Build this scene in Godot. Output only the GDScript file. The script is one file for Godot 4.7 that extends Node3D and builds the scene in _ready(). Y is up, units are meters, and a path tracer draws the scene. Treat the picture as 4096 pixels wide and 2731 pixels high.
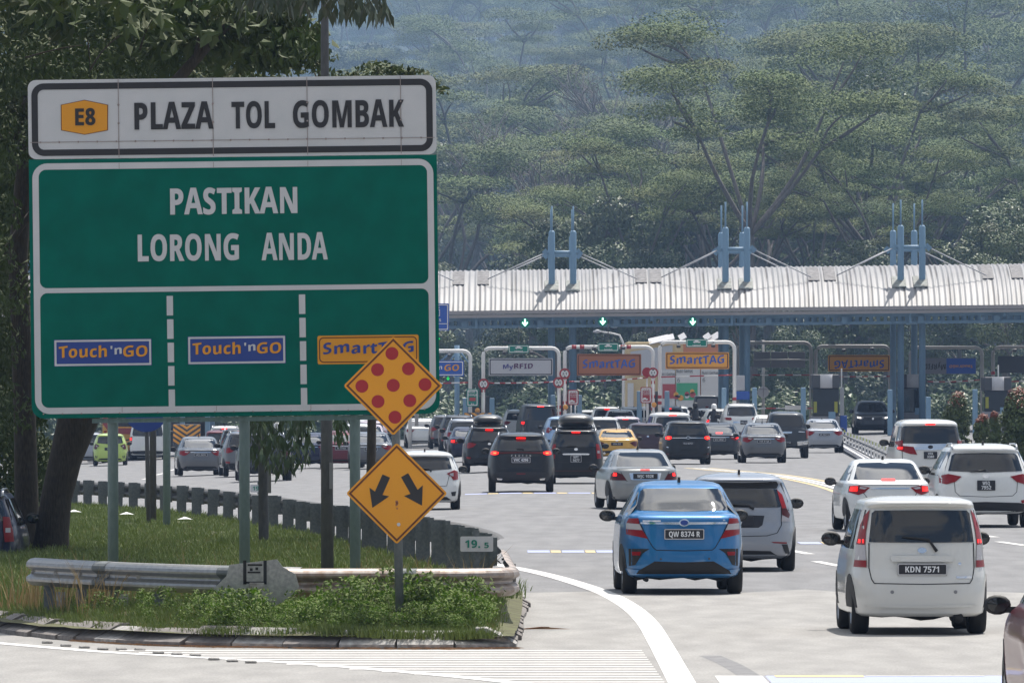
extends Node3D
# A toll plaza on a motorway below a forested hill, seen through a long lens from a slip road gore.

const F := 9000.0      # focal length in pixels of the 1024 wide picture
const HC := 2.7        # height of the camera above the carriageway
const HORIZON := 391.0 # row of the horizon in that picture
var counts := {}
var rng := RandomNumberGenerator.new()
var mats := {}
var noise := FastNoiseLite.new()
var bold: Font
var plain: Font

func _ready():
	rng.seed = 20240511
	noise.seed = 7
	noise.frequency = 1.0
	set_view()
	set_light()
	bold = SystemFont.new(); bold.font_names = PackedStringArray(["Droid Sans"]); bold.font_weight = 700
	plain = SystemFont.new(); plain.font_names = PackedStringArray(["Droid Sans"])
	make_materials()
	build_land()
	build_road()
	build_markings()
	build_verge()
	build_plaza()
	build_forest()
	build_barriers()
	build_signs()
	build_near_tree()
	build_cars()
	build_small_things()

func set_view():
	var cam := Camera3D.new()
	cam.name = "camera"
	add_child(cam)
	cam.position = Vector3(0, HC, 0)
	cam.rotation.x = atan((HORIZON - 341.0) / F)
	cam.fov = rad_to_deg(2.0 * atan(341.0 / F))
	cam.near = 1.0
	cam.far = 4000.0
	cam.current = true

func set_light():
	var sun := DirectionalLight3D.new()
	sun.name = "sun"
	add_child(sun)
	sun.look_at_from_position(Vector3.ZERO, Vector3(-0.16, -0.87, 0.46), Vector3.UP)
	sun.light_energy = 1.5
	sun.light_color = Color(1.0, 0.97, 0.93)
	sun.light_angular_distance = 0.5
	sun.shadow_enabled = true
	var we := WorldEnvironment.new()
	we.name = "world"
	add_child(we)
	var e := Environment.new()
	we.environment = e
	e.background_mode = Environment.BG_SKY
	var sky := Sky.new()
	var pm := PanoramaSkyMaterial.new()
	pm.panorama = ImageTexture.create_from_image(sky_image())
	sky.sky_material = pm
	e.sky = sky
	e.background_energy_multiplier = 0.42
	e.tonemap_mode = Environment.TONE_MAPPER_LINEAR
	e.tonemap_exposure = 1.3
	e.sdfgi_enabled = true
	e.ssao_enabled = true
	e.ssil_enabled = true
	e.fog_enabled = true
	e.fog_density = 0.00013
	e.fog_light_color = Color(0.66, 0.80, 1.0)
	# thicker haze lies along the foot of the hill beyond the toll plaza
	e.volumetric_fog_enabled = true
	e.volumetric_fog_density = 0.0
	var bank := FogVolume.new()
	bank.name = "haze_bank"
	bank.size = Vector3(500, 160, 900)
	bank.position = Vector3(0, 60, -936)
	var fm := FogMaterial.new()
	fm.density = 0.00078
	fm.albedo = Color(0.70, 0.83, 0.97)
	bank.material = fm
	add_child(bank)
	bank.set_meta("kind", "stuff")
	tag(bank, "pale blue haze lying along the forested hillside", "haze")

func sky_image() -> Image:
	var w := 768
	var h := 384
	var im := Image.create(w, h, false, Image.FORMAT_RGBF)
	var n := FastNoiseLite.new()
	n.seed = 11
	n.noise_type = FastNoiseLite.TYPE_SIMPLEX_SMOOTH
	n.fractal_octaves = 5
	n.frequency = 1.3
	for j in h:
		var el := PI * (0.5 - (j + 0.5) / h)
		var t := clampf(sin(el), 0.0, 1.0)
		var blue := Color(0.62, 0.78, 0.98).lerp(Color(0.20, 0.42, 0.82), pow(t, 0.55))
		for i in w:
			var az := TAU * (i + 0.5) / w
			var d := Vector3(cos(el) * sin(az), sin(el), -cos(el) * cos(az))
			var q := Vector3(d.x, 0, d.z) / (absf(d.y) + 0.22)
			var c := n.get_noise_3d(q.x, q.z * 1.1, 3.0) * 0.9 + 0.5
			var cover := smoothstep(0.36, 0.62, c)
			var near := pow(maxf(d.dot(Vector3(0.16, 0.87, -0.46).normalized()), 0.0), 5.0)
			var col := blue.lerp(Color(1.25, 1.24, 1.22).lerp(Color(0.82, 0.85, 0.92), smoothstep(0.6, 0.95, c)) * (1.1 + 4.5 * near), cover * 0.92)
			if d.y < 0.0:
				col = Color(0.30, 0.32, 0.30)
			im.set_pixel(i, j, col)
	return im

# ---------- helpers ----------
func px(x: float, y: float, d: float) -> Vector3:   # a spot of the photograph (4096 wide) at a distance
	return Vector3((x / 4.0 - 512.0) / F * d, HC + (HORIZON - y / 4.0) / F * d, -d)

func xat(x: float, d: float) -> float:
	return (x / 4.0 - 512.0) / F * d

func ground(x: float, d: float) -> float:           # height of the carriageway
	var g := 0.04 * minf(x, 0.0) * smoothstep(150.0, 290.0, d)
	g = maxf(g, -1.2)
	g += (0.15 + 0.025 * maxf(x, 0.0)) * smoothstep(405.0, 455.0, d)
	return g

func numbered(called: String, parent: Node) -> String:
	var key := str(parent.get_instance_id()) + called
	var n: int = counts.get(key, 0)
	counts[key] = n + 1
	return called if n == 0 else "%s_%03d" % [called, n]

func tag(o, label, category, group = ""):
	o.set_meta("label", label)
	o.set_meta("category", category)
	if group != "":
		o.set_meta("group", group)
	return o

func thing(called: String, label: String, category: String, at := Vector3.ZERO, turn := 0.0, group := "") -> Node3D:
	var o := Node3D.new()
	o.name = numbered(called, self)
	add_child(o)
	o.position = at
	o.rotation.y = turn
	tag(o, label, category, group)
	return o

func place(called: String, mesh: Mesh, m: Material, parent: Node) -> MeshInstance3D:
	var o := MeshInstance3D.new()
	o.name = numbered(called, parent)
	o.mesh = mesh
	o.material_override = m
	parent.add_child(o)
	return o

func obj(called: String, st: SurfaceTool, m: Material, parent: Node = self) -> MeshInstance3D:
	return place(called, done(st), m, parent)

func done(st: SurfaceTool) -> ArrayMesh:
	st.generate_normals()
	return st.commit()

func struct(called: String, st: SurfaceTool, m: Material) -> MeshInstance3D:
	var o := obj(called, st, m, self)
	o.set_meta("kind", "structure")
	return o

func start(smooth := false) -> SurfaceTool:
	var st := SurfaceTool.new()
	st.begin(Mesh.PRIMITIVE_TRIANGLES)
	st.set_smooth_group(0 if smooth else -1)
	return st

func v(st: SurfaceTool, p: Vector3):
	st.set_uv(Vector2(p.x, p.z))
	st.add_vertex(p)

func tri(st, a, b, c):
	v(st, a); v(st, b); v(st, c)

func quad(st, a, b, c, d):
	tri(st, a, b, c)
	tri(st, a, c, d)

func box(st, c: Vector3, s: Vector3, b := Basis.IDENTITY):
	var h := s * 0.5
	var p := []
	for k in 8:
		p.append(c + b * Vector3(h.x if k & 1 else -h.x, h.y if k & 2 else -h.y, h.z if k & 4 else -h.z))
	quad(st, p[4], p[6], p[7], p[5])
	quad(st, p[1], p[3], p[2], p[0])
	quad(st, p[5], p[7], p[3], p[1])
	quad(st, p[0], p[2], p[6], p[4])
	quad(st, p[6], p[2], p[3], p[7])
	quad(st, p[0], p[4], p[5], p[1])

func bevel_box(st, c: Vector3, s: Vector3, r: float, b := Basis.IDENTITY):   # a box with chamfered long edges seen from the front
	var h := s * 0.5
	var poly := PackedVector2Array([Vector2(-h.x + r, -h.y), Vector2(-h.x, -h.y + r), Vector2(-h.x, h.y - r), Vector2(-h.x + r, h.y), Vector2(h.x - r, h.y), Vector2(h.x, h.y - r), Vector2(h.x, -h.y + r), Vector2(h.x - r, -h.y)])
	var inner := PackedVector2Array()
	for q in poly:
		inner.append(q * Vector2((h.x - r) / h.x, (h.y - r) / h.y))
	for z in [1.0, -1.0]:
		for i in 8:
			var j := (i + 1) % 8
			var a := c + b * Vector3(poly[i].x, poly[i].y, z * (h.z - r))
			var a2 := c + b * Vector3(poly[j].x, poly[j].y, z * (h.z - r))
			var i1 := c + b * Vector3(inner[i].x, inner[i].y, z * h.z)
			var i2 := c + b * Vector3(inner[j].x, inner[j].y, z * h.z)
			if z > 0:
				quad(st, a, a2, i2, i1)
				tri(st, i1, i2, c + b * Vector3(0, 0, h.z))
				quad(st, a, c + b * Vector3(poly[i].x, poly[i].y, -(h.z - r)), c + b * Vector3(poly[j].x, poly[j].y, -(h.z - r)), a2)
			else:
				quad(st, a2, a, i1, i2)
				tri(st, i2, i1, c + b * Vector3(0, 0, -h.z))

func tube(st, pts: Array, radii, sides := 8, cap := true):
	var rings := []
	var n := pts.size()
	var up := Vector3.UP
	for i in n:
		var dir: Vector3 = (pts[mini(i + 1, n - 1)] - pts[maxi(i - 1, 0)]).normalized()
		var ref := Vector3.RIGHT if absf(dir.dot(up)) > 0.9 else up
		var a := dir.cross(ref).normalized()
		var b := dir.cross(a).normalized()
		var r: float = radii[i] if radii is Array else radii
		var ring := []
		for k in sides:
			var t := TAU * k / sides
			ring.append(pts[i] + (a * cos(t) + b * sin(t)) * r)
		rings.append(ring)
	for i in n - 1:
		for k in sides:
			var k2 := (k + 1) % sides
			quad(st, rings[i][k], rings[i + 1][k], rings[i + 1][k2], rings[i][k2])
	if cap:
		for k in sides:
			var k2 := (k + 1) % sides
			tri(st, pts[0], rings[0][k], rings[0][k2])
			tri(st, pts[n - 1], rings[n - 1][k2], rings[n - 1][k])

func lathe(st, prof: Array, seg: int, xf := Transform3D.IDENTITY):   # profile of (radius, height) turned round y
	for i in prof.size() - 1:
		for k in seg:
			var t0 := TAU * k / seg
			var t1 := TAU * (k + 1) / seg
			var a: Vector2 = prof[i]
			var b: Vector2 = prof[i + 1]
			quad(st, xf * Vector3(a.x * cos(t0), a.y, a.x * sin(t0)), xf * Vector3(b.x * cos(t0), b.y, b.x * sin(t0)), xf * Vector3(b.x * cos(t1), b.y, b.x * sin(t1)), xf * Vector3(a.x * cos(t1), a.y, a.x * sin(t1)))

func extrude(st, poly: PackedVector2Array, z0: float, z1: float, xf := Transform3D.IDENTITY):
	var idx := Geometry2D.triangulate_polygon(poly)
	for k in range(0, idx.size(), 3):
		var a := poly[idx[k]]
		var b := poly[idx[k + 1]]
		var c := poly[idx[k + 2]]
		if (b - a).cross(c - a) > 0:
			var t := b; b = c; c = t
		tri(st, xf * Vector3(a.x, a.y, z1), xf * Vector3(b.x, b.y, z1), xf * Vector3(c.x, c.y, z1))
		tri(st, xf * Vector3(a.x, a.y, z0), xf * Vector3(c.x, c.y, z0), xf * Vector3(b.x, b.y, z0))
	var cw := Geometry2D.is_polygon_clockwise(poly)
	for i in poly.size():
		var a := poly[i]
		var b := poly[(i + 1) % poly.size()]
		if cw:
			var t := a; a = b; b = t
		quad(st, xf * Vector3(a.x, a.y, z1), xf * Vector3(a.x, a.y, z0), xf * Vector3(b.x, b.y, z0), xf * Vector3(b.x, b.y, z1))

func round_rect(x0: float, y0: float, x1: float, y1: float, r: float, seg := 6) -> PackedVector2Array:
	var p := PackedVector2Array()
	var cs := [Vector2(x1 - r, y1 - r), Vector2(x0 + r, y1 - r), Vector2(x0 + r, y0 + r), Vector2(x1 - r, y0 + r)]
	for k in 4:
		for i in seg + 1:
			var t := PI * 0.5 * (k + float(i) / seg)
			p.append(cs[k] + Vector2(cos(t), sin(t)) * r)
	return p

func ring(st, outer: PackedVector2Array, inner: PackedVector2Array, z0: float, z1: float):
	var n := outer.size()
	for i in n:
		var j := (i + 1) % n
		var o0 := outer[i]
		var o1 := outer[j]
		var i0 := inner[i]
		var i1 := inner[j]
		quad(st, Vector3(o0.x, o0.y, z1), Vector3(i0.x, i0.y, z1), Vector3(i1.x, i1.y, z1), Vector3(o1.x, o1.y, z1))
		quad(st, Vector3(o0.x, o0.y, z0), Vector3(o0.x, o0.y, z1), Vector3(o1.x, o1.y, z1), Vector3(o1.x, o1.y, z0))
		quad(st, Vector3(i0.x, i0.y, z1), Vector3(i0.x, i0.y, z0), Vector3(i1.x, i1.y, z0), Vector3(i1.x, i1.y, z1))

func disc(r: float, n := 24, c := Vector2.ZERO) -> PackedVector2Array:
	var p := PackedVector2Array()
	for k in n:
		p.append(c + Vector2(cos(TAU * k / n), sin(TAU * k / n)) * r)
	return p

func words(called: String, s: String, height: float, width: float, at: Vector3, m: Material, parent: Node, slant := 0.0, font: Font = null, depth := 0.008, heavy := 0.0) -> MeshInstance3D:
	var t := TextMesh.new()
	var f = font if font else bold
	if slant != 0.0 or heavy > 0.0:
		var fv := FontVariation.new()
		fv.base_font = f
		fv.variation_embolden = heavy
		fv.variation_transform = Transform2D(Vector2(1, 0), Vector2(slant, 1), Vector2.ZERO)
		f = fv
	t.font = f
	t.text = s
	t.font_size = 64
	t.pixel_size = height / (64.0 * 0.714)
	t.depth = depth
	t.curve_step = 1.5
	t.horizontal_alignment = HORIZONTAL_ALIGNMENT_CENTER
	t.vertical_alignment = VERTICAL_ALIGNMENT_CENTER
	var o := MeshInstance3D.new()
	o.name = numbered(called, parent)
	o.mesh = t
	o.material_override = m
	parent.add_child(o)
	o.position = at
	if width > 0.0:
		var w: float = t.get_aabb().size.x
		if w > 0.001:
			o.scale.x = width / w
	return o

# ---------- materials ----------
func mat(key: String, col: Color, rough := 0.6, metal := 0.0) -> StandardMaterial3D:
	if mats.has(key):
		return mats[key]
	var m := StandardMaterial3D.new()
	m.albedo_color = col
	m.roughness = rough
	m.metallic = metal
	m.cull_mode = BaseMaterial3D.CULL_DISABLED
	mats[key] = m
	return m

func speckle(key: String, m: StandardMaterial3D, lo: Color, hi: Color, freq: float, scale: Vector3, bump := 0.0, world := true, sd := 1):
	var n := FastNoiseLite.new()
	n.seed = sd
	n.frequency = freq
	n.fractal_octaves = 5
	var t := NoiseTexture2D.new()
	t.width = 512; t.height = 512
	t.seamless = true
	t.noise = n
	var g := Gradient.new()
	g.set_color(0, lo); g.set_color(1, hi)
	t.color_ramp = g
	m.albedo_texture = t
	m.albedo_color = Color.WHITE
	m.uv1_triplanar = true
	m.uv1_world_triplanar = world
	m.uv1_scale = scale
	if bump > 0.0:
		var t2 := NoiseTexture2D.new()
		t2.width = 512; t2.height = 512
		t2.seamless = true
		t2.noise = n
		t2.as_normal_map = true
		t2.bump_strength = bump
		m.normal_enabled = true
		m.normal_texture = t2
	return m

func paint(key: String, col: Color, metal := 0.0, rough := 0.38) -> StandardMaterial3D:
	var m := mat(key, col, rough, metal)
	m.clearcoat_enabled = true
	m.clearcoat = 0.8
	m.clearcoat_roughness = 0.06
	return m

func glow(key: String, col: Color, energy: float) -> StandardMaterial3D:
	var m := mat(key, col, 0.3)
	m.emission_enabled = true
	m.emission = col
	m.emission_energy_multiplier = energy
	return m

func lin(r: float, g: float, b: float) -> Color:
	return Color(r, g, b).linear_to_srgb()

func leaf_mat(key: String, tint: Color, rough := 0.5, back := Color(0.1, 0.16, 0.03)) -> StandardMaterial3D:
	var m := mat(key, tint, rough)
	m.vertex_color_use_as_albedo = true
	m.backlight_enabled = true
	m.backlight = back
	return m

func make_materials():
	speckle("", mat("asphalt", Color.WHITE, 0.85), lin(0.145, 0.147, 0.155), lin(0.225, 0.227, 0.235), 0.012, Vector3(0.22, 0.22, 0.035), 0.0, true, 3)
	var a: StandardMaterial3D = mats["asphalt"]
	a.detail_enabled = true
	a.detail_blend_mode = BaseMaterial3D.BLEND_MODE_MUL
	var dn := FastNoiseLite.new(); dn.seed = 9; dn.frequency = 0.2
	var dt := NoiseTexture2D.new(); dt.width = 512; dt.height = 512; dt.seamless = true; dt.noise = dn
	var dg := Gradient.new(); dg.set_color(0, Color(0.86, 0.86, 0.86)); dg.set_color(1, Color(1, 1, 1)); dt.color_ramp = dg
	a.detail_albedo = dt
	a.detail_uv_layer = BaseMaterial3D.DETAIL_UV_1
	speckle("", mat("brighter_asphalt", Color.WHITE, 0.85), lin(0.235, 0.23, 0.222), lin(0.345, 0.338, 0.325), 0.012, Vector3(0.26, 0.26, 0.05), 0.0, true, 33)  # near road colour, with its brightening toward the viewer put in
	var oa: StandardMaterial3D = mats["brighter_asphalt"]
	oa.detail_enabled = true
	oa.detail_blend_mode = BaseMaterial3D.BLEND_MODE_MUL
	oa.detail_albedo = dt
	speckle("", mat("soil", Color.WHITE, 0.95), lin(0.05, 0.045, 0.02), lin(0.12, 0.13, 0.05), 0.02, Vector3.ONE * 0.3, 0.0, true, 5)
	speckle("", mat("hillside", Color.WHITE, 0.95), lin(0.012, 0.02, 0.008), lin(0.04, 0.055, 0.02), 0.03, Vector3.ONE * 0.05, 0.0, true, 6)
	speckle("", mat("kerb", Color.WHITE, 0.9), lin(0.10, 0.09, 0.085), lin(0.27, 0.25, 0.235), 0.02, Vector3.ONE * 0.7, 1.5, true, 8)
	speckle("", mat("kerb_white", Color.WHITE, 0.8), lin(0.16, 0.15, 0.14), lin(0.52, 0.51, 0.49), 0.03, Vector3.ONE * 0.6, 1.5, true, 9)
	speckle("", mat("line_white", Color.WHITE, 0.7), lin(0.48, 0.48, 0.48), lin(0.64, 0.64, 0.63), 0.03, Vector3.ONE * 0.6, 0.0, true, 10)
	speckle("", mat("line_worn", Color.WHITE, 0.75), lin(0.38, 0.37, 0.36), lin(0.60, 0.59, 0.58), 0.03, Vector3.ONE * 0.8, 0.0, true, 19)
	mat("line_yellow", lin(0.50, 0.40, 0.21), 0.7)
	mat("line_blue", lin(0.30, 0.34, 0.54), 0.7)
	speckle("", mat("galv", Color.WHITE, 0.36, 0.75), lin(0.26, 0.265, 0.27), lin(0.42, 0.425, 0.43), 0.02, Vector3.ONE * 1.5, 0.0, true, 12)
	speckle("", mat("galv_rust", Color.WHITE, 0.45, 0.55), lin(0.22, 0.15, 0.11), lin(0.42, 0.415, 0.41), 0.01, Vector3.ONE * 1.5, 0.0, true, 13)
	speckle("", mat("post_steel", Color.WHITE, 0.7, 0.2), lin(0.10, 0.115, 0.125), lin(0.17, 0.185, 0.19), 0.02, Vector3.ONE * 1.5, 0.0, true, 14)
	speckle("", mat("pole_dark", Color.WHITE, 0.75), lin(0.05, 0.052, 0.055), lin(0.10, 0.10, 0.105), 0.02, Vector3(1.5, 0.5, 1.5), 0.0, true, 15)
	speckle("", mat("pole_green", Color.WHITE, 0.6, 0.2), lin(0.13, 0.19, 0.20), lin(0.20, 0.27, 0.28), 0.02, Vector3(1.5, 0.6, 1.5), 0.0, true, 16)
	speckle("", mat("bark", Color.WHITE, 0.95), lin(0.022, 0.018, 0.013), lin(0.075, 0.06, 0.043), 0.03, Vector3(2.2, 0.35, 2.2), 3.0, true, 17)
	speckle("", mat("bark_pale", Color.WHITE, 0.9), lin(0.10, 0.085, 0.075), lin(0.26, 0.23, 0.21), 0.03, Vector3(0.5, 0.12, 0.5), 0.0, true, 18)
	speckle("", mat("sign_green", Color.WHITE, 0.45), lin(0.0, 0.105, 0.078), lin(0.0, 0.135, 0.1), 0.01, Vector3.ONE * 0.4, 0.0, true, 21)
	mats["sign_green"].metallic_specular = 0.2
	speckle("", mat("sign_white", Color.WHITE, 0.45), lin(0.52, 0.53, 0.55), lin(0.58, 0.58, 0.60), 0.01, Vector3.ONE * 0.4, 0.0, true, 22)
	mat("sign_black", lin(0.018, 0.018, 0.022), 0.5)
	mat("sign_orange", lin(0.72, 0.30, 0.012), 0.45)
	mat("sign_brown", lin(0.12, 0.03, 0.008), 0.5)
	mat("sign_red", lin(0.34, 0.012, 0.02), 0.5)
	mat("sign_blue", lin(0.016, 0.05, 0.26), 0.45)
	mat("sign_backs", lin(0.20, 0.20, 0.21), 0.6, 0.3)
	mat("seam", lin(0.30, 0.25, 0.24), 0.8)
	mat("steel_blue", lin(0.17, 0.285, 0.40), 0.55)
	mats["steel_navy"] = mats["steel_blue"]
	mats["steel_mid"] = mats["steel_blue"]
	mat("roof_trim", lin(0.34, 0.32, 0.32), 0.6)
	mat("tube_white", lin(0.72, 0.71, 0.69), 0.5)
	mat("tube_grey", lin(0.38, 0.37, 0.36), 0.6)
	mat("stripe_red", lin(0.36, 0.035, 0.04), 0.5)
	mat("stripe_white", lin(0.72, 0.70, 0.68), 0.5)
	mat("plaza_green", lin(0.0, 0.20, 0.14), 0.5)
	mat("tag_brown", lin(0.36, 0.14, 0.07), 0.5)
	mat("tag_orange", lin(0.72, 0.33, 0.045), 0.5)
	mat("tag_blue", lin(0.03, 0.10, 0.42), 0.5)
	mat("grey_dark", lin(0.06, 0.065, 0.075), 0.6)
	mat("grey_mid", lin(0.22, 0.22, 0.24), 0.6)
	mat("grey_pale", lin(0.48, 0.48, 0.50), 0.6)
	mat("cream", lin(0.62, 0.47, 0.26), 0.8)
	mat("salmon", lin(0.55, 0.22, 0.12), 0.8)
	mat("poster_white", lin(0.62, 0.60, 0.58), 0.7)
	mat("poster_green", lin(0.06, 0.36, 0.18), 0.7)
	mat("poster_red", lin(0.42, 0.07, 0.07), 0.7)
	mat("rubber", lin(0.012, 0.012, 0.013), 0.8)
	mat("trim", lin(0.012, 0.012, 0.014), 0.65)
	mat("under", lin(0.010, 0.010, 0.011), 0.9)
	mat("chrome", lin(0.75, 0.76, 0.78), 0.12, 1.0)
	mat("rim", lin(0.45, 0.46, 0.48), 0.3, 0.9)
	mat("plate_black", lin(0.012, 0.013, 0.02), 0.35)
	mat("plate_text", lin(0.75, 0.77, 0.80), 0.5)
	mat("gap", lin(0.02, 0.02, 0.022), 0.9)
	var g := mat("glass", lin(0.014, 0.016, 0.02), 0.04)
	g.metallic_specular = 0.62
	var lr := mat("lamp_red", lin(0.24, 0.006, 0.010), 0.3)
	lr.metallic_specular = 0.35
	var ld := mat("lamp_dark", lin(0.08, 0.005, 0.008), 0.3)
	ld.metallic_specular = 0.35
	mat("lamp_clear", lin(0.42, 0.40, 0.42), 0.15)
	glow("lamp_lit", Color(1.0, 0.10, 0.06), 1.6)
	glow("lamp_hot", Color(1.0, 0.42, 0.22), 2.0)
	glow("head_lit", Color(1.0, 0.97, 0.9), 2.2)
	glow("arrow_lit", Color(0.75, 1.0, 0.9), 2.5)
	glow("arrow_edge", Color(0.05, 0.8, 0.35), 0.8)
	speckle("", mat("helmet", Color.WHITE, 0.3), lin(0.7, 0.7, 0.7), lin(0.75, 0.75, 0.75), 0.02, Vector3.ONE)
	mat("cloth_dark", lin(0.02, 0.02, 0.025), 0.9)
	mat("skin", lin(0.25, 0.14, 0.09), 0.6)
	mat("litter", lin(0.7, 0.7, 0.7), 0.8)
	mat("straw", lin(0.38, 0.22, 0.12), 0.9)

# ---------- land, road, verge ----------
func hill(x: float, d: float) -> float:
	var e := d - 70.0 * smoothstep(4.0, -26.0, x)
	e += 18.0 * noise.get_noise_2d(x * 0.012, d * 0.006)
	var t := maxf(e - 525.0, 0.0)
	return 0.00022 * t * t / (1.0 + 0.0022 * t) + 0.012 * t

func build_land():
	var st := start(true)
	var xs := []
	for i in 61:
		xs.append(-450.0 + 15.0 * i)
	var ds := [-400.0, -100.0, 20.0]
	for i in 100:
		ds.append(60.0 + i * 15.0)
	for i in 6:
		ds.append(1600.0 + i * 260.0)
	for j in ds.size() - 1:
		for i in xs.size() - 1:
			var p := []
			for k in [[i, j], [i + 1, j], [i + 1, j + 1], [i, j + 1]]:
				var x: float = xs[k[0]]
				var d: float = ds[k[1]]
				p.append(Vector3(x, hill(x, d) + ground(clampf(x, -40, 30), d) - 0.45, -d))
			quad(st, p[0], p[3], p[2], p[1])
	st.index()
	struct("terrain", st, mats.hillside)

func sheet(st, rows: Array, lift: float):   # rows of points, each row from left to right
	for j in rows.size() - 1:
		for i in rows[j].size() - 1:
			var p := []
			for q in [rows[j][i], rows[j][i + 1], rows[j + 1][i + 1], rows[j + 1][i]]:
				p.append(Vector3(q.x, ground(q.x, q.y) + lift, -q.y))
			quad(st, p[0], p[3], p[2], p[1])

func build_road():
	var st := start(true)
	var rows := []
	var d := 20.0
	while d < 560.0:
		var row := []
		for i in 41:
			row.append(Vector2(-60.0 + 2.5 * i, d))
		rows.append(row)
		d += 6.0
	sheet(st, rows, 0.0)
	struct("road", st, mats.asphalt)
	# paler near sheet, ragged ended: brightening toward the viewer put into its colour
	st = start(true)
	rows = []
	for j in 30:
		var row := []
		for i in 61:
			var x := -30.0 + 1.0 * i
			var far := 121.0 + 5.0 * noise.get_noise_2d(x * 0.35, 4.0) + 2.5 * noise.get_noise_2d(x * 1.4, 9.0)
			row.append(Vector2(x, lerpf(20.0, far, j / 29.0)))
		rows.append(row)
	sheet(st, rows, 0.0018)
	struct("brighter_near_road", st, mats.brighter_asphalt)

func smooth_path(pts: Array, step: float) -> Array:   # even points along a curve through the given ones
	var c := Curve2D.new()
	for i in pts.size():
		var t: Vector2 = (pts[mini(i + 1, pts.size() - 1)] - pts[maxi(i - 1, 0)]) / 6.0
		c.add_point(pts[i], -t, t)
	c.bake_interval = 0.2
	var out := []
	var n := int(ceil(c.get_baked_length() / step))
	for i in n + 1:
		out.append(c.sample_baked(c.get_baked_length() * i / n))
	return out

func ribbon(called: String, pts: Array, wide: float, m: Material, step := 0.8, lift := 0.005, stay := 0.0):
	var p := smooth_path(pts, step)
	var rows := []
	for i in p.size():
		var dir: Vector2 = (p[mini(i + 1, p.size() - 1)] - p[maxi(i - 1, 0)]).normalized()
		var nrm := Vector2(-dir.y, dir.x) * wide * 0.5
		if stay > 0.0:
			nrm = Vector2(-stay * 0.5, 0)
		rows.append([p[i] + nrm, p[i] - nrm])
	var st := start(true)
	sheet(st, rows, lift)
	var o := obj(called, st, m)
	o.set_meta("kind", "structure")
	return o

func flat_quad(called: String, x0: float, x1: float, d0: float, d1: float, m: Material, lift := 0.005, skew := 0.0):
	var st := start()
	sheet(st, [[Vector2(x0, d0), Vector2(x1, d0)], [Vector2(x0 + skew, d1), Vector2(x1 + skew, d1)]], lift)
	struct(called, st, m)

func gp(xn: float, yn: float) -> Vector2:   # where on the flat carriageway a spot of the photograph lies
	var d := HC * F / (yn / 4.0 - HORIZON)
	return Vector2(xat(xn, d), d)

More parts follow.
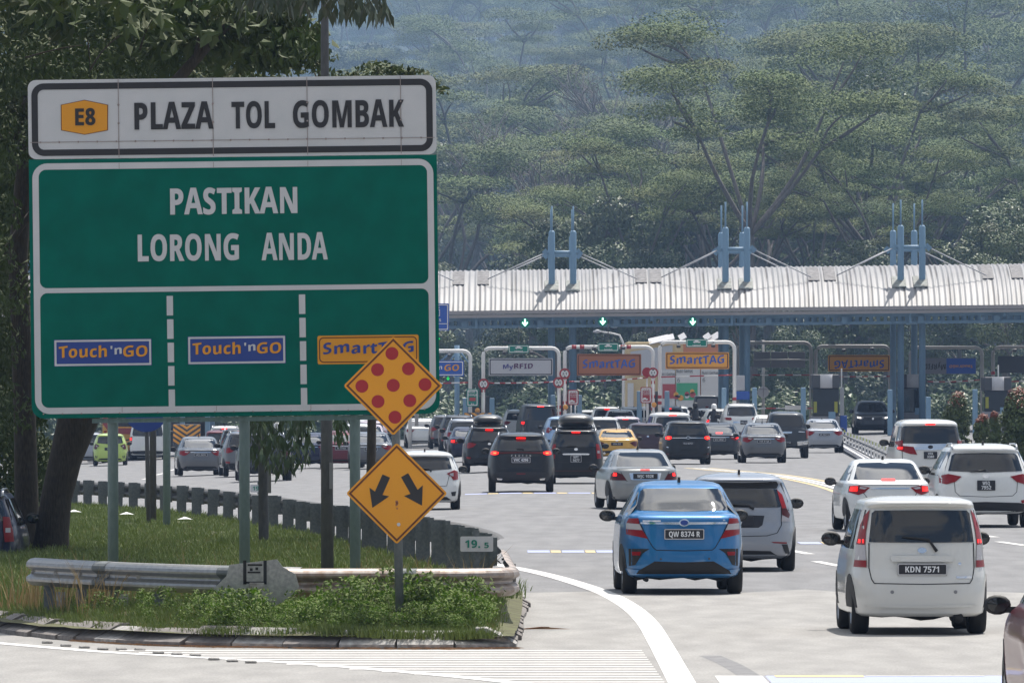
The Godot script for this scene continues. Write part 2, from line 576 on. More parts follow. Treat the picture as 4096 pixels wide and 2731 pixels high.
func build_markings():
	ribbon("edge_line", [gp(2745, 2760), gp(2690, 2660), gp(2640, 2570), gp(2590, 2490), gp(2520, 2425), gp(2420, 2370), gp(2280, 2322), gp(2160, 2290), gp(2040, 2266), gp(1900, 2245), gp(1700, 2222)], 0.26, mats.line_white, 0.8, 0.005)
	# hatching across the gore: parallel bars between the two edge lines
	for k in 15:
		var d := 94.0 - 0.78 * k
		var xr := 1.35 + 0.006 * (95.0 - d)
		var xl := lerpf(-4.1, -0.1, clampf((93.8 - d) / 9.6, 0.0, 1.0))
		flat_quad("hatch_line", xl, xr, d, d - 0.36, mats.line_worn, 0.0045, 0.0)
	ribbon("edge_line", [Vector2(-6.2, 98.4), gp(380, 2603), gp(700, 2622), gp(1100, 2645), gp(1500, 2675), gp(2000, 2722), gp(2300, 2760)], 0.24, mats.line_white, 0.8, 0.006)
	# raised studs along the slip road edge
	for k in 12:
		var q := gp(190.0 + 74.0 * k, [2571, 2583, 2590, 2597, 2598, 2599, 2612, 2618, 2622, 2638, 2645, 2650][k])
		var st := start()
		bevel_box(st, Vector3.ZERO, Vector3(0.12, 0.03, 0.10), 0.012)
		var o := obj("road_stud", st, mats.kerb_white)
		o.position = Vector3(q.x, ground(q.x, q.y) + 0.015, -q.y)
		o.set_meta("label", "white raised road stud, number %d from the left along the slip road edge" % (k + 1))
		o.set_meta("category", "road stud")
		o.set_meta("group", "white studs along the slip road edge")
	# the double line with yellow borders that curves to the right
	var mid := [gp(2790, 1870), gp(2900, 1880), gp(3050, 1893), gp(3150, 1906), gp(3250, 1924), gp(3350, 1948), gp(3450, 1985), gp(3560, 2040)]
	for s in [[-0.42, "line_yellow"], [-0.14, "line_white"], [0.14, "line_white"], [0.42, "line_yellow"]]:
		var pts := []
		for q in mid:
			pts.append(q + Vector2(s[0], 0))
		ribbon("lane_line", pts, 0.15, mats[s[1]], 2.0, 0.006, 0.17)
	for q in [[3225, 2206], [3345, 2253], [3960, 2140], [4075, 2172]]:
		var c := gp(q[0], q[1])
		flat_quad("lane_dash", c.x - 0.09, c.x + 0.09, c.y - 2.0, c.y + 2.0, mats.line_white, 0.006, -0.25)
	for q in [[590, 1895], [640, 1880], [690, 1865], [735, 1852]]:
		var c := gp(q[0], q[1] - 42)
		flat_quad("lane_dash", c.x - 0.09, c.x + 0.09, c.y - 4.0, c.y + 4.0, mats.line_white, 0.006, 0.0)
	# transverse bands of blue and yellow blocks
	for b in [[2204, 2110, 2480, 0], [2170, 3195, 3400, 0], [1970, 1860, 2380, 0]]:
		var x: float = b[1]
		var k := 0
		while x < b[2]:
			var w: float = 130.0 if b[3] == 0 else 330.0
			var c := gp(x, b[0])
			var c2 := gp(x + w * (0.68 if k % 2 == 0 else 0.30), b[0])
			flat_quad("rumble_block", c.x, c2.x, c.y - 1.1, c.y + 1.1, mats.line_blue if k % 2 == 0 else mats.line_yellow, 0.0055)
			x += w * (0.72 if k % 2 == 0 else 0.34)
			k += 1
	# the nearest band: a long blue strip with a short yellow edge
	for q in [[3062, 4050, -1.1, 1.1, "line_blue", 0.0055], [3110, 3470, 0.55, 1.15, "line_yellow", 0.0085], [3480, 3960, 0.95, 1.12, "line_worn", 0.0085]]:
		var m0 := gp(q[0], 2716)
		var m1 := gp(q[1], 2716)
		flat_quad("rumble_block", m0.x, m1.x, m0.y + q[2], m0.y + q[3], mats[q[4]], q[5])
	var c3 := gp(2955, 2716)
	flat_quad("rumble_edge", c3.x - 0.2, c3.x + 0.28, c3.y - 1.1, c3.y + 1.1, mats.line_white, 0.0055)
	for k in 22:
		var q := gp(3330 + 29 * k, 1817 + 3.0 * k)
	# pavement joints and a darker repair strip, as thin laid strips of asphalt
	var dark := mat("asphalt_dark", lin(0.17, 0.17, 0.175), 0.85)
	speckle("", dark, lin(0.12, 0.12, 0.125), lin(0.20, 0.20, 0.205), 0.03, Vector3.ONE * 0.3, 0.0, true, 31)
	ribbon("tar_joint", [gp(3100, 2095), gp(3300, 2092), gp(3600, 2086)], 0.12, dark, 2.0, 0.0035)
	ribbon("tar_joint", [gp(2080, 2062), gp(2300, 2056), gp(2420, 2052)], 0.08, dark, 2.0, 0.0035)
	ribbon("tar_joint", [gp(1700, 2075), gp(1850, 2064), gp(1930, 2058)], 0.10, dark, 2.0, 0.0035)
	ribbon("tar_joint", [gp(2840, 2620), gp(2930, 2660), gp(3010, 2710)], 0.22, dark, 1.0, 0.0030)

# the verge is a wedge between the carriageway and the slip road
var left_edge := [Vector2(-0.02, 94.6), Vector2(-0.7, 94.4), Vector2(-1.8, 94.5), Vector2(-3.0, 95.0), Vector2(-3.9, 95.8), Vector2(-4.7, 97.4), Vector2(-5.6, 100.4), Vector2(-6.5, 104.5), Vector2(-8.2, 112.0), Vector2(-10.5, 130.0), Vector2(-13.5, 160.0), Vector2(-20.0, 215.0), Vector2(-29.0, 290.0)]
var right_edge := [Vector2(-0.02, 94.6), Vector2(0.03, 98.0), Vector2(0.08, 106.0), Vector2(0.1, 116.0), Vector2(-0.85, 130.0), Vector2(-3.0, 158.0), Vector2(-5.9, 185.0), Vector2(-9.7, 213.0), Vector2(-15.0, 250.0), Vector2(-22.0, 290.0)]

func edge_x(pts: Array, d: float) -> float:
	for i in pts.size() - 1:
		if d <= pts[i + 1].y and pts[i + 1].y > pts[i].y:
			return lerpf(pts[i].x, pts[i + 1].x, clampf((d - pts[i].y) / (pts[i + 1].y - pts[i].y), 0.0, 1.0))
	return pts[-1].x

func left_x(d: float) -> float:
	return edge_x(left_edge.slice(1), d) if d > 94.4 else 0.0

func verge_y(x: float, d: float) -> float:
	var l := left_x(d)
	var r := edge_x(right_edge, d)
	var fr := 94.5
	for i in left_edge.size() - 1:
		if x <= left_edge[i].x:
			fr = lerpf(left_edge[i].y, left_edge[i + 1].y, clampf((x - left_edge[i].x) / (left_edge[i + 1].x - left_edge[i].x), 0.0, 1.0))
	var u := minf(minf((x - l) / 1.2, (r - x) / 0.6), (d - fr) / 3.2)
	return ground(x, d) + 0.14 + 0.14 * smoothstep(0.0, 1.0, u) * lerpf(1.0, 0.3, smoothstep(120.0, 165.0, d)) + 0.04 * noise.get_noise_2d(x * 0.7, d * 0.4)

func build_verge():
	var st := start(true)
	var ds := []
	var d := 94.5
	while d < 290.0:
		ds.append(d)
		d += 0.3 if d < 98.0 else (0.8 if d < 112.0 else 3.0)
	for j in ds.size() - 1:
		var n := 22
		for i in n:
			var p := []
			for k in [[i, j], [i + 1, j], [i + 1, j + 1], [i, j + 1]]:
				var dd: float = ds[k[1]]
				var l := left_x(dd) - 0.04
				var r := maxf(edge_x(right_edge, dd) + 0.04, l + 0.05)
				var x := lerpf(l, r, float(k[0]) / n)
				p.append(Vector3(x, verge_y(x, dd), -dd))
			quad(st, p[0], p[3], p[2], p[1])
	struct("verge", st, mats.soil)
	# sloping kerb stones along both sides
	var lp := smooth_path(left_edge.slice(0, 10), 0.62)
	var rp := smooth_path(right_edge.slice(0, 5), 0.8)
	var white := [0, 1, 2, 4]
	for side in 2:
		var path: Array = lp if side == 0 else rp
		for i in path.size() - 1:
			if path[i].y > 128.0:
				break
			var a: Vector2 = path[i]
			var b: Vector2 = path[i + 1]
			var dir := (b - a).normalized()
			var inn := Vector2(dir.y, -dir.x) if side == 1 else Vector2(-dir.y, dir.x)
			if inn.dot(Vector2(-2, 103) - a) < 0:
				inn = -inn
			var wob := rng.randf_range(-0.03, 0.03)
			a += dir * 0.012 - inn * wob
			b -= dir * 0.012 + inn * wob
			var h := rng.randf_range(0.17, 0.22)
			var s := start()
			var q := []
			for e in [a, b]:
				var g := ground(e.x, e.y)
				var o2: Vector2 = e - inn * 0.05
				var m2: Vector2 = e + inn * 0.26
				var t2: Vector2 = e + inn * 0.38
				q.append([Vector3(o2.x, g - 0.02, -o2.y), Vector3(o2.x, g + 0.05, -o2.y), Vector3(m2.x, g + h, -m2.y), Vector3(t2.x, g + h, -t2.y), Vector3(t2.x, g - 0.02, -t2.y)])
			for k in 4:
				quad(s, q[0][k], q[0][k + 1], q[1][k + 1], q[1][k])
			for e in 2:
				tri(s, q[e][0], q[e][1], q[e][2]); tri(s, q[e][0], q[e][2], q[e][3]); tri(s, q[e][0], q[e][3], q[e][4])
			var m: Material = mats.kerb
			if side == 0 and i in white or side == 0 and i < 9 and rng.randf() < 0.2 or side == 1 and i == 0:
				m = mats.kerb_white
			place("kerb_stone", done(s), m, kerb_root(side))
	grow_verge()

func kerb_root(side: int) -> Node3D:
	var nm := "kerb" if side == 0 else "kerb_001"
	var o = get_node_or_null(NodePath(nm))
	if o == null:
		o = Node3D.new()
		o.name = nm
		add_child(o)
		o.set_meta("kind", "structure")
	return o

func blade_mesh(sd: int, tall: float, n: int, spread: float, wide: float) -> ArrayMesh:
	var r := RandomNumberGenerator.new(); r.seed = sd
	var st := start()
	for k in n:
		var t := r.randf() * TAU
		var base := Vector3(cos(t), 0, sin(t)) * r.randf() * spread
		var h := tall * r.randf_range(0.5, 1.0)
		var lean := Vector3(cos(t + r.randf_range(-1, 1)), 0, sin(t + r.randf_range(-1, 1))) * h * r.randf_range(0.15, 0.6)
		var s := Vector3(cos(t * 2.3), 0, sin(t * 2.3)) * wide
		var m := base + Vector3(0, h * 0.6, 0) + lean * 0.4
		var top := base + Vector3(0, h, 0) + lean
		var c := r.randf_range(0.7, 1.25)
		st.set_color(Color(c, c * r.randf_range(0.92, 1.05), c * 0.9))
		quad(st, base - s, m - s * 0.7, m + s * 0.7, base + s)
		tri(st, m - s * 0.7, top, m + s * 0.7)
	return done(st)

func weed_mesh(sd: int, tall: float, n: int, leaf: float, tone := 1.0) -> ArrayMesh:
	var r := RandomNumberGenerator.new(); r.seed = sd
	var st := start()
	for k in n:
		var t := r.randf() * TAU
		var h := tall * sqrt(r.randf())
		var c := Vector3(cos(t), 0, sin(t)) * r.randf() * tall * 0.45 + Vector3(0, h, 0)
		leaf_face(st, c, leaf * r.randf_range(0.6, 1.2), Vector3(r.randf_range(-1, 1), r.randf_range(0.2, 1.4), r.randf_range(-1, 1)).normalized(), r.randf() * TAU, r.randf_range(0.55, 1.3) * tone, r)
	return done(st)

func leaf_face(st, c: Vector3, l: float, n: Vector3, turn: float, shade: float, r: RandomNumberGenerator, thin := 0.42):
	var a := n.cross(Vector3(sin(turn), 0.31, cos(turn))).normalized()
	var b := n.cross(a).normalized()
	st.set_color(Color(shade * r.randf_range(0.9, 1.1), shade, shade * r.randf_range(0.8, 1.1)))
	var p0 := c - a * l * 0.5
	var p1 := c + a * l * 0.5
	var s := b * l * thin * 0.5
	var dip := n * l * -0.07
	tri(st, p0, c + s + dip, p1 + dip)
	tri(st, p0, p1 + dip, c - s + dip)

func scatter(called: String, meshes: Array, spots: Array, m: Material, label: String, cat: String):
	for i in meshes.size():
		var list := []
		for k in range(i, spots.size(), meshes.size()):
			list.append(spots[k])
		var mm := MultiMesh.new()
		mm.transform_format = MultiMesh.TRANSFORM_3D
		mm.mesh = meshes[i]
		mm.instance_count = list.size()
		for k in list.size():
			var s = list[k]
			mm.set_instance_transform(k, Transform3D(Basis(Vector3.UP, s[1]).scaled(Vector3.ONE * s[2]), s[0]))
		var o := MultiMeshInstance3D.new()
		o.name = numbered(called, self)
		o.multimesh = mm
		o.material_override = m
		add_child(o)
		o.set_meta("kind", "stuff")
		tag(o, label, cat)

func verge_spots(n: int, d0: float, d1: float, bias: float, s0: float, s1: float, edge := 0.3, x0 := -99.0, x1 := 99.0, patchy := 0.0) -> Array:
	var out := []
	while out.size() < n:
		var d := lerpf(d0, d1, pow(rng.randf(), bias))
		var l := maxf(left_x(d) + edge, x0)
		var r := minf(edge_x(right_edge, d) - edge * 0.8, x1)
		if r <= l:
			continue
		var x := rng.randf_range(l, r)
		if x < d * -0.0585 - 0.5:
			continue
		var pn := noise.get_noise_2d(x * 1.1, d * 0.9)
		if patchy > 0.0 and pn < rng.randf_range(-0.5, 0.25):
			continue
		var ps := 1.0 + patchy * pn
		out.append([Vector3(x, verge_y(x, d) - 0.02, -d), rng.randf() * TAU, rng.randf_range(s0, s1) * ps])
	return out

func grow_verge():
	var gm := leaf_mat("grass", lin(0.15, 0.195, 0.055), 0.75, Color(0.36, 0.42, 0.13))
	var wm := leaf_mat("weeds", lin(0.15, 0.215, 0.045), 0.85, Color(0.45, 0.6, 0.12))
	var dm := leaf_mat("dry_grass", lin(0.34, 0.25, 0.12), 0.8, Color(0.25, 0.18, 0.08))
	var g := []
	for k in 3:
		g.append(blade_mesh(k + 1, 0.13, 18, 0.16, 0.005))
	var far := []
	for k in 2:
		far.append(blade_mesh(k + 11, 0.13, 22, 0.3, 0.008))
	var spots := verge_spots(5200, 94.5, 112.0, 1.3, 0.6, 1.3, 0.3)
	spots.append_array(verge_spots(1200, 95.0, 112.0, 1.0, 0.6, 1.15, 0.2, -99.0, -3.0))
	scatter("grass", g, spots, gm, "sunlit rough grass growing on the gore round the guard rail", "grass")
	scatter("grass", far, verge_spots(6500, 110.0, 235.0, 1.6, 0.7, 1.3, 0.2), gm, "rough green grass on the bank behind the big green sign", "grass")
	var w := []
	for k in 3:
		w.append(weed_mesh(k + 5, [0.28, 0.22, 0.34][k], [130, 150, 110][k], [0.042, 0.03, 0.052][k], [1.0, 1.35, 0.7][k]))
	spots = []
	var ws := verge_spots(260, 95.0, 98.0, 1.0, 0.5, 1.0, 0.3, -3.4, 0.2, 1.0)
	ws.append_array(verge_spots(60, 95.8, 97.8, 1.0, 1.0, 1.4, 0.4, -1.9, -0.1, 0.6))
	ws.append_array(verge_spots(130, 95.0, 101.0, 1.0, 0.35, 0.8, 0.5, -6.5, -2.0, 1.0))
	scatter("weeds", w, ws, wm, "bright green leafy weeds crowding the kerb below the rail", "weeds")
	var dry := [blade_mesh(41, 0.62, 7, 0.08, 0.007), blade_mesh(42, 0.5, 6, 0.1, 0.006)]
	var dsp := verge_spots(70, 99.0, 108.0, 1.0, 0.6, 1.1, 0.5, -1.9, 0.1)
	dsp.append_array(verge_spots(60, 99.5, 104.0, 1.0, 0.7, 1.2, 0.4, -6.2, -4.4))
	dsp.append_array(verge_spots(60, 100.0, 120.0, 1.0, 0.4, 0.9, 0.4))
	dsp.append_array(verge_spots(420, 95.0, 104.0, 1.0, 0.16, 0.34, 0.2))
	dsp.append_array(verge_spots(500, 104.0, 170.0, 1.0, 0.16, 0.36, 0.3))
	scatter("dry_grass", dry, dsp, dm, "tall brown seeding grass stalks beside the guard rail", "grass")
	# straw and fallen leaves gathered along the foot of the kerb
	var st := start()
	for k in 420:
		var i := rng.randi_range(0, 4)
		var q: Vector2 = left_edge[i].lerp(left_edge[i + 1], rng.randf())
		q += Vector2(rng.randf_range(-0.1, 0.1), -rng.randf_range(0.06, 0.55) * rng.randf())
		var t := rng.randf() * PI
		var a := Vector3(cos(t), 0, sin(t) * 0.6) * rng.randf_range(0.04, 0.16)
		var s := Vector3(0, 0.012, 0.008)
		var c := Vector3(q.x, ground(q.x, q.y) + 0.012, -q.y)
		quad(st, c - a, c - a * 0.2 + s, c + a, c + a * 0.2 - s * 0.3)
	var o := obj("straw_litter", st, mats.straw)
	o.set_meta("kind", "stuff")
	tag(o, "brown straw and dead leaves along the foot of the kerb", "litter")

func build_barriers():
	# W-beam rails: profile of (outwards, height)
	var prof := [Vector2(0.0, 0.0), Vector2(0.025, 0.012), Vector2(0.078, 0.05), Vector2(0.083, 0.075), Vector2(0.078, 0.1), Vector2(0.012, 0.14), Vector2(0.008, 0.156), Vector2(0.012, 0.172), Vector2(0.078, 0.212), Vector2(0.083, 0.232), Vector2(0.076, 0.262), Vector2(0.052, 0.288), Vector2(0.018, 0.304), Vector2(-0.03, 0.312)]
	var left := [Vector2(-5.4, 101.4), Vector2(-4.8, 100.4), Vector2(-4.0, 99.4), Vector2(-3.0, 98.6), Vector2(-2.3, 98.3)]
	var right := [Vector2(-2.75, 98.1), Vector2(-1.6, 98.2), Vector2(-0.75, 98.1), Vector2(-0.25, 98.3), Vector2(-0.04, 98.7), Vector2(0.0, 99.5), Vector2(-0.05, 103.0), Vector2(-0.12, 110.0)]
	var back := [Vector2(-0.12, 108.0), Vector2(-0.3, 114.0), Vector2(-1.15, 128.0), Vector2(-3.4, 158.0), Vector2(-6.3, 185.0), Vector2(-10.1, 213.0), Vector2(-15.4, 250.0)]
	var t := thing("guard_rail", "silver W-beam guard rail curving left of the grey end plate", "guard rail")
	rail(t, left, prof, 0.47, 1.0, mats.galv, 0.0, 0.05)
	for i in 5:
		var q: Vector2 = smooth_path(left, 0.62)[i]
		var st := start()
		bevel_box(st, Vector3.ZERO, Vector3(0.075, 0.07, 0.03), 0.012)
		var o := obj("reflector", st, mats.kerb_white, t)
		o.position = Vector3(q.x + 0.02, 0.47 + 0.156 + 0.03, -q.y + 0.03)
	posts(t, left, 0.52, 0.55, [0.4, 1.2, 1.9, 2.6, 3.3])
	for x in [[-5.05, 100.75], [-4.3, 99.7]]:
		var st := start()
		box(st, Vector3.ZERO, Vector3(0.1, 0.2, 0.012))
		var o := obj("marker_plate", st, mats.kerb_white, t)
		o.position = Vector3(x[0], 0.36, -x[1] + 0.02)
	var t2 := thing("guard_rail", "rust stained guard rail wrapping round the nose of the gore", "guard rail")
	rail(t2, right, prof, 0.46, 1.0, mats.galv_rust, 0.0, 0.0)
	posts(t2, right, 0.45, 0.6, [0.9, 1.7, 2.4])
	for k in 4:
		var st := start()
		box(st, Vector3.ZERO, Vector3(0.05, 0.06, 0.012))
		var o := obj("slot_plate", st, mats.kerb_white, t2)
		var q := Vector2(0.02, 99.6 + k * 2.4)
		o.position = Vector3(q.x, 0.63, -q.y)
	var t3 := thing("guard_rail", "long dark guard rail on close posts along the motorway edge", "guard rail")
	rail(t3, back, prof, 0.43, -1.0, mats.pole_dark, 0.0, 0.0)  # darker than its posts: the shade on the beam is put into its colour
	var pp := smooth_path(back, 3.7)
	for i in pp.size() - 1:
		var a: Vector2 = pp[i]
		var dir: Vector2 = (pp[i + 1] - a).normalized()
		var st := start()
		# a channel post: web and two flanges
		var hh := 1.0
		box(st, Vector3(0, hh * 0.5 - 0.1, 0), Vector3(0.20, hh, 0.02))
		box(st, Vector3(-0.092, hh * 0.5 - 0.1, -0.045), Vector3(0.016, hh, 0.07))
		box(st, Vector3(0.092, hh * 0.5 - 0.1, -0.045), Vector3(0.016, hh, 0.07))
		var o := obj("post", st, mats.post_steel, t3)
		o.position = Vector3(a.x - 0.20 - rng.randf() * 0.02, ground(a.x, a.y) + 0.20 * smoothstep(165.0, 112.0, a.y) + 0.77 - 0.9 + rng.randf_range(-0.02, 0.02), -a.y)
		o.rotation.z = rng.randf_range(-0.015, 0.015)
		var sb := start()
		box(sb, Vector3(0.11, 0.72, 0.0), Vector3(0.09, 0.34, 0.16))
		var bl := obj("blockout", sb, mats.post_steel, t3)
		bl.position = o.position
	# flared end plate between the two rails
	var e := thing("guard_rail_terminal", "grey flared guard rail end plate with black marks and white reflector", "guard rail end", Vector3(-2.77, 0.14, -97.72))
	var st2 := start()
	extrude(st2, PackedVector2Array([Vector2(-0.47, 0.42), Vector2(-0.33, 0.56), Vector2(-0.30, 0.68), Vector2(0.22, 0.74), Vector2(0.28, 0.66), Vector2(0.42, 0.58), Vector2(0.46, 0.44), Vector2(0.34, 0.3), Vector2(0.12, 0.21), Vector2(-0.12, 0.2), Vector2(-0.32, 0.28)]), -0.02, 0.02)
	obj("plate", st2, mats.galv, e)
	var bk := start()
	for b in [[-0.13, 0.60, 0.035, 0.26], [0.09, 0.60, 0.035, 0.26], [-0.02, 0.68, 0.16, 0.02], [-0.03, 0.60, 0.14, 0.018], [-0.02, 0.49, 0.24, 0.022], [-0.16, 0.40, 0.03, 0.04], [0.0, 0.64, 0.03, 0.03], [-0.06, 0.63, 0.03, 0.03]]:
		box(bk, Vector3(b[0], b[1], 0.026), Vector3(b[2], b[3], 0.012))
	obj("black_marking", bk, mats.trim, e)
	var rf := start()
	bevel_box(rf, Vector3(0.0, 0.37, 0.03), Vector3(0.16, 0.24, 0.02), 0.005)
	obj("reflector", rf, mats.kerb_white, e)
	var ps := start()
	box(ps, Vector3(0.02, 0.2, -0.06), Vector3(0.16, 0.8, 0.06))
	obj("post", ps, mats.post_steel, e)

func rail(t, path: Array, prof: Array, h: float, side: float, m: Material, off: float, rise: float):
	var p := smooth_path(path, 0.25 if path[0].y < 107.0 else 1.0)
	var st := start()
	var last := []
	for i in p.size():
		var dir: Vector2 = (p[mini(i + 1, p.size() - 1)] - p[maxi(i - 1, 0)]).normalized()
		var nrm := Vector2(dir.y, -dir.x) * side
		var lift: float = rise * (1.0 - float(i) / p.size())
		var row := []
		for q in prof:
			var w: Vector2 = p[i] + nrm * (q.x + off)
			row.append(Vector3(w.x, (0.0 if path[0].y < 107.0 else ground(p[i].x, p[i].y) + 0.20 * smoothstep(165.0, 112.0, p[i].y)) + h + q.y + lift, -w.y))
		if i > 0:
			for k in prof.size() - 1:
				quad(st, last[k], row[k], row[k + 1], last[k + 1])
		last = row
	obj("beam", st, m, t)
	# lapped joints with their bolts
	if path[0].y < 107.0:
		for i in range(6, p.size() - 3, 8):
			var s := start()
			for k in prof.size() - 1:
				var a: Vector2 = p[i]
				var b: Vector2 = p[i + 1]
				var dir := (b - a).normalized()
				var nrm := Vector2(dir.y, -dir.x) * side
				var q := []
				for e in [[a, k], [b, k], [b, k + 1], [a, k + 1]]:
					var w: Vector2 = e[0] + nrm * (prof[e[1]].x + 0.004)
					q.append(Vector3(w.x, h + prof[e[1]].y + rise * (1.0 - float(i) / p.size()), -w.y))
				quad(s, q[0], q[1], q[2], q[3])
			for y in [0.05, 0.10, 0.21, 0.26]:
				var w: Vector2 = p[i].lerp(p[i + 1], 0.5) + Vector2(0, -1) * 0.08
				box(s, Vector3(w.x, h + y + rise * (1.0 - float(i) / p.size()), -w.y), Vector3(0.03, 0.025, 0.02))
			obj("lap_joint", s, mats.post_steel, t)

func posts(t, path: Array, tall: float, deep: float, at: Array):
	var c := smooth_path(path, 0.05)
	for s in at:
		var q: Vector2 = c[mini(int(s / 0.05), c.size() - 1)]
		var st := start()
		box(st, Vector3(0, tall * 0.5 - 0.1, 0), Vector3(0.12, tall + 0.2, 0.012))
		box(st, Vector3(-0.055, tall * 0.5 - 0.1, -0.03), Vector3(0.01, tall + 0.2, 0.05))
		box(st, Vector3(0.055, tall * 0.5 - 0.1, -0.03), Vector3(0.01, tall + 0.2, 0.05))
		var o := obj("post", st, mats.post_steel, t)
		o.position = Vector3(q.x, verge_y(q.x, q.y), -q.y - 0.1)

# ---------- toll plaza ----------
func slope(x: float, yl: float, yr: float) -> float:
	return lerpf(yl, yr, (x - 1745.0) / 2351.0)

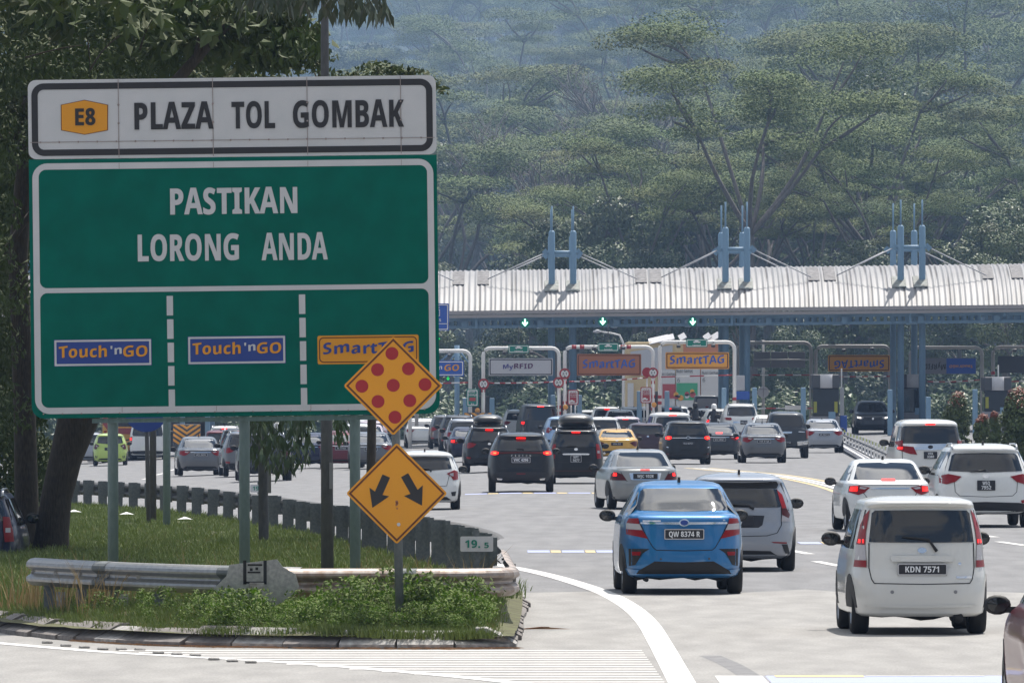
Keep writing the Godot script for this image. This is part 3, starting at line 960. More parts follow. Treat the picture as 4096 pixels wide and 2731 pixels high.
func build_plaza():
	var c := thing("toll_canopy", "long white barrel roofed toll canopy on blue tube columns", "toll canopy")
	var r := RandomNumberGenerator.new(); r.seed = 77
	speckle("", mat("flash", Color.WHITE, 0.7), lin(0.05, 0.048, 0.052), lin(0.24, 0.235, 0.24), 0.03, Vector3.ONE * 0.2)
	speckle("", mat("flash_pale", Color.WHITE, 0.7), lin(0.10, 0.09, 0.08), lin(0.30, 0.35, 0.33), 0.03, Vector3.ONE * 0.2, 0.0, true, 4)
	# corrugated vault
	var st := start(true)
	var arc := []
	for k in 13:
		var t := PI * 0.5 * k / 8.0
		arc.append(vault(t))
	var last := []
	var x := -140.0
	var rib := 0
	var period := 4
	var streak := [0.0, 0.0, 0.0]
	while x < 4480.0:
		if rib >= period:
			rib = 0
			period = r.randi_range(4, 6)
			streak = [r.randf_range(-0.2, 0.7), r.randf_range(0.2, 0.9), r.randf_range(0.35, 1.2) if r.randf() < 0.72 + 0.4 * noise.get_noise_1d(x * 0.012) else 0.12]
		var row := []
		var y0 := slope(x, 1243, 1217)
		var y1 := slope(x, 1084, 1056)
		for k in 13:
			var a: Vector2 = arc[k]
			var foot := px(x, y0, 449.4).y
			var crown := px(x, y1, 457.0).y
			var bump: float = [0.0, 0.012, 0.055, 0.045, 0.02, 0.008][rib]
			var p := Vector3(xat(x, 449.4), foot + (crown - foot) * a.y + bump * a.y, -a.x - bump * cos(PI * 0.5 * k / 8.0) * -1.0)
			var w := 0.21 + 0.045 * noise.get_noise_2d(x * 0.01, k * 0.4)
			var tt := float(k) / 8.0
			var dirt := 0.0
			if (rib == 0 or rib == 1 and streak[2] > 0.6) and tt > streak[0] - 0.05 and tt < streak[0] + streak[1]:
				dirt = streak[2] * (0.85 + 0.6 * noise.get_noise_2d(x * 0.3, k * 1.7))
			if k == 0:
				dirt = maxf(dirt, 0.35 * r.randf())
			var col := Color(w, w * 1.01, w * 1.05).lerp(Color(0.05, 0.045, 0.042), clampf(dirt, 0.0, 0.9))
			row.append([p, col])
		if not last.is_empty():
			for k in 12:
				for q in [last[k], row[k], row[k + 1], last[k], row[k + 1], last[k + 1]]:
					st.set_color(q[1])
					v(st, q[0])
		last = row
		x += 4.0
		rib += 1
	var rm := mat("roof_sheet", Color.WHITE, 0.55)
	rm.vertex_color_use_as_albedo = true
	obj("roof_sheet", st, rm, c)
	# lap joints along the roof
	for lap in [[1193, 1166, 451.0], [1120, 1094, 453.6]]:
		var s := start()
		beam_between(s, px(-140, slope(-140, lap[0], lap[1]), lap[2]), px(4480, slope(4480, lap[0], lap[1]), lap[2]), 0.025, 0.05)
		obj("roof_lap", s, mats.grey_pale, c)
	# gutter boards and beams below
	for g in [[1243, 1218, 449.2, 0.06, "gutter"], [1258, 1233, 449.25, 0.05, "fascia"]]:
		var s := start()
		beam_between(s, px(-140, slope(-140, g[0] + 7, g[1] + 7), g[2]), px(4480, slope(4480, g[0] + 7, g[1] + 7), g[2]), 0.16, g[3] * 2.0)
		obj(g[4], s, mats.roof_trim, c)
	for d in [450.3, 463.0]:
		var s := start()
		var a := px(-140, slope(-140, 1273, 1248), d)
		var b := px(4480, slope(4480, 1273, 1248), d)
		beam_between(s, a + Vector3(0, -0.06, 0), b + Vector3(0, -0.06, 0), 0.16, 0.3)
		beam_between(s, a + Vector3(0, -0.44, 0), b + Vector3(0, -0.44, 0), 0.14, 0.3)
		var n := int((b.x - a.x) / 0.36)
		for k in n:
			var p := a.lerp(b, (k + 0.5) / n) + Vector3(0, -0.25, 0)
			box(s, p, Vector3(0.17, 0.28, 0.06))
		obj("lattice_beam", s, mats.steel_navy, c)
	for k in 15:
		var xx := 60.0 + 300.0 * k
		var s := start()
		box(s, px(xx, slope(xx, 1300, 1275), 456.5), Vector3(0.3, 0.35, 13.0))
		obj("cross_beam", s, mats.steel_navy, c)
	# tube columns through the roof, with their crossbars, rods and stays
	var sets := [[45, 940, 848], [780, 932, 840], [1515, 926, 832], [2250, 921, 823], [2945, 907, 806], [3646, 899, 797], [4400, 890, 790]]
	for e in sets:
		for d in [452.0, 461.0]:
			var yo: float = 0.0 if d < 455 else -8.0
			for s in [-43.0, 43.0]:
				var xc := xat(e[0] + s, 452.0)
				var top := px(0, e[1], 452.0).y + yo * 0.012
				var g := ground(xc, d)
				var t := start(true)
				tube(t, [Vector3(xc, g, -d), Vector3(xc, top - 0.1, -d), Vector3(xc, top, -d)], [0.165, 0.165, 0.10], 14)
				obj("column", t, mats.steel_blue, c)
				var rod := start(true)
				var rt := px(0, e[2], 452.0).y
				tube(rod, [Vector3(xc, top - 0.2, -d), Vector3(xc, rt, -d)], 0.045, 8)
				obj("rod", rod, mats.steel_blue, c)
				if d < 455:
					obj("flashing", roof_patch(e[0] + s - 28, e[0] + s + 28, 0.40, 0.72), mats.flash_pale, c)
			var by := px(0, e[1] + 88, 452.0).y
			var bar := start(true)
			tube(bar, [Vector3(xat(e[0] - 62, 452.0), by, -d), Vector3(xat(e[0] + 62, 452.0), by, -d)], 0.10, 12)
			obj("crossbar", bar, mats.steel_blue, c)
			for s in [-1.0, 1.0]:
				var lug := start()
				box(lug, Vector3(xat(e[0] + s * 66, 452.0), by, -d), Vector3(0.26, 0.34, 0.1), Basis(Vector3.BACK, PI / 4))
				obj("stay_lug", lug, mats.steel_blue, c)
				var stay := start(true)
				tube(stay, [Vector3(xat(e[0] + s * 66, 452.0), by, -d), Vector3(xat(e[0] + s * 300, 452.0), px(0, slope(e[0], 1120, 1096), 452.0).y, -d)], 0.03, 5)
				obj("stay", stay, mats.grey_pale, c)
				if d < 455:
					var fx: float = e[0] + s * 318
					obj("stay_flashing", roof_patch(fx - 23, fx + 23, 0.62, 1.25), mats.flash, c)
	for q in [[1905, 1270, 1310], [2928, 1262, 1300], [3640, 1243, 1290], [2210, 1262, 1282], [2300, 1262, 1282], [2606, 1258, 1282], [3002, 1262, 1274], [3310, 1256, 1270], [4016, 1250, 1262]]:
		var dp := start()
		var a := px(q[0], q[1], 449.6)
		var b := px(q[0], q[2], 449.6)
		tube(dp, [a, b], 0.07, 8)
		obj("downpipe", dp, mats.steel_blue, c)
	build_lanes()
	build_backdrop()

func vault(t: float) -> Vector2:   # depth and share of the height along the arc; it leaves the eaves at a slant
	var a0 := 0.75
	var a := a0 + (PI * 0.5 - a0) * t / (PI * 0.5)
	return Vector2(449.4 + 7.6 * (cos(a0) - cos(a)) / cos(a0), (sin(a) - sin(a0)) / (1.0 - sin(a0)))

func roof_spot(x: float, t: float, out: float) -> Vector3:   # a spot of the vault: t from the eaves to the crown in radians
	var foot := px(x, slope(x, 1243, 1217), 449.4).y
	var crown := px(x, slope(x, 1084, 1056), 457.0).y
	var q := vault(t)
	return Vector3(xat(x, 449.4), foot + (crown - foot) * q.y + out * 0.7, -(q.x - out * 0.7))

func roof_patch(x0: float, x1: float, t0: float, t1: float) -> SurfaceTool:
	var st := start()
	var n := 6
	for k in n:
		var a := lerpf(t0, t1, float(k) / n)
		var b := lerpf(t0, t1, float(k + 1) / n)
		quad(st, roof_spot(x0, a, 0.09), roof_spot(x0, b, 0.09), roof_spot(x1, b, 0.09), roof_spot(x1, a, 0.09))
		for x in [x0, x1]:
			quad(st, roof_spot(x, a, 0.09), roof_spot(x, b, 0.09), roof_spot(x, b, -0.02), roof_spot(x, a, -0.02))
	for t in [t0, t1]:
		quad(st, roof_spot(x0, t, 0.09), roof_spot(x1, t, 0.09), roof_spot(x1, t, -0.02), roof_spot(x0, t, -0.02))
	return st

func beam_between(st, a: Vector3, b: Vector3, tall: float, deep: float):
	var d := b - a
	var bx := Basis(d.normalized(), Vector3.UP, d.normalized().cross(Vector3.UP)).orthonormalized()
	box(st, (a + b) * 0.5, Vector3(d.length(), tall, deep), bx)

func portal(x0: float, x1: float, y: float, d: float, m: Material, label: String, bands: Array) -> Node3D:
	var a := px(x0, y, d)
	var b := px(x1, y, d)
	var t := thing("lane_gantry", label, "gantry", Vector3(a.x, ground(a.x, d), -d), 0.0, "tube gantries over the toll lanes")
	var o := t.position
	var h := a.y - o.y
	var w := b.x - a.x
	var pts := [Vector3(0, 0, 0), Vector3(0, h - 0.4, 0)]
	for k in 5:
		var q := PI * 0.5 * k / 4.0
		pts.append(Vector3(0.35 - 0.35 * cos(q), h - 0.35 + 0.35 * sin(q), 0))
	for k in 5:
		var q := PI * 0.5 * k / 4.0
		pts.append(Vector3(w - 0.35 + 0.35 * sin(q), h - 0.35 + 0.35 * cos(q), 0))
	pts.append(Vector3(w, h - 0.4, 0))
	pts.append(Vector3(w, ground(b.x, d) - o.y, 0))
	var st := start(true)
	tube(st, pts, 0.095, 10)
	obj("frame", st, m, t)
	for q in bands:
		var s := start(true)
		if q[0] == "h":
			tube(s, [Vector3(q[1] * w, h, 0), Vector3(q[1] * w + 0.22, h, 0)], 0.099, 10)
		else:
			var xx: float = 0.0 if q[0] == "l" else w
			tube(s, [Vector3(xx, q[1], 0), Vector3(xx, q[1] + 0.16, 0)], 0.099, 10)
		obj("red_band", s, mats.stripe_red, t)
	return t

func board(called: String, x0: float, y0: float, x1: float, y1: float, d: float, m: Material, label: String, cat: String, edge: Material = null, group := "") -> Node3D:
	var a := px(x0, y1, d)
	var b := px(x1, y0, d)
	var t := thing(called, label, cat, Vector3((a.x + b.x) * 0.5, (a.y + b.y) * 0.5, -d), 0.0, group)
	var w := b.x - a.x
	var h := b.y - a.y
	var st := start()
	var rc := round_rect(-w / 2, -h / 2, w / 2, h / 2, 0.05, 3)
	extrude(st, rc, -0.04, 0.0)
	obj("panel", st, m, t)
	if edge:
		var s := start()
		var g := minf(0.045, h * 0.08)
		ring(s, round_rect(-w / 2 + g, -h / 2 + g, w / 2 - g, h / 2 - g, 0.05, 3), round_rect(-w / 2 + g * 2, -h / 2 + g * 2, w / 2 - g * 2, h / 2 - g * 2, 0.04, 3), 0.0, 0.012)
		obj("border", s, edge, t)
	return t

func bar_line(x0: float, y0: float, x1: float, y1: float, d: float, n: int, sag: float, label: String):
	var t := thing("height_bar", label, "height bar", px(x0, y0, d), 0.0, "striped height bars over the lanes")
	for k in n:
		var st := start(true)
		var p := []
		for e in 2:
			var u := float(k + e) / n
			p.append(px(lerpf(x0, x1, u), lerpf(y0, y1, u) + sag * 4.0 * u * (1.0 - u), d) - t.position)
		tube(st, p, 0.038, 6)
		obj("segment", st, mats.stripe_red if k % 2 == 0 else mats.stripe_white, t)

func round_sign(x: float, y: float, d: float, rr: float, label: String, back := false, foot := true):
	var p := px(x, y, d)
	var t := thing("height_limit_sign", label, "road sign", p, 0.0, "round height limit signs")
	var st := start()
	extrude(st, disc(rr, 24), -0.03, 0.0)
	obj("plate", st, mats.stripe_red if not back else mats.sign_red, t)
	if not back:
		var s := start()
		extrude(s, disc(rr * 0.68, 20), 0.0, 0.008)
		obj("face", s, mats.stripe_white, t)
		for k in [-1.0, 1.0]:
			var w := start()
			extrude(w, PackedVector2Array([Vector2(-0.08, k * rr * 0.64), Vector2(0.08, k * rr * 0.64), Vector2(0, k * rr * 0.34)]), 0.008, 0.014)
			obj("arrow", w, mats.sign_black, t)
		words("lettering", "2.1", rr * 0.42, rr * 0.8, Vector3(0, 0, 0.012), mats.sign_black, t)
	var ps := start(true)
	tube(ps, [Vector3(0, -0.05, -0.07), Vector3(0, ground(p.x, d) - p.y if foot else -0.5, -0.07)], 0.04, 8)
	obj("post", ps, mats.tube_white, t)

func car_icon(t: Node3D, s: float, at: Vector3):
	var st := start()
	extrude(st, PackedVector2Array([Vector2(-0.5, -0.1), Vector2(-0.48, 0.05), Vector2(-0.3, 0.08), Vector2(-0.2, 0.24), Vector2(0.12, 0.24), Vector2(0.27, 0.08), Vector2(0.5, 0.04), Vector2(0.5, -0.1), Vector2(0.38, -0.1), Vector2(0.3, -0.2), Vector2(0.22, -0.1), Vector2(-0.2, -0.1), Vector2(-0.28, -0.2), Vector2(-0.36, -0.1)]), 0.0, 0.01)
	var o := obj("car_symbol", st, mats.stripe_white, t)
	o.position = at
	o.scale = Vector3(s, s, 1)

func build_lanes():
	var D := 440.0
	portal(1640, 1881, 1402, D, mats.tube_white, "white tube gantry half hidden by the big green sign", [["r", 2.2], ["r", 2.5], ["r", 1.4]])
	portal(1933, 2236, 1391, D, mats.tube_white, "white tube gantry holding the white sign board", [["r", 0.6], ["r", 0.9], ["r", 1.2], ["r", 1.5], ["r", 1.8], ["l", 2.6]])
	portal(2259, 2612, 1386, D, mats.tube_white, "red banded white gantry holding the dark orange board", [["l", 3.2], ["l", 2.9], ["l", 1.9], ["l", 1.6], ["h", 0.08], ["h", 0.17], ["h", 0.63], ["h", 0.7], ["r", 3.3], ["r", 2.9], ["r", 2.2], ["r", 1.6]])
	portal(2639, 2938, 1367, D, mats.tube_white, "white tube gantry holding the bright orange board", [["l", 2.1], ["l", 1.8], ["r", 2.0], ["r", 1.7], ["r", 1.4]])
	portal(2952, 3244, 1369, 462.0, mats.tube_grey, "thin grey gantry round the unlit grey panels", [])
	portal(3263, 3560, 1383, 462.0, mats.tube_grey, "thin grey gantry round the upside down orange board", [])
	portal(3642, 3928, 1388, 462.0, mats.tube_grey, "thin grey gantry with two short uprights on top, beyond the right columns", [])
	portal(3972, 4260, 1386, 462.0, mats.tube_grey, "grey gantry with a dark board at the right picture edge", [["l", 2.8], ["l", 2.4], ["l", 2.0]])
	var W := D - 0.15
	var b := board("lane_sign", 1640, 1440, 1856, 1503, W, mats.tag_blue, "blue lane sign board with orange letters beside the green sign", "sign", mats.stripe_white)
	words("lettering", "Touch", 0.22, 0.95, Vector3(-0.68, -0.02, 0.012), mats.sign_orange, b, 0.2)
	words("lettering", "'n", 0.2, 0.26, Vector3(0.12, 0.03, 0.012), mats.stripe_white, b, 0.2)
	words("lettering", "GO", 0.30, 0.72, Vector3(0.72, 0.0, 0.012), mats.sign_orange, b, 0.15)
	b = board("lane_sign", 1955, 1431, 2212, 1501, W, mats.grey_pale, "white lane sign board reading in dark blue and red", "sign", mats.sign_black)
	words("lettering", "My", 0.2, 0.5, Vector3(-0.64, -0.01, 0.014), mat("ink_violet", lin(0.06, 0.05, 0.22), 0.5), b, 0.25)
	words("lettering", "RFID", 0.24, 0.92, Vector3(0.12, 0.02, 0.014), mat("ink_maroon", lin(0.10, 0.03, 0.10), 0.5), b, 0.25)
	b = board("lane_sign", 2308, 1414, 2565, 1500, W, mats.tag_brown, "dull brown orange lane sign board with blue letters", "sign", mats.sign_brown)
	words("lettering", "SmartTAG", 0.38, 2.55, Vector3(0, 0, 0.014), mats.tag_blue, b, 0.25)
	b = board("lane_sign", 2662, 1407, 2916, 1474, W, mats.tag_orange, "bright orange lane sign board with blue letters", "sign", mats.sign_brown)
	words("lettering", "SmartTAG", 0.38, 2.65, Vector3(0, 0, 0.014), mats.tag_blue, b, 0.25)
	b = board("lane_sign", 3312, 1418, 3560, 1484, 461.8, mats.tag_orange, "orange lane sign board hung upside down", "sign", mats.sign_brown)
	var tt := words("lettering", "SmartTAG", 0.38, 2.55, Vector3(0, 0, 0.014), mats.tag_blue, b, 0.25)
	tt.rotation.z = PI
	b = board("lane_sign", 3672, 1430, 3904, 1494, 461.8, mats.grey_mid, "upside down grey and blue lane sign board behind the right columns", "sign")
	tt = words("lettering", "MyRFID", 0.26, 1.1, Vector3(-0.62, 0, 0.006), mats.sign_black, b, 0.25)
	tt.rotation.z = PI
	var s := start()
	box(s, Vector3(0.72, 0, 0.006), Vector3(1.5, 0.78, 0.012))
	obj("blue_half", s, mats.tag_blue, b)
	tt = words("lettering", "Touch'nGO", 0.14, 1.2, Vector3(0.72, 0, 0.014), mats.sign_orange, b, 0.2)
	tt.rotation.z = PI
	board("lane_sign", 3992, 1422, 4200, 1490, 461.8, mats.grey_dark, "dark unlit lane board at the right picture edge", "sign")
	# the unlit panel grid seen from behind
	var gp0 := thing("message_panel", "grey unlit message panel of six boxes beside the middle columns", "panel", px(3114, 1437, 461.7))
	for i in 3:
		for j in 2:
			var q := start()
			var a := px(3014 + i * 70, 1405 + j * 33, 461.7) - gp0.position
			var e := px(3014 + i * 70 + 67, 1405 + j * 33 + 31, 461.7) - gp0.position
			bevel_box(q, (a + e) * 0.5, Vector3(e.x - a.x, a.y - e.y, 0.12), 0.02)
			obj("panel", q, mats.grey_mid, gp0)
	var br := start(true)
	tube(br, [Vector3(-1.3, 0, 0.1), Vector3(1.55, 0, 0.1)], 0.04, 6)
	obj("rail", br, mats.tube_grey, gp0)
	# green lane class signs and floodlights on the gantries
	for q in [[2034, 1378, 2116, 1410, "green car lane sign over the white board"], [2391, 1370, 2475, 1404, "green car lane sign over the brown board"], [2744, 1354, 2830, 1387, "green car lane sign over the bright orange board"]]:
		var g := board("lane_class_sign", q[0], q[1], q[2], q[3], D + 0.12 - 0.3, mats.plaza_green, q[4], "sign", mats.stripe_white, "green car lane signs")
		car_icon(g, 0.36, Vector3(0, 0.06, 0.012))
		words("lettering", "SAHAJA", 0.07, 0.42, Vector3(0, -0.11, 0.012), mats.stripe_white, g)
		var rod := start(true)
		tube(rod, [Vector3(0.0, 0.2, -0.3), Vector3(0, 1.1, -0.3)], 0.025, 6)
		obj("hanger", rod, mats.grey_dark, g)
	for q in [[1798, 1418], [2017, 1407], [2126, 1407], [2376, 1390], [2493, 1388], [2714, 1381], [2853, 1379]]:
		floodlight(q[0], q[1], D - 0.1, "small floodlight under a white lane gantry", "floodlights under the white gantries")
	for q in [[3025, 1384], [3161, 1386], [3375, 1398], [3488, 1392], [4060, 1398]]:
		floodlight(q[0], q[1], 461.8, "small brownish floodlight under a grey lane gantry", "floodlights under the grey gantries")
	# lit arrows
	for q in [[2100, 1290, "lit white arrow with green glow left of the three over the lanes"], [2411, 1285, "lit white arrow with green glow in the middle over the lanes"], [2771, 1286, "lit white arrow with green glow right of the three over the lanes"]]:
		lane_arrow(q[0], q[1], 449.0, 1.0, q[2])
	lane_arrow(1792, 1512, D - 0.2, 0.55, "small green lit arrow under the blue board")
	lane_arrow(1757, 1353, D - 0.2, 0.3, "tiny green lamp beside the edge of the green sign")
	# height bars, and round limit signs
	bar_line(1640, 1535, 1872, 1528, D - 0.4, 7, 0, "red and white height bar left of the white board lane")
	bar_line(1956, 1530, 2218, 1525, D - 0.4, 12, 2, "red and white height bar below the white board")
	bar_line(2276, 1524, 2592, 1508, D - 0.4, 15, 4, "red and white height bar below the brown board")
	bar_line(2645, 1506, 2930, 1498, D - 0.4, 5, 0, "pale height bar below the bright orange board")
	bar_line(3008, 1498, 3238, 1498, 461.5, 7, 0, "red and white height bar below the unlit panels")
	bar_line(3350, 1505, 3570, 1503, 461.5, 9, 0, "red and white height bar below the upside down orange board")
	bar_line(3710, 1524, 3918, 1517, 461.5, 9, 4, "sagging red and white height bar at the right lanes")
	bar_line(4045, 1524, 4200, 1520, 461.5, 5, 0, "short red and white height bar at the right picture edge")
	round_sign(1934, 1534, D - 0.5, 0.27, "red ringed height sign on the left leg of the white board gantry")
	round_sign(2234, 1528, D - 0.5, 0.27, "red ringed height sign on the right leg of the white board gantry")
	round_sign(2259, 1493, D - 0.7, 0.27, "higher red ringed height sign left of the brown board")
	round_sign(2588, 1487, D - 0.4, 0.24, "plain red disc behind the height sign right of the brown board", true)
	round_sign(2612, 1489, D - 0.6, 0.26, "red ringed height sign between the two orange boards")
	# warning boards on the islands
	for q in [[2271, 1557, 2314, 1617, "red warning board left of the brown board lane"], [2562, 1546, 2607, 1610, "red warning board below the right end of the brown board"]]:
		var g := board("warning_sign", q[0], q[1], q[2], q[3], D - 0.8, mats.stripe_red, q[4], "sign", mats.stripe_white, "red warning boards")
		words("lettering", "AWAS", 0.12, 0.36, Vector3(0, 0.25, 0.012), mats.stripe_white, g)
		words("lettering", "PALANG", 0.05, 0.4, Vector3(0, 0.12, 0.012), mats.stripe_white, g)
		words("lettering", "DI HADAPAN", 0.04, 0.42, Vector3(0, 0.03, 0.012), mats.stripe_white, g)
		car_icon(g, 0.3, Vector3(-0.06, -0.2, 0.012))
		var p := start(true)
		for sx in [-0.1, 0.1]:
			tube(p, [Vector3(sx, -0.38, -0.07), Vector3(sx, -1.3, -0.07)], 0.03, 6)
		obj("post", p, mats.tube_white, g)
	var kg := board("class_sign", 1866, 1554, 1914, 1624, D - 0.8, mats.plaza_green, "green class one sign board left of the white board lane", "sign", mats.stripe_white)
	words("lettering", "KELAS 1", 0.10, 0.46, Vector3(0, 0.29, 0.012), mats.stripe_white, kg)
	words("lettering", "SAHAJA", 0.09, 0.44, Vector3(0, 0.14, 0.012), mats.stripe_white, kg)
	var pic := start()
	box(pic, Vector3(0, -0.07, 0.008), Vector3(0.3, 0.17, 0.012))
	obj("picture", pic, mats.poster_red, kg)
	words("lettering", "ke", 0.07, 0.14, Vector3(0, -0.29, 0.012), mats.stripe_white, kg)
	for q in [[1910, 1640, "round yellow warning lamp under the green class sign"], [2262, 1626, "round yellow warning lamp under the left red board"], [2616, 1617, "round yellow warning lamp by the right red board"]]:
		var p := px(q[0], q[1], D - 0.9)
		var t := thing("warning_lamp", q[2], "lamp", p, 0.0, "yellow warning lamps")
		var st := start(true)
		lathe(st, [Vector2(0, 0.05), Vector2(0.06, 0.045), Vector2(0.12, 0.02), Vector2(0.125, 0.0), Vector2(0.11, -0.05), Vector2(0, -0.06)], 16, Transform3D(Basis(Vector3.RIGHT, PI / 2), Vector3.ZERO))
		obj("lens", st, mat("lens_amber", lin(0.75, 0.33, 0.06), 0.3), t)
		var ps := start(true)
		tube(ps, [Vector3(0, -0.12, -0.04), Vector3(0, ground(p.x, D) - p.y, -0.04)], 0.03, 6)
		obj("post", ps, mats.tube_white, t)
	# islands with chevron noses, booths and blue pillars
	for q in [[780, "chevron"], [1915, "chevron"], [2262, "plain"], [2612, "plain"], [2945, "plain"], [3300, "plain"], [3660, "plain"], [3990, "plain"], [1500, "chevron"], [300, "plain"]]:
		var xc := xat(q[0], 450.0)
		var g := ground(xc, 450.0)
		var t := thing("toll_island", "concrete toll island %s" % ["with a striped yellow and black nose, left of the hedge trunk" if q[0] == 780 else "under the lane signs, at %d m across" % int(xc)], "toll island", Vector3(xc, g, -450.0), 0.0, "toll islands")
		if q[0] != 780:
			t.set_meta("label", "concrete island under the toll canopy between two lanes")
		var st := start()
		bevel_box(st, Vector3(0, 0.15, 0), Vector3(1.1, 0.3, 22.0), 0.04)
		obj("slab", st, mats.grey_mid, t)
		var dark := start()
		bevel_box(dark, Vector3(0, 1.35, 1.0), Vector3(1.15 if q[1] == "chevron" else 0.75, 2.1, 2.4), 0.04)
		if q[0] < 2700:
			obj("booth", dark, mats.glass, t)
		if q[1] == "chevron":
			var nose := start()
			bevel_box(nose, Vector3(0, 0.95, 11.2), Vector3(1.35, 1.3, 0.3), 0.03)
			obj("nose", nose, mats.grey_dark, t)
			for k in 6:
				for sx in [-1.0, 1.0]:
					var y: float = 0.34 + 0.25 * k
					var ch := start()
					var pg := PackedVector2Array([Vector2(0, y), Vector2(sx * 0.66, y + 0.44), Vector2(sx * 0.66, y + 0.57), Vector2(0, y + 0.13)])
					var clipped := Geometry2D.intersect_polygons(pg, PackedVector2Array([Vector2(-0.66, 0.32), Vector2(0.66, 0.32), Vector2(0.66, 1.58), Vector2(-0.66, 1.58)]))
					for cp in clipped:
						extrude(ch, cp, 11.35, 11.362)
					if clipped.size() > 0:
						obj("yellow_stripe", ch, mats.tag_orange, t)
	for q in [[730, 1560, 1750], [830, 1560, 1750], [1861, 1590, 1668], [1968, 1590, 1668], [2212, 1578, 1668], [2318, 1578, 1668], [2557, 1562, 1660], [2668, 1562, 1660], [2896, 1550, 1650], [3018, 1548, 1650], [3213, 1548, 1660], [3560, 1556, 1700], [3713, 1585, 1700], [3900, 1555, 1690]]:
		var a := px(q[0], q[1], 443.0)
		var t := thing("pillar", "pale blue guard pillar beside a toll island", "pillar", Vector3(a.x, ground(a.x, 443.0), -443.0), 0.0, "pale blue pillars beside the toll islands")
		var st := start()
		var h: float = a.y - t.position.y
		bevel_box(st, Vector3(0, h / 2, 0), Vector3(0.24, h, 0.3), 0.02)
		obj("shaft", st, mats.steel_blue, t)
	booth(3300, 1495, 445.0, "dark glazed toll booth under a pale drum, right of the middle columns")
	booth(3645, 1495, 456.0, "toll booth standing between the right blue columns")
	booth(3985, 1505, 447.0, "dark toll booth behind the red leaved topiary")
	var bb := thing("notice_box", "grey and blue notice boxes at the foot of the middle columns", "notice box", px(2962, 1530, 448.0))
	var s2 := start()
	bevel_box(s2, Vector3.ZERO, Vector3(0.42, 0.75, 0.2), 0.02)
	obj("box", s2, mats.grey_pale, bb)
	s2 = start()
	bevel_box(s2, Vector3(0.05, -0.62, 0.02), Vector3(0.8, 0.42, 0.2), 0.02)
	obj("blue_box", s2, mats.tag_blue, bb)
	# boom arms raised on the right lanes
	for q in [[3366, 1472, 1700, "raised white boom arm before the upside down orange board"], [3993, 1458, 1620, "raised white boom arm with hanging sheet at the right booth"]]:
		var p := px(q[0], q[2], 446.0)
		var t := thing("boom_barrier", q[3], "boom barrier", p)
		var st := start()
		var up := px(q[0], q[1], 446.0).y - p.y
		bevel_box(st, Vector3(0, up / 2, 0), Vector3(0.07, up, 0.05), 0.01)
		obj("arm", st, mats.tube_white, t)
		var sh := start()
		box(sh, Vector3(0.02, up * 0.42, 0.04), Vector3(0.2, up * 0.5, 0.02))
		obj("hanging_sheet", sh, mats.grey_pale, t)
		var bs := start()
		bevel_box(bs, Vector3(0.1, 0.0, -0.1), Vector3(0.34, 1.0, 0.34), 0.02)
		obj("cabinet", bs, mats.tag_blue, t)
	var lb := thing("boom_barrier", "lowered red and white boom arm beside the toll booth", "boom barrier", px(3140, 1631, 446.0))
	for k in 6:
		var st := start()
		box(st, Vector3(-1.2 + 0.5 * k, 0, 0), Vector3(0.5, 0.06, 0.05))
		obj("segment", st, mats.stripe_red if k % 2 else mats.grey_pale, lb)
	var sh := start()
	box(sh, Vector3(0.55, 0.03, 0.05), Vector3(1.1, 0.22, 0.02))
	obj("hanging_sheet", sh, mats.stripe_white, lb)

func floodlight(x: float, y: float, d: float, label: String, group: String):
	var t := thing("floodlight", label, "floodlight", px(x, y, d), 0.0, group)
	var st := start()
	bevel_box(st, Vector3(0, -0.02, 0.04), Vector3(0.2, 0.16, 0.14), 0.03, Basis(Vector3.RIGHT, 0.6))
	obj("housing", st, mats.grey_dark, t)
	var s := start()
	box(s, Vector3(0, 0.1, 0), Vector3(0.04, 0.16, 0.04))
	obj("bracket", s, mats.tube_grey, t)

func lane_arrow(x: float, y: float, d: float, k: float, label: String):
	var t := thing("lane_signal", label, "signal lamp", px(x, y, d))
	var st := start()
	extrude(st, disc(0.24 * k, 18), -0.2, -0.01)
	obj("housing", st, mats.plaza_green if k > 0.9 else mats.grey_dark, t)
	var a := PackedVector2Array([Vector2(-0.035, 0.19), Vector2(0.035, 0.19), Vector2(0.035, -0.02), Vector2(0.12, 0.05), Vector2(0.15, 0.01), Vector2(0, -0.17), Vector2(-0.15, 0.01), Vector2(-0.12, 0.05), Vector2(-0.035, -0.02)])
	var big := PackedVector2Array()
	for p in a:
		big.append(p * k)
	var s := start()
	extrude(s, big, -0.01, 0.012)
	obj("arrow", s, mats.arrow_lit if k > 0.9 else mats.arrow_edge, t)

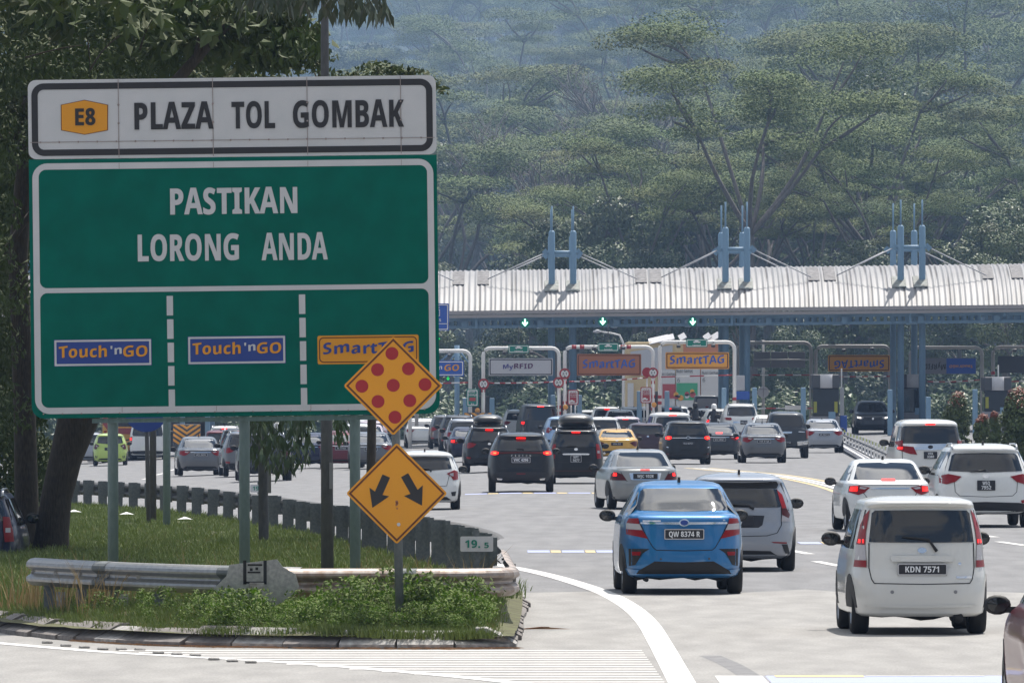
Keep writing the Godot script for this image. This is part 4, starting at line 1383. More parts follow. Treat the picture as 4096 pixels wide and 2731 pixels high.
func booth(x: float, ytop: float, d: float, label: String):
	var a := px(x, ytop, d)
	var g := ground(a.x, d)
	var t := thing("toll_booth", label, "toll booth", Vector3(a.x, g, -d))
	var h := a.y - g
	var st := start()
	bevel_box(st, Vector3(0, 0.5, 0), Vector3(1.35, 1.0, 2.4), 0.04)
	obj("base", st, mats.grey_mid, t)
	st = start()
	bevel_box(st, Vector3(0, (h - 0.7 + 1.0) / 2, 0), Vector3(1.3, h - 1.7, 2.3), 0.03)
	obj("glazing", st, mats.glass, t)
	st = start()
	bevel_box(st, Vector3(0, h - 0.35, 0), Vector3(1.38, 0.7, 2.5), 0.05)
	obj("roof", st, mats.grey_dark, t)
	st = start(true)
	lathe(st, [Vector2(0, -0.34), Vector2(0.34, -0.34), Vector2(0.34, 0.34), Vector2(0, 0.34)], 20, Transform3D(Basis.IDENTITY, Vector3(0.02, h - 0.34, 1.1)))
	obj("drum", st, mats.grey_pale, t)
	for sx in [-0.52, 0.5]:
		st = start()
		box(st, Vector3(sx, 1.45, 1.17), Vector3(0.16, 0.55, 0.02))
		obj("notice", st, mat("notice_yellow", lin(0.30, 0.30, 0.04), 0.6), t)
	st = start()
	box(st, Vector3(0.3, 1.05, 1.2), Vector3(0.34, 0.34, 0.05))
	obj("hatch", st, mats.steel_mid, t)

func build_backdrop():
	# poster covered building beyond the canopy
	var d := 505.0
	var a := px(2506, 1640, d)
	var b := px(2884, 1366, d)
	var t := thing("building", "cream and salmon building hung with posters beyond the canopy", "building", Vector3((a.x + b.x) / 2, ground((a.x + b.x) / 2, d), -d))
	var o := t.position
	var h := b.y - o.y
	var w := b.x - a.x
	var st := start()
	bevel_box(st, Vector3(0, h / 2, -4.0), Vector3(w, h, 8.0), 0.05)
	obj("wall", st, mats.cream, t)
	st = start()
	box(st, Vector3(w * 0.3, h * 0.5, 0.02), Vector3(w * 0.4, h * 0.98, 0.06))
	obj("salmon_wall", st, mats.salmon, t)
	st = start()
	extrude(st, PackedVector2Array([px2(2522, 1405, o, d), px2(2522, 1500, o, d), px2(2690, 1500, o, d), px2(2690, 1378, o, d)]), 0.02, 0.1)
	obj("grey_panel", st, mats.grey_pale, t)
	for q in [[2638, 1478, 2700, 1640, "poster_white"], [2704, 1470, 2800, 1640, "poster_white"], [2804, 1474, 2880, 1600, "poster_white"], [2706, 1530, 2790, 1598, "poster_green"], [2650, 1534, 2702, 1592, "poster_red"], [2510, 1530, 2534, 1640, "poster_white"]]:
		st = start()
		var p0 := px2(q[0], q[3], o, d)
		var p1 := px2(q[2], q[1], o, d)
		var z: float = 0.14 if q[4] == "poster_white" else 0.17
		box(st, Vector3((p0.x + p1.x) / 2, (p0.y + p1.y) / 2, z), Vector3(p1.x - p0.x, p1.y - p0.y, 0.04))
		obj("poster", st, mats[q[4]], t)
	for q in [[2668, 1495, "Nutri Gemas", 0.16], [2738, 1483, "Nutri Gemas", 0.2], [2840, 1490, "Nutri Gemas", 0.16]]:
		var p := px2(q[0], q[1], o, d)
		words("lettering", q[2], q[3], 0.9, Vector3(p.x, p.y, 0.17), mats.sign_black, t, 0.12, plain)
	for q in [[2714, 1519], [2815, 1518]]:
		var p := px2(q[0], q[1], o, d)
		words("lettering", "6", 0.22, 0.0, Vector3(p.x, p.y, 0.17), mats.sign_black, t, 0.0, plain)
	for k in 9:
		st = start()
		extrude(st, disc(rng.randf_range(0.08, 0.18), 10, px2(rng.randf_range(2660, 2790), rng.randf_range(1548, 1590), o, d)), 0.19, 0.205)
		obj("printed_fruit", st, [mats.poster_red, mats.tag_orange, mats.poster_white][k % 3], t)
	# loose sheets of the roof
	for q in [[2635, 1356, 1.15, 0.22], [2665, 1352, 0.9, 0.25], [2730, 1345, 0.4, 0.5], [2852, 1350, 0.85, 0.55], [2830, 1345, 0.4, 0.6]]:
		st = start()
		var p := px2(q[0], q[1], o, d)
		box(st, Vector3(p.x, p.y, -0.3), Vector3(q[2], 0.05, 0.9), Basis(Vector3.BACK, q[3]) * Basis(Vector3.RIGHT, 0.35))
		obj("roof_sheet", st, mats.grey_pale, t)
	# street lamp beyond the canopy with a curved arm
	street_lamp(2493, 1330, 2372, 1333, 490.0, "white curved arm street lamp beyond the brown lane board")
	# round sign seen from behind on a white pole
	var rs := thing("round_sign", "grey back of a round sign on a tall white pole", "road sign", px(3053, 1566, 466.0))
	st = start()
	extrude(st, disc(0.3, 24), -0.015, 0.0)
	obj("plate", st, mats.grey_pale, rs)
	st = start(true)
	tube(st, [Vector3(0, 2.7, -0.1), Vector3(0, -1.6, -0.1)], [0.06, 0.09], 10)
	obj("pole", st, mats.tube_grey, rs)
	st = start()
	box(st, Vector3(0, 0, 0.03), Vector3(0.03, 0.5, 0.03))
	box(st, Vector3(0, 0.14, 0.035), Vector3(0.4, 0.03, 0.03))
	obj("bracket", st, mats.grey_mid, rs)
	# blue overhead sign half hidden by the green one
	var bs := board("direction_sign", 1620, 1212, 1796, 1321, 430.0, mats.tag_blue, "blue direction sign showing only its right end", "sign", mats.stripe_white)
	words("lettering", "SIMPANG", 0.12, 0.9, Vector3(0.15, 0.47, 0.012), mats.stripe_white, bs)
	words("lettering", "MELAPIS", 0.12, 0.9, Vector3(0.22, -0.15, 0.012), mats.stripe_white, bs)
	st = start()
	ring(st, round_rect(0.1, 0.05, 0.62, 0.36, 0.02, 2), round_rect(0.13, 0.08, 0.59, 0.33, 0.015, 2), 0.0, 0.012)
	obj("sign_frame", st, mats.stripe_white, bs)
	st = start()
	box(st, Vector3(0.2, -0.32, 0.006), Vector3(1.6, 0.03, 0.012))
	obj("rule", st, mats.stripe_white, bs)
	st = start(true)
	tube(st, [Vector3(-0.5, -0.6, -0.1), Vector3(-0.5, -5.2, -0.1)], 0.09, 8)
	obj("post", st, mats.tube_grey, bs)
	# pale blue camera mast with stays beside the green sign
	var m := thing("camera_mast", "pale blue braced mast behind the blue lane board", "mast", px(1828, 1640, 441.5))
	st = start(true)
	tube(st, [Vector3(0, -0.8, 0), Vector3(0, 3.2, 0)], 0.13, 10)
	obj("shaft", st, mats.steel_blue, m)
	for q in [[-0.95, 2.5], [0.75, 2.3], [-0.4, 2.55], [0.25, 2.6]]:
		st = start(true)
		tube(st, [Vector3(0, 3.1 if absf(q[0]) > 0.5 else 2.9, 0), Vector3(q[0], q[1] - 0.2, 0.1)], 0.04, 6)
		obj("stay", st, mats.steel_blue, m)

func px2(x: float, y: float, o: Vector3, d: float) -> Vector2:
	var p := px(x, y, d) - o
	return Vector2(p.x, p.y)

func street_lamp(x: float, ytop: float, xarm: float, yarm: float, d: float, label: String):
	var p := px(x, 1640, d)
	var t := thing("street_lamp", label, "street lamp", Vector3(p.x, ground(p.x, d), -d))
	var h := px(x, ytop + 40, d).y - t.position.y
	var ax := xat(xarm, d) - p.x
	var st := start(true)
	tube(st, [Vector3.ZERO, Vector3(0, h, 0), Vector3(ax * 0.12, h + 0.42, 0), Vector3(ax * 0.35, h + 0.52, 0), Vector3(ax * 0.75, h + 0.62, 0)], [0.09, 0.06, 0.05, 0.045, 0.04], 8)
	obj("pole", st, mats.tube_white, t)
	st = start(true)
	tube(st, [Vector3(ax * 0.74, h + 0.62, 0), Vector3(ax * 0.85, h + 0.64, 0), Vector3(ax, h + 0.6, 0)], [0.05, 0.1, 0.04], 8)
	obj("lamp_head", st, mats.grey_pale, t)

# ---------- forest ----------
func crown_mesh(sd: int, clumps: Array, per: int, leaf: float, up: float, spread: float, thin := 0.7) -> ArrayMesh:
	# each clump: centre, radii; leaf faces spread through its volume, most of them near its upper skin
	var r := RandomNumberGenerator.new(); r.seed = sd
	var st := start()
	for c in clumps:
		var tone := r.randf_range(0.72, 1.3)
		var warm := r.randf_range(0.85, 1.25)
		var n := int(per * c[2])
		for k in n:
			var t := r.randf() * TAU
			var z := r.randf_range(-0.55, 1.0)
			var q := sqrt(maxf(1.0 - z * z, 0.0))
			var dist := pow(r.randf(), 0.4)
			var dir := Vector3(cos(t) * q, z, sin(t) * q)
			var at: Vector3 = c[0] + dir * dist * c[1]
			var nrm := (dir * spread + Vector3(r.randf_range(-1, 1), up + r.randf_range(-0.6, 0.6), r.randf_range(-1, 1))).normalized()
			var l := leaf * r.randf_range(0.6, 1.35)
			var a := nrm.cross(Vector3(cos(t * 3.0), 0.2, sin(t * 5.0))).normalized()
			var b := nrm.cross(a).normalized()
			var s := tone * r.randf_range(0.8, 1.2)
			st.set_color(Color(s * warm, s, s * 0.9))
			var p0 := at - a * l * 0.5
			var p1 := at + a * l * 0.5
			var w := b * l * thin * 0.5
			tri(st, p0, at + w - nrm * l * 0.1, p1)
			tri(st, p0, p1, at - w - nrm * l * 0.1)
	return done(st)

func limb(st, from: Vector3, to: Vector3, r0: float, r1: float, r: RandomNumberGenerator, sides := 6, bend := 0.08):
	var pts := []
	var rad := []
	var n := 4
	var side := Vector3(r.randf_range(-1, 1), r.randf_range(-0.2, 0.6), r.randf_range(-1, 1)) * from.distance_to(to) * bend
	for k in n + 1:
		var u := float(k) / n
		pts.append(from.lerp(to, u) + side * sin(PI * u))
		rad.append(lerpf(r0, r1, u))
	tube(st, pts, rad, sides, false)

func umbrella_tree(sd: int) -> Array:   # flat layered crown on spreading limbs
	var r := RandomNumberGenerator.new(); r.seed = sd
	var st := start(true)
	var h := r.randf_range(15.0, 18.0)
	var fork := h * r.randf_range(0.42, 0.5)
	var f := Vector3(r.randf_range(-0.8, 0.8), fork, r.randf_range(-0.8, 0.8))
	limb(st, Vector3(0, -3, 0), f, 0.27, 0.19, r, 8, 0.04)
	var clumps := []
	var n := 6
	for k in n:
		var t := TAU * (k + r.randf() * 0.7) / n
		var reach := r.randf_range(2.5, 5.0)
		var top := Vector3(cos(t) * reach, h * r.randf_range(0.66, 0.92), sin(t) * reach)
		limb(st, f, top, 0.13, 0.07, r, 6, 0.1)
		for j in 3:
			var t2 := t + r.randf_range(-0.8, 0.8)
			var end := top + Vector3(cos(t2) * r.randf_range(1.4, 3.4), r.randf_range(0.4, 2.2), sin(t2) * r.randf_range(1.4, 3.4))
			limb(st, top, end, 0.09, 0.04, r, 5, 0.1)
			clumps.append([end + Vector3(0, 0.3, 0), Vector3(r.randf_range(1.7, 2.7), r.randf_range(0.4, 0.85), r.randf_range(1.7, 2.7)), r.randf_range(0.7, 1.2)])
		clumps.append([top + Vector3(0, 0.2, 0), Vector3(r.randf_range(1.4, 2.2), r.randf_range(0.35, 0.6), r.randf_range(1.4, 2.2)), 0.8])
	return [done(st), crown_mesh(sd + 100, clumps, 1500, 0.155, 1.6, 0.3, 0.6)]

func broad_tree(sd: int, slim := 1.0) -> Array:   # rounded crown of big glossy leaves
	var r := RandomNumberGenerator.new(); r.seed = sd
	var st := start(true)
	var h := r.randf_range(11.0, 14.0)
	limb(st, Vector3(0, -3, 0), Vector3(0, h * 0.55, 0), 0.3, 0.18, r, 8, 0.04)
	var clumps := []
	for k in 20:
		var z := r.randf_range(0.12, 1.0)
		var t := r.randf() * TAU
		var rad := 3.9 * slim * sin(PI * (0.12 + 0.80 * z)) * r.randf_range(0.5, 1.0)
		var c := Vector3(cos(t) * rad, h * (0.22 + 0.74 * z), sin(t) * rad)
		if k < 9:
			limb(st, Vector3(0, h * (0.25 + 0.3 * z), 0), c, 0.1, 0.04, r, 5, 0.1)
		clumps.append([c, Vector3(1, 0.8, 1) * r.randf_range(1.0, 1.8), r.randf_range(0.7, 1.2)])
	return [done(st), crown_mesh(sd + 200, clumps, 900, 0.21, 0.5, 0.9, 0.6)]

func bare_tree(sd: int) -> Array:
	var r := RandomNumberGenerator.new(); r.seed = sd
	var st := start(true)
	var h := 16.0
	var f := Vector3(0.5, h * 0.4, 0)
	limb(st, Vector3(0, -3, 0), f, 0.34, 0.26, r, 8, 0.03)
	for k in 6:
		var t := TAU * (k + r.randf() * 0.6) / 6.0
		var a := f + Vector3(cos(t) * 2.4, h * r.randf_range(0.16, 0.28), sin(t) * 2.4)
		limb(st, f, a, 0.19, 0.12, r, 6, 0.1)
		for j in 4:
			var t2 := t + r.randf_range(-0.9, 0.9)
			var b := a + Vector3(cos(t2) * r.randf_range(0.8, 2.4), r.randf_range(1.0, 3.4), sin(t2) * r.randf_range(0.8, 2.4))
			limb(st, a, b, 0.09, 0.05, r, 5, 0.12)
			for m in 6:
				var e := b + Vector3(r.randf_range(-1.4, 1.4), r.randf_range(0.1, 1.5), r.randf_range(-1.4, 1.4))
				limb(st, a.lerp(b, r.randf_range(0.4, 1.0)), e, 0.04, 0.02, r, 4, 0.15)
				for q in 2:
					limb(st, e.lerp(b, r.randf() * 0.5), e + Vector3(r.randf_range(-0.7, 0.7), r.randf_range(0.0, 0.7), r.randf_range(-0.7, 0.7)), 0.022, 0.012, r, 3, 0.1)
	return [done(st), null]

func palm_tree() -> Array:
	var r := RandomNumberGenerator.new(); r.seed = 5
	var st := start(true)
	limb(st, Vector3(0, -2, 0), Vector3(0.3, 9, 0), 0.18, 0.13, r, 8, 0.03)
	var cr := start()
	for k in 11:
		var t := TAU * k / 11.0 + r.randf() * 0.3
		var dir := Vector3(cos(t), 0, sin(t))
		var lift := r.randf_range(0.2, 1.0)
		var last := Vector3(0.3, 9, 0)
		for j in 7:
			var u := (j + 1) / 7.0
			var p := Vector3(0.3, 9, 0) + dir * 3.0 * u + Vector3(0, lift * 2.2 * u - 2.2 * u * u, 0)
			var side := dir.cross(Vector3.UP) * (0.55 * (1.0 - u * 0.6))
			cr.set_color(Color(1, 1, 0.9) * r.randf_range(0.9, 1.3))
			for s in [-1.0, 1.0]:
				tri(cr, last, p, last.lerp(p, 0.7) + side * s - Vector3(0, 0.35, 0))
			last = p
	return [done(st), done(cr)]

func build_forest():
	var ums := [leaf_mat("umbrella_leaf", lin(0.12, 0.165, 0.036), 0.75, Color(0.17, 0.22, 0.02)), leaf_mat("umbrella_leaf_deep", lin(0.105, 0.16, 0.036), 0.75, Color(0.15, 0.21, 0.02)), leaf_mat("umbrella_leaf_yellow", lin(0.145, 0.18, 0.04), 0.75, Color(0.18, 0.21, 0.03))]
	var bms := [leaf_mat("broad_leaf", lin(0.075, 0.115, 0.034), 0.5, Color(0.11, 0.17, 0.03)), leaf_mat("broad_leaf_deep", lin(0.045, 0.08, 0.028), 0.6, Color(0.08, 0.14, 0.03)), leaf_mat("pale_leaf", lin(0.11, 0.15, 0.055), 0.5, Color(0.13, 0.19, 0.05))]
	var um: Material = ums[0]
	var bm: Material = bms[0]
	var gm: Material = bms[2]
	var kinds := {
		"umbrella": [umbrella_tree(1), umbrella_tree(2), umbrella_tree(3), umbrella_tree(4)],
		"broad": [broad_tree(11), broad_tree(12), broad_tree(13, 0.7)],
		"bare": [bare_tree(21), bare_tree(22)],
		"palm": [palm_tree()]}
	var r := RandomNumberGenerator.new(); r.seed = 99
	var plant := func(kind: String, x: float, d: float, s: float, label: String, group: String, m: Material):
		var set: Array = kinds[kind]
		var k: Array = set[r.randi_range(0, set.size() - 1)]
		var t := thing({"umbrella": "umbrella_tree", "broad": "broadleaf_tree", "bare": "bare_tree", "palm": "palm_tree"}[kind], label, "palm" if kind == "palm" else "tree", Vector3(x, hill(x, d) + ground(clampf(x, -40, 30), d) - 0.45, -d), r.randf() * TAU, group)
		t.scale = Vector3(s, s * r.randf_range(0.85, 1.2), s)
		place("trunk", k[0], mats.bark_pale, t)
		if k[1]:
			place("crown", k[1], m, t)
	var UG := "umbrella crowned trees on the hillside"
	var BG := "rounded broadleaf trees on the hillside"
	var UL := "flat crowned green tree among others on the hazy hillside"
	var BL := "rounded leafy tree among others on the hazy hillside"
	# chosen trees: native column, native row of crown top, distance
	for q in [["umbrella", 3330, 345, 640, "large flat crowned tree above the middle pair of columns"], ["umbrella", 2760, 520, 600, "flat crowned tree between the two left column groups"], ["umbrella", 3000, 90, 745, "broad flat crown high on the hill right of centre"], ["umbrella", 3640, 60, 720, "wide flat crown near the top right of the hill"], ["umbrella", 3960, 120, 690, "flat crown with dark limbs at the right edge of the hill"], ["umbrella", 2540, 690, 560, "low flat crown just above the white canopy roof"], ["bare", 2330, 230, 640, "pale bare tree with fine twigs left of the hill centre"], ["bare", 2560, 240, 660, "pale bare tree standing right beside another bare one"], ["bare", 2160, 560, 600, "small bare tree low on the left of the hill"], ["broad", 2420, 640, 560, "bushy tree with pale glinting leaves below the bare trees"], ["broad", 3380, 760, 545, "big leaved silvery tree left of the right columns"], ["broad", 4010, 760, 540, "pale big leaved tree at the right edge above the roof"], ["palm", 1415, 120, 830, "lone palm on the far slope above the green sign"], ["broad", 3560, 430, 620, "dark glossy tree with bright glints on the right slope"], ["broad", 3930, 470, 600, "dark glossy tree by the right picture edge"]]:
		var d: float = q[3]
		var x := xat(q[1], d)
		var top := px(q[1], q[2], d).y
		var base := hill(x, d) + ground(clampf(x, -40, 30), d) - 0.45
		var tall: float = {"umbrella": 16.5, "broad": 13.0, "bare": 16.0, "palm": 9.5}[q[0]]
		plant.call(q[0], x, d, clampf((top - base) / tall, 0.6, 1.9), q[4], "", um if q[0] == "umbrella" else (gm if q[0] == "broad" else bm))
	# rows of trees up the slope
	var d := 522.0
	while d < 1260.0:
		var half := d * 0.064 + 8.0
		var step := 6.2 + (d - 520.0) * 0.006
		var x := -half
		while x < half:
			var xx := x + r.randf_range(-2.5, 2.5)
			var dd := d + r.randf_range(-6, 6)
			var left := smoothstep(2.0, -12.0, xx)
			var um_share := 0.0 if d < 545 else lerpf(0.62, 0.12, left)
			if d < 560.0 and xx > -14.0 and xx < 24.0 and r.randf() < 0.25:
				x += step
				continue
			var ti := r.randi_range(0, 2)
			if r.randf() < um_share:
				var sc := r.randf_range(0.7, 1.3)
				plant.call("umbrella", xx, dd, sc, tree_label("flat crowned", ["mid green", "deep green", "yellowish green"][ti], sc, xx, dd), UG, ums[ti])
			else:
				var sc := r.randf_range(0.55, 0.95) if d < 600 else r.randf_range(0.8, 1.4)
				plant.call("broad", xx, dd, sc, tree_label("rounded leafy", ["mid green", "deep green", "pale green"][ti], sc, xx, dd), BG, bms[ti])
			if d > 560.0 and r.randf() < 0.05:
				plant.call("bare", xx + 3.0, dd - 4.0, r.randf_range(0.7, 1.1), tree_label("bare twiggy", "pale grey", 0.9, xx + 3.0, dd), "bare trees on the hillside", bm)
			x += step * r.randf_range(0.8, 1.25)
		d += 14.5 + (d - 520.0) * 0.03
	# undergrowth between the trunks, one mass
	var us := []
	for k in 1500:
		var dd := r.randf_range(512, 800)
		var x := r.randf_range(-1.0, 1.0) * (dd * 0.062 + 4.0)
		us.append([Vector3(x, hill(x, dd) + ground(clampf(x, -40, 30), dd) - 0.5, -dd), r.randf() * TAU, r.randf_range(0.8, 2.2)])
	var bush := crown_mesh(77, [[Vector3(0, 0.7, 0), Vector3(1.1, 0.9, 1.1), 1.0]], 560, 0.22, 0.4, 0.9, 0.6)
	scatter("undergrowth", [bush], us, bm, "dark dense undergrowth at the foot of the hillside trees", "undergrowth")
	# trees behind the viewpoint, mirrored in the cars' glass
	for k in 12:
		var x := -66.0 + 12.0 * k + r.randf_range(-3, 3)
		var t := thing("broadleaf_tree", "dark roadside tree behind the viewpoint, number %d from the left" % (k + 1), "tree", Vector3(x, -0.4, 22.0 + r.randf_range(-6, 6)), r.randf() * TAU, "roadside trees behind the viewpoint")
		t.scale = Vector3.ONE * r.randf_range(1.8, 2.4)
		var b: Array = kinds.broad[k % 3]
		place("trunk", b[0], mats.bark_pale, t)
		place("crown", b[1], bm, t)

func tree_label(kind: String, tint: String, s: float, x: float, d: float) -> String:   # says where on the hill it shows
	var col := (x / d * F + 512.0) * 4.0
	var place_words := "beyond the left picture edge"
	for q in [[0, "behind the sign's left half"], [800, "behind the sign's right half"], [1760, "left of the left pylons"], [2150, "behind the left pylons"], [2400, "between left and middle pylons"], [2830, "behind the middle pylons"], [3060, "between middle and right pylons"], [3540, "behind the right pylons"], [3780, "near the right picture edge"], [4096, "beyond the right picture edge"]]:
		if col > q[0]:
			place_words = q[1]
	var band := "near the hazy hilltop"
	for q in [[980, "high on the hill"], [840, "above mid slope"], [730, "at mid slope"], [640, "low on the hill"], [560, "at the hill's foot"]]:
		if d < q[0]:
			band = q[1]
	var size := "small" if s < 0.85 else ("middling" if s < 1.06 else "large")
	return "%s %s %s tree %s, %s" % [size, tint, kind, band, place_words]

func build_near_tree():
	var r := RandomNumberGenerator.new(); r.seed = 41
	var lm := leaf_mat("near_leaf", lin(0.052, 0.076, 0.016), 0.75, Color(0.34, 0.40, 0.02))
	var t := thing("roadside_tree", "dark leaning rain tree on the bank behind the green sign", "tree", Vector3(-7.05, verge_y(-7.05, 138.0), -138.0))
	var st := start(true)
	var trunk := [Vector3(-0.05, -0.4, 0), Vector3(0.0, 0.3, 0), Vector3(0.06, 0.8, 0), Vector3(0.2, 1.4, 0), Vector3(0.42, 2.1, 0), Vector3(0.7, 3.0, 0.2), Vector3(0.9, 4.2, 0.3), Vector3(0.7, 6.0, 0.2)]
	tube(st, trunk, [0.34, 0.26, 0.24, 0.25, 0.32, 0.30, 0.26, 0.2], 16, false)
	# a second stem behind it, and burrs on the bark
	tube(st, [Vector3(-0.45, -0.3, -1.5), Vector3(-0.5, 2.0, -1.5), Vector3(-0.6, 4.5, -1.3), Vector3(-0.4, 7.0, -1)], [0.2, 0.17, 0.15, 0.12], 12, false)
	obj("trunk", st, mats.bark, t)
	var clumps := []
	var br := start(true)
	# crown over the sign: clumps over the top left of the picture
	var o := t.position
	for q in 70:
		var d := r.randf_range(128, 144)
		var xn := r.randf_range(-260, 1000)
		var yn := r.randf_range(-260, 420) if xn > 100 else r.randf_range(-260, 1750)
		clumps.append([px(xn, yn, d) - o, Vector3(1, 0.75, 1) * r.randf_range(0.45, 0.95), 1.0])
	for q in 60:
		clumps.append([px(r.randf_range(-80, 150), r.randf_range(300, 2080), r.randf_range(141, 150)) - o, Vector3(0.5, 0.55, 0.5), 1.0])
	for q in 15:
		var c: Array = clumps[q * 4]
		limb(br, Vector3(0.8, 5.0 + 0.1 * q, 0.2), c[0], 0.09, 0.02, r, 6, 0.12)
	for q in [[700, 330, 1010, 0, 0.10], [780, 250, 860, -40, 0.06], [845, 190, 720, -60, 0.05], [900, 110, 1020, 20, 0.04], [360, 280, 480, 140, 0.015], [350, 160, 360, 290, 0.012], [560, 200, 620, 60, 0.015], [100, 230, 330, 180, 0.015]]:
		limb(br, px(q[0], q[1], 127.5) - o, px(q[2], q[3], 127.5) - o, q[4], q[4] * 0.5, r, 6, 0.08)
	obj("branch", br, mats.bark, t)
	place("crown", crown_mesh(4, clumps, 620, 0.115, 0.3, 0.5, 0.42), lm, t)
	# dense shade clumps higher up and behind, out of the frame
	var top := []
	for q in 60:
		top.append([Vector3(r.randf_range(-6.5, 3.2), r.randf_range(7.2, 9.5), r.randf_range(-2.0, 13.0)), Vector3(1.5, 0.7, 1.5), 1.0])
	place("crown", crown_mesh(6, top, 160, 0.3, 0.8, 0.5, 0.5), lm, t)
	# yellow green leaf sprays catching the light
	var yc := []
	for q in [[1010, 95], [1060, 150], [1120, 110], [1180, 150], [1215, 175], [930, 60], [820, 110], [760, 150], [980, 200], [1100, 235], [1180, 260], [1040, 260], [900, 160], [700, 40], [480, 100], [120, 100], [70, 50], [640, 30], [560, 20], [1150, 60], [1090, 60], [980, 120], [1230, 230], [1130, 190], [860, 190], [790, 60]]:
		yc.append([px(q[0], q[1], 126.5 + r.randf() * 3.0) - o, Vector3(0.36, 0.22, 0.3), 0.30])
	place("leaf_spray", crown_mesh(8, yc, 420, 0.15, -0.2, 0.4, 0.45), lm, t)
	# dark long leaved branch across the top of the picture
	var n := thing("roadside_tree", "dark branch of long drooping leaves at the top edge", "tree", px(1180, -150, 112.0))
	o = n.position
	st = start(true)
	tube(st, [px(700, -190, 112.0) - o, Vector3.ZERO, px(1420, -20, 112.0) - o, px(1540, 0, 112.0) - o], [0.08, 0.06, 0.03, 0.01], 6, false)
	obj("branch", st, mats.bark, n)
	var lf := start()
	for k in 300:
		var u := r.randf()
		var xn := lerpf(940, 1550, u)
		var yn := lerpf(-60, 18, u) + r.randf_range(-80, 30 + 34 * absf(sin(u * 23.0))) * (1.0 - 0.5 * u)
		if xn > 1240 and xn < 1330 and yn > 50:
			continue
		leaf_droop(lf, px(xn, yn, 112.0 + r.randf_range(-1.5, 1.5)) - o, r.randf_range(0.22, 0.34), r)
	obj("leaves", lf, leaf_mat("long_leaf", lin(0.035, 0.05, 0.022), 0.4, Color(0.06, 0.09, 0.02)), n)
	# small tree whose leaves hang below the sign
	var s := thing("sapling", "small tree on a grey stem, drooping leaves below the green sign", "tree", Vector3(xat(1056, 147.0), verge_y(xat(1056, 147.0), 147.0), -147.0))
	o = s.position
	st = start(true)
	tube(st, [Vector3(0, -0.2, 0), Vector3(-0.02, 1.5, 0), Vector3(-0.05, 2.8, 0), Vector3(0.1, 3.9, 0)], [0.088, 0.08, 0.074, 0.05], 10, false)
	obj("trunk", st, mats.pole_dark, s)
	lf = start()
	for k in 560:
		var xn := r.randf_range(1000, 1245)
		var lo := 1800.0 + 70.0 * sin((xn - 1000) / 245.0 * PI * 0.9)
		var yn := r.randf_range(1560, lo)
		leaf_droop(lf, px(xn, yn, 145.5 + r.randf_range(-0.8, 0.8)) - o, r.randf_range(0.16, 0.30), r)
	for k in 70:
		leaf_droop(lf, px(r.randf_range(1300, 1388), r.randf_range(1600, 1750), 145.0 + r.randf_range(-0.5, 0.5)) - o, r.randf_range(0.16, 0.26), r)
	obj("leaves", lf, leaf_mat("sapling_leaf", lin(0.05, 0.085, 0.028), 0.4, Color(0.10, 0.17, 0.02)), s)
	st = start()
	box(st, Vector3(0.09, 1.05, 0.08), Vector3(0.06, 0.42, 0.02))
	obj("tag_plate", st, mats.sign_backs, s)
	# fresh sprays just above the sign
	var sp := thing("roadside_tree", "light green feathery shrub top showing above the sign", "tree", px(1500, 420, 152.0))
	o = sp.position
	var cl := []
	for q in 30:
		var xn := r.randf_range(1180, 1730)
		cl.append([px(xn, r.randf_range(255, 420) if xn > 1400 else r.randf_range(190, 420), 152.0 + r.randf_range(-1, 1)) - o, Vector3(0.42, 0.10, 0.4), 1.0])
	place("leaves", crown_mesh(31, cl, 42, 0.14, 0.9, 0.3, 0.5), lm, sp)
	st = start(true)
	for q in 9:
		limb(st, px(1500 + r.randf_range(-200, 100), 700, 152.0) - o, cl[q * 3][0], 0.03, 0.01, r, 5, 0.1)
	tube(st, [px(1480, 2250, 152.0) - o, px(1500, 700, 152.0) - o], [0.09, 0.05], 8, false)
	obj("branch", st, mats.bark, sp)

func leaf_droop(st, c: Vector3, l: float, r: RandomNumberGenerator):
	var t := r.randf() * TAU
	var down := Vector3(cos(t) * 0.45, -1.0, sin(t) * 0.45).normalized()
	var side := down.cross(Vector3(cos(t * 2.7), 0.1, sin(t * 2.7))).normalized() * l * 0.13
	var s := r.randf_range(0.6, 1.5)
	st.set_color(Color(s * r.randf_range(0.9, 1.3), s, s * 0.9))
	var m := c + down * l * 0.45 + Vector3(cos(t), 0, sin(t)) * l * 0.05
	tri(st, c, m + side, m - side)
	tri(st, m + side, c + down * l, m - side)

# ---------- the near signs and posts ----------
const SIGN_D := 103.0
func sg(x: float, y: float) -> Vector2:   # spot of the big sign's face in metres from its middle
	var k := F / SIGN_D * 4.0
	var dx := (x - 935.0) / k
	var dy := (986.0 - y) / k
	var a := deg_to_rad(0.72)
	return Vector2(dx * cos(a) + dy * sin(a), -dx * sin(a) + dy * cos(a))

func sign_words(p: Node3D, s: String, x0: float, y0: float, x1: float, y1: float, m: Material, slant := 0.0, z := 0.012):
	var a := sg((x0 + x1) / 2, (y0 + y1) / 2)
	var k := F / SIGN_D * 4.0
	# each letter is a piece of its own, spaced evenly over the width
	words("lettering", s, (y1 - y0) / k, (x1 - x0) / k, Vector3(a.x, a.y, z), m, p, slant, null, 0.008, 0.4 if slant == 0.0 else 0.0)

func stripe(st, x0, y0, x1, y1, z0 := 0.006, z1 := 0.014):
	box(st, Vector3((x0 + x1) / 2, (y0 + y1) / 2, (z0 + z1) / 2), Vector3(absf(x1 - x0), absf(y1 - y0), z1 - z0))

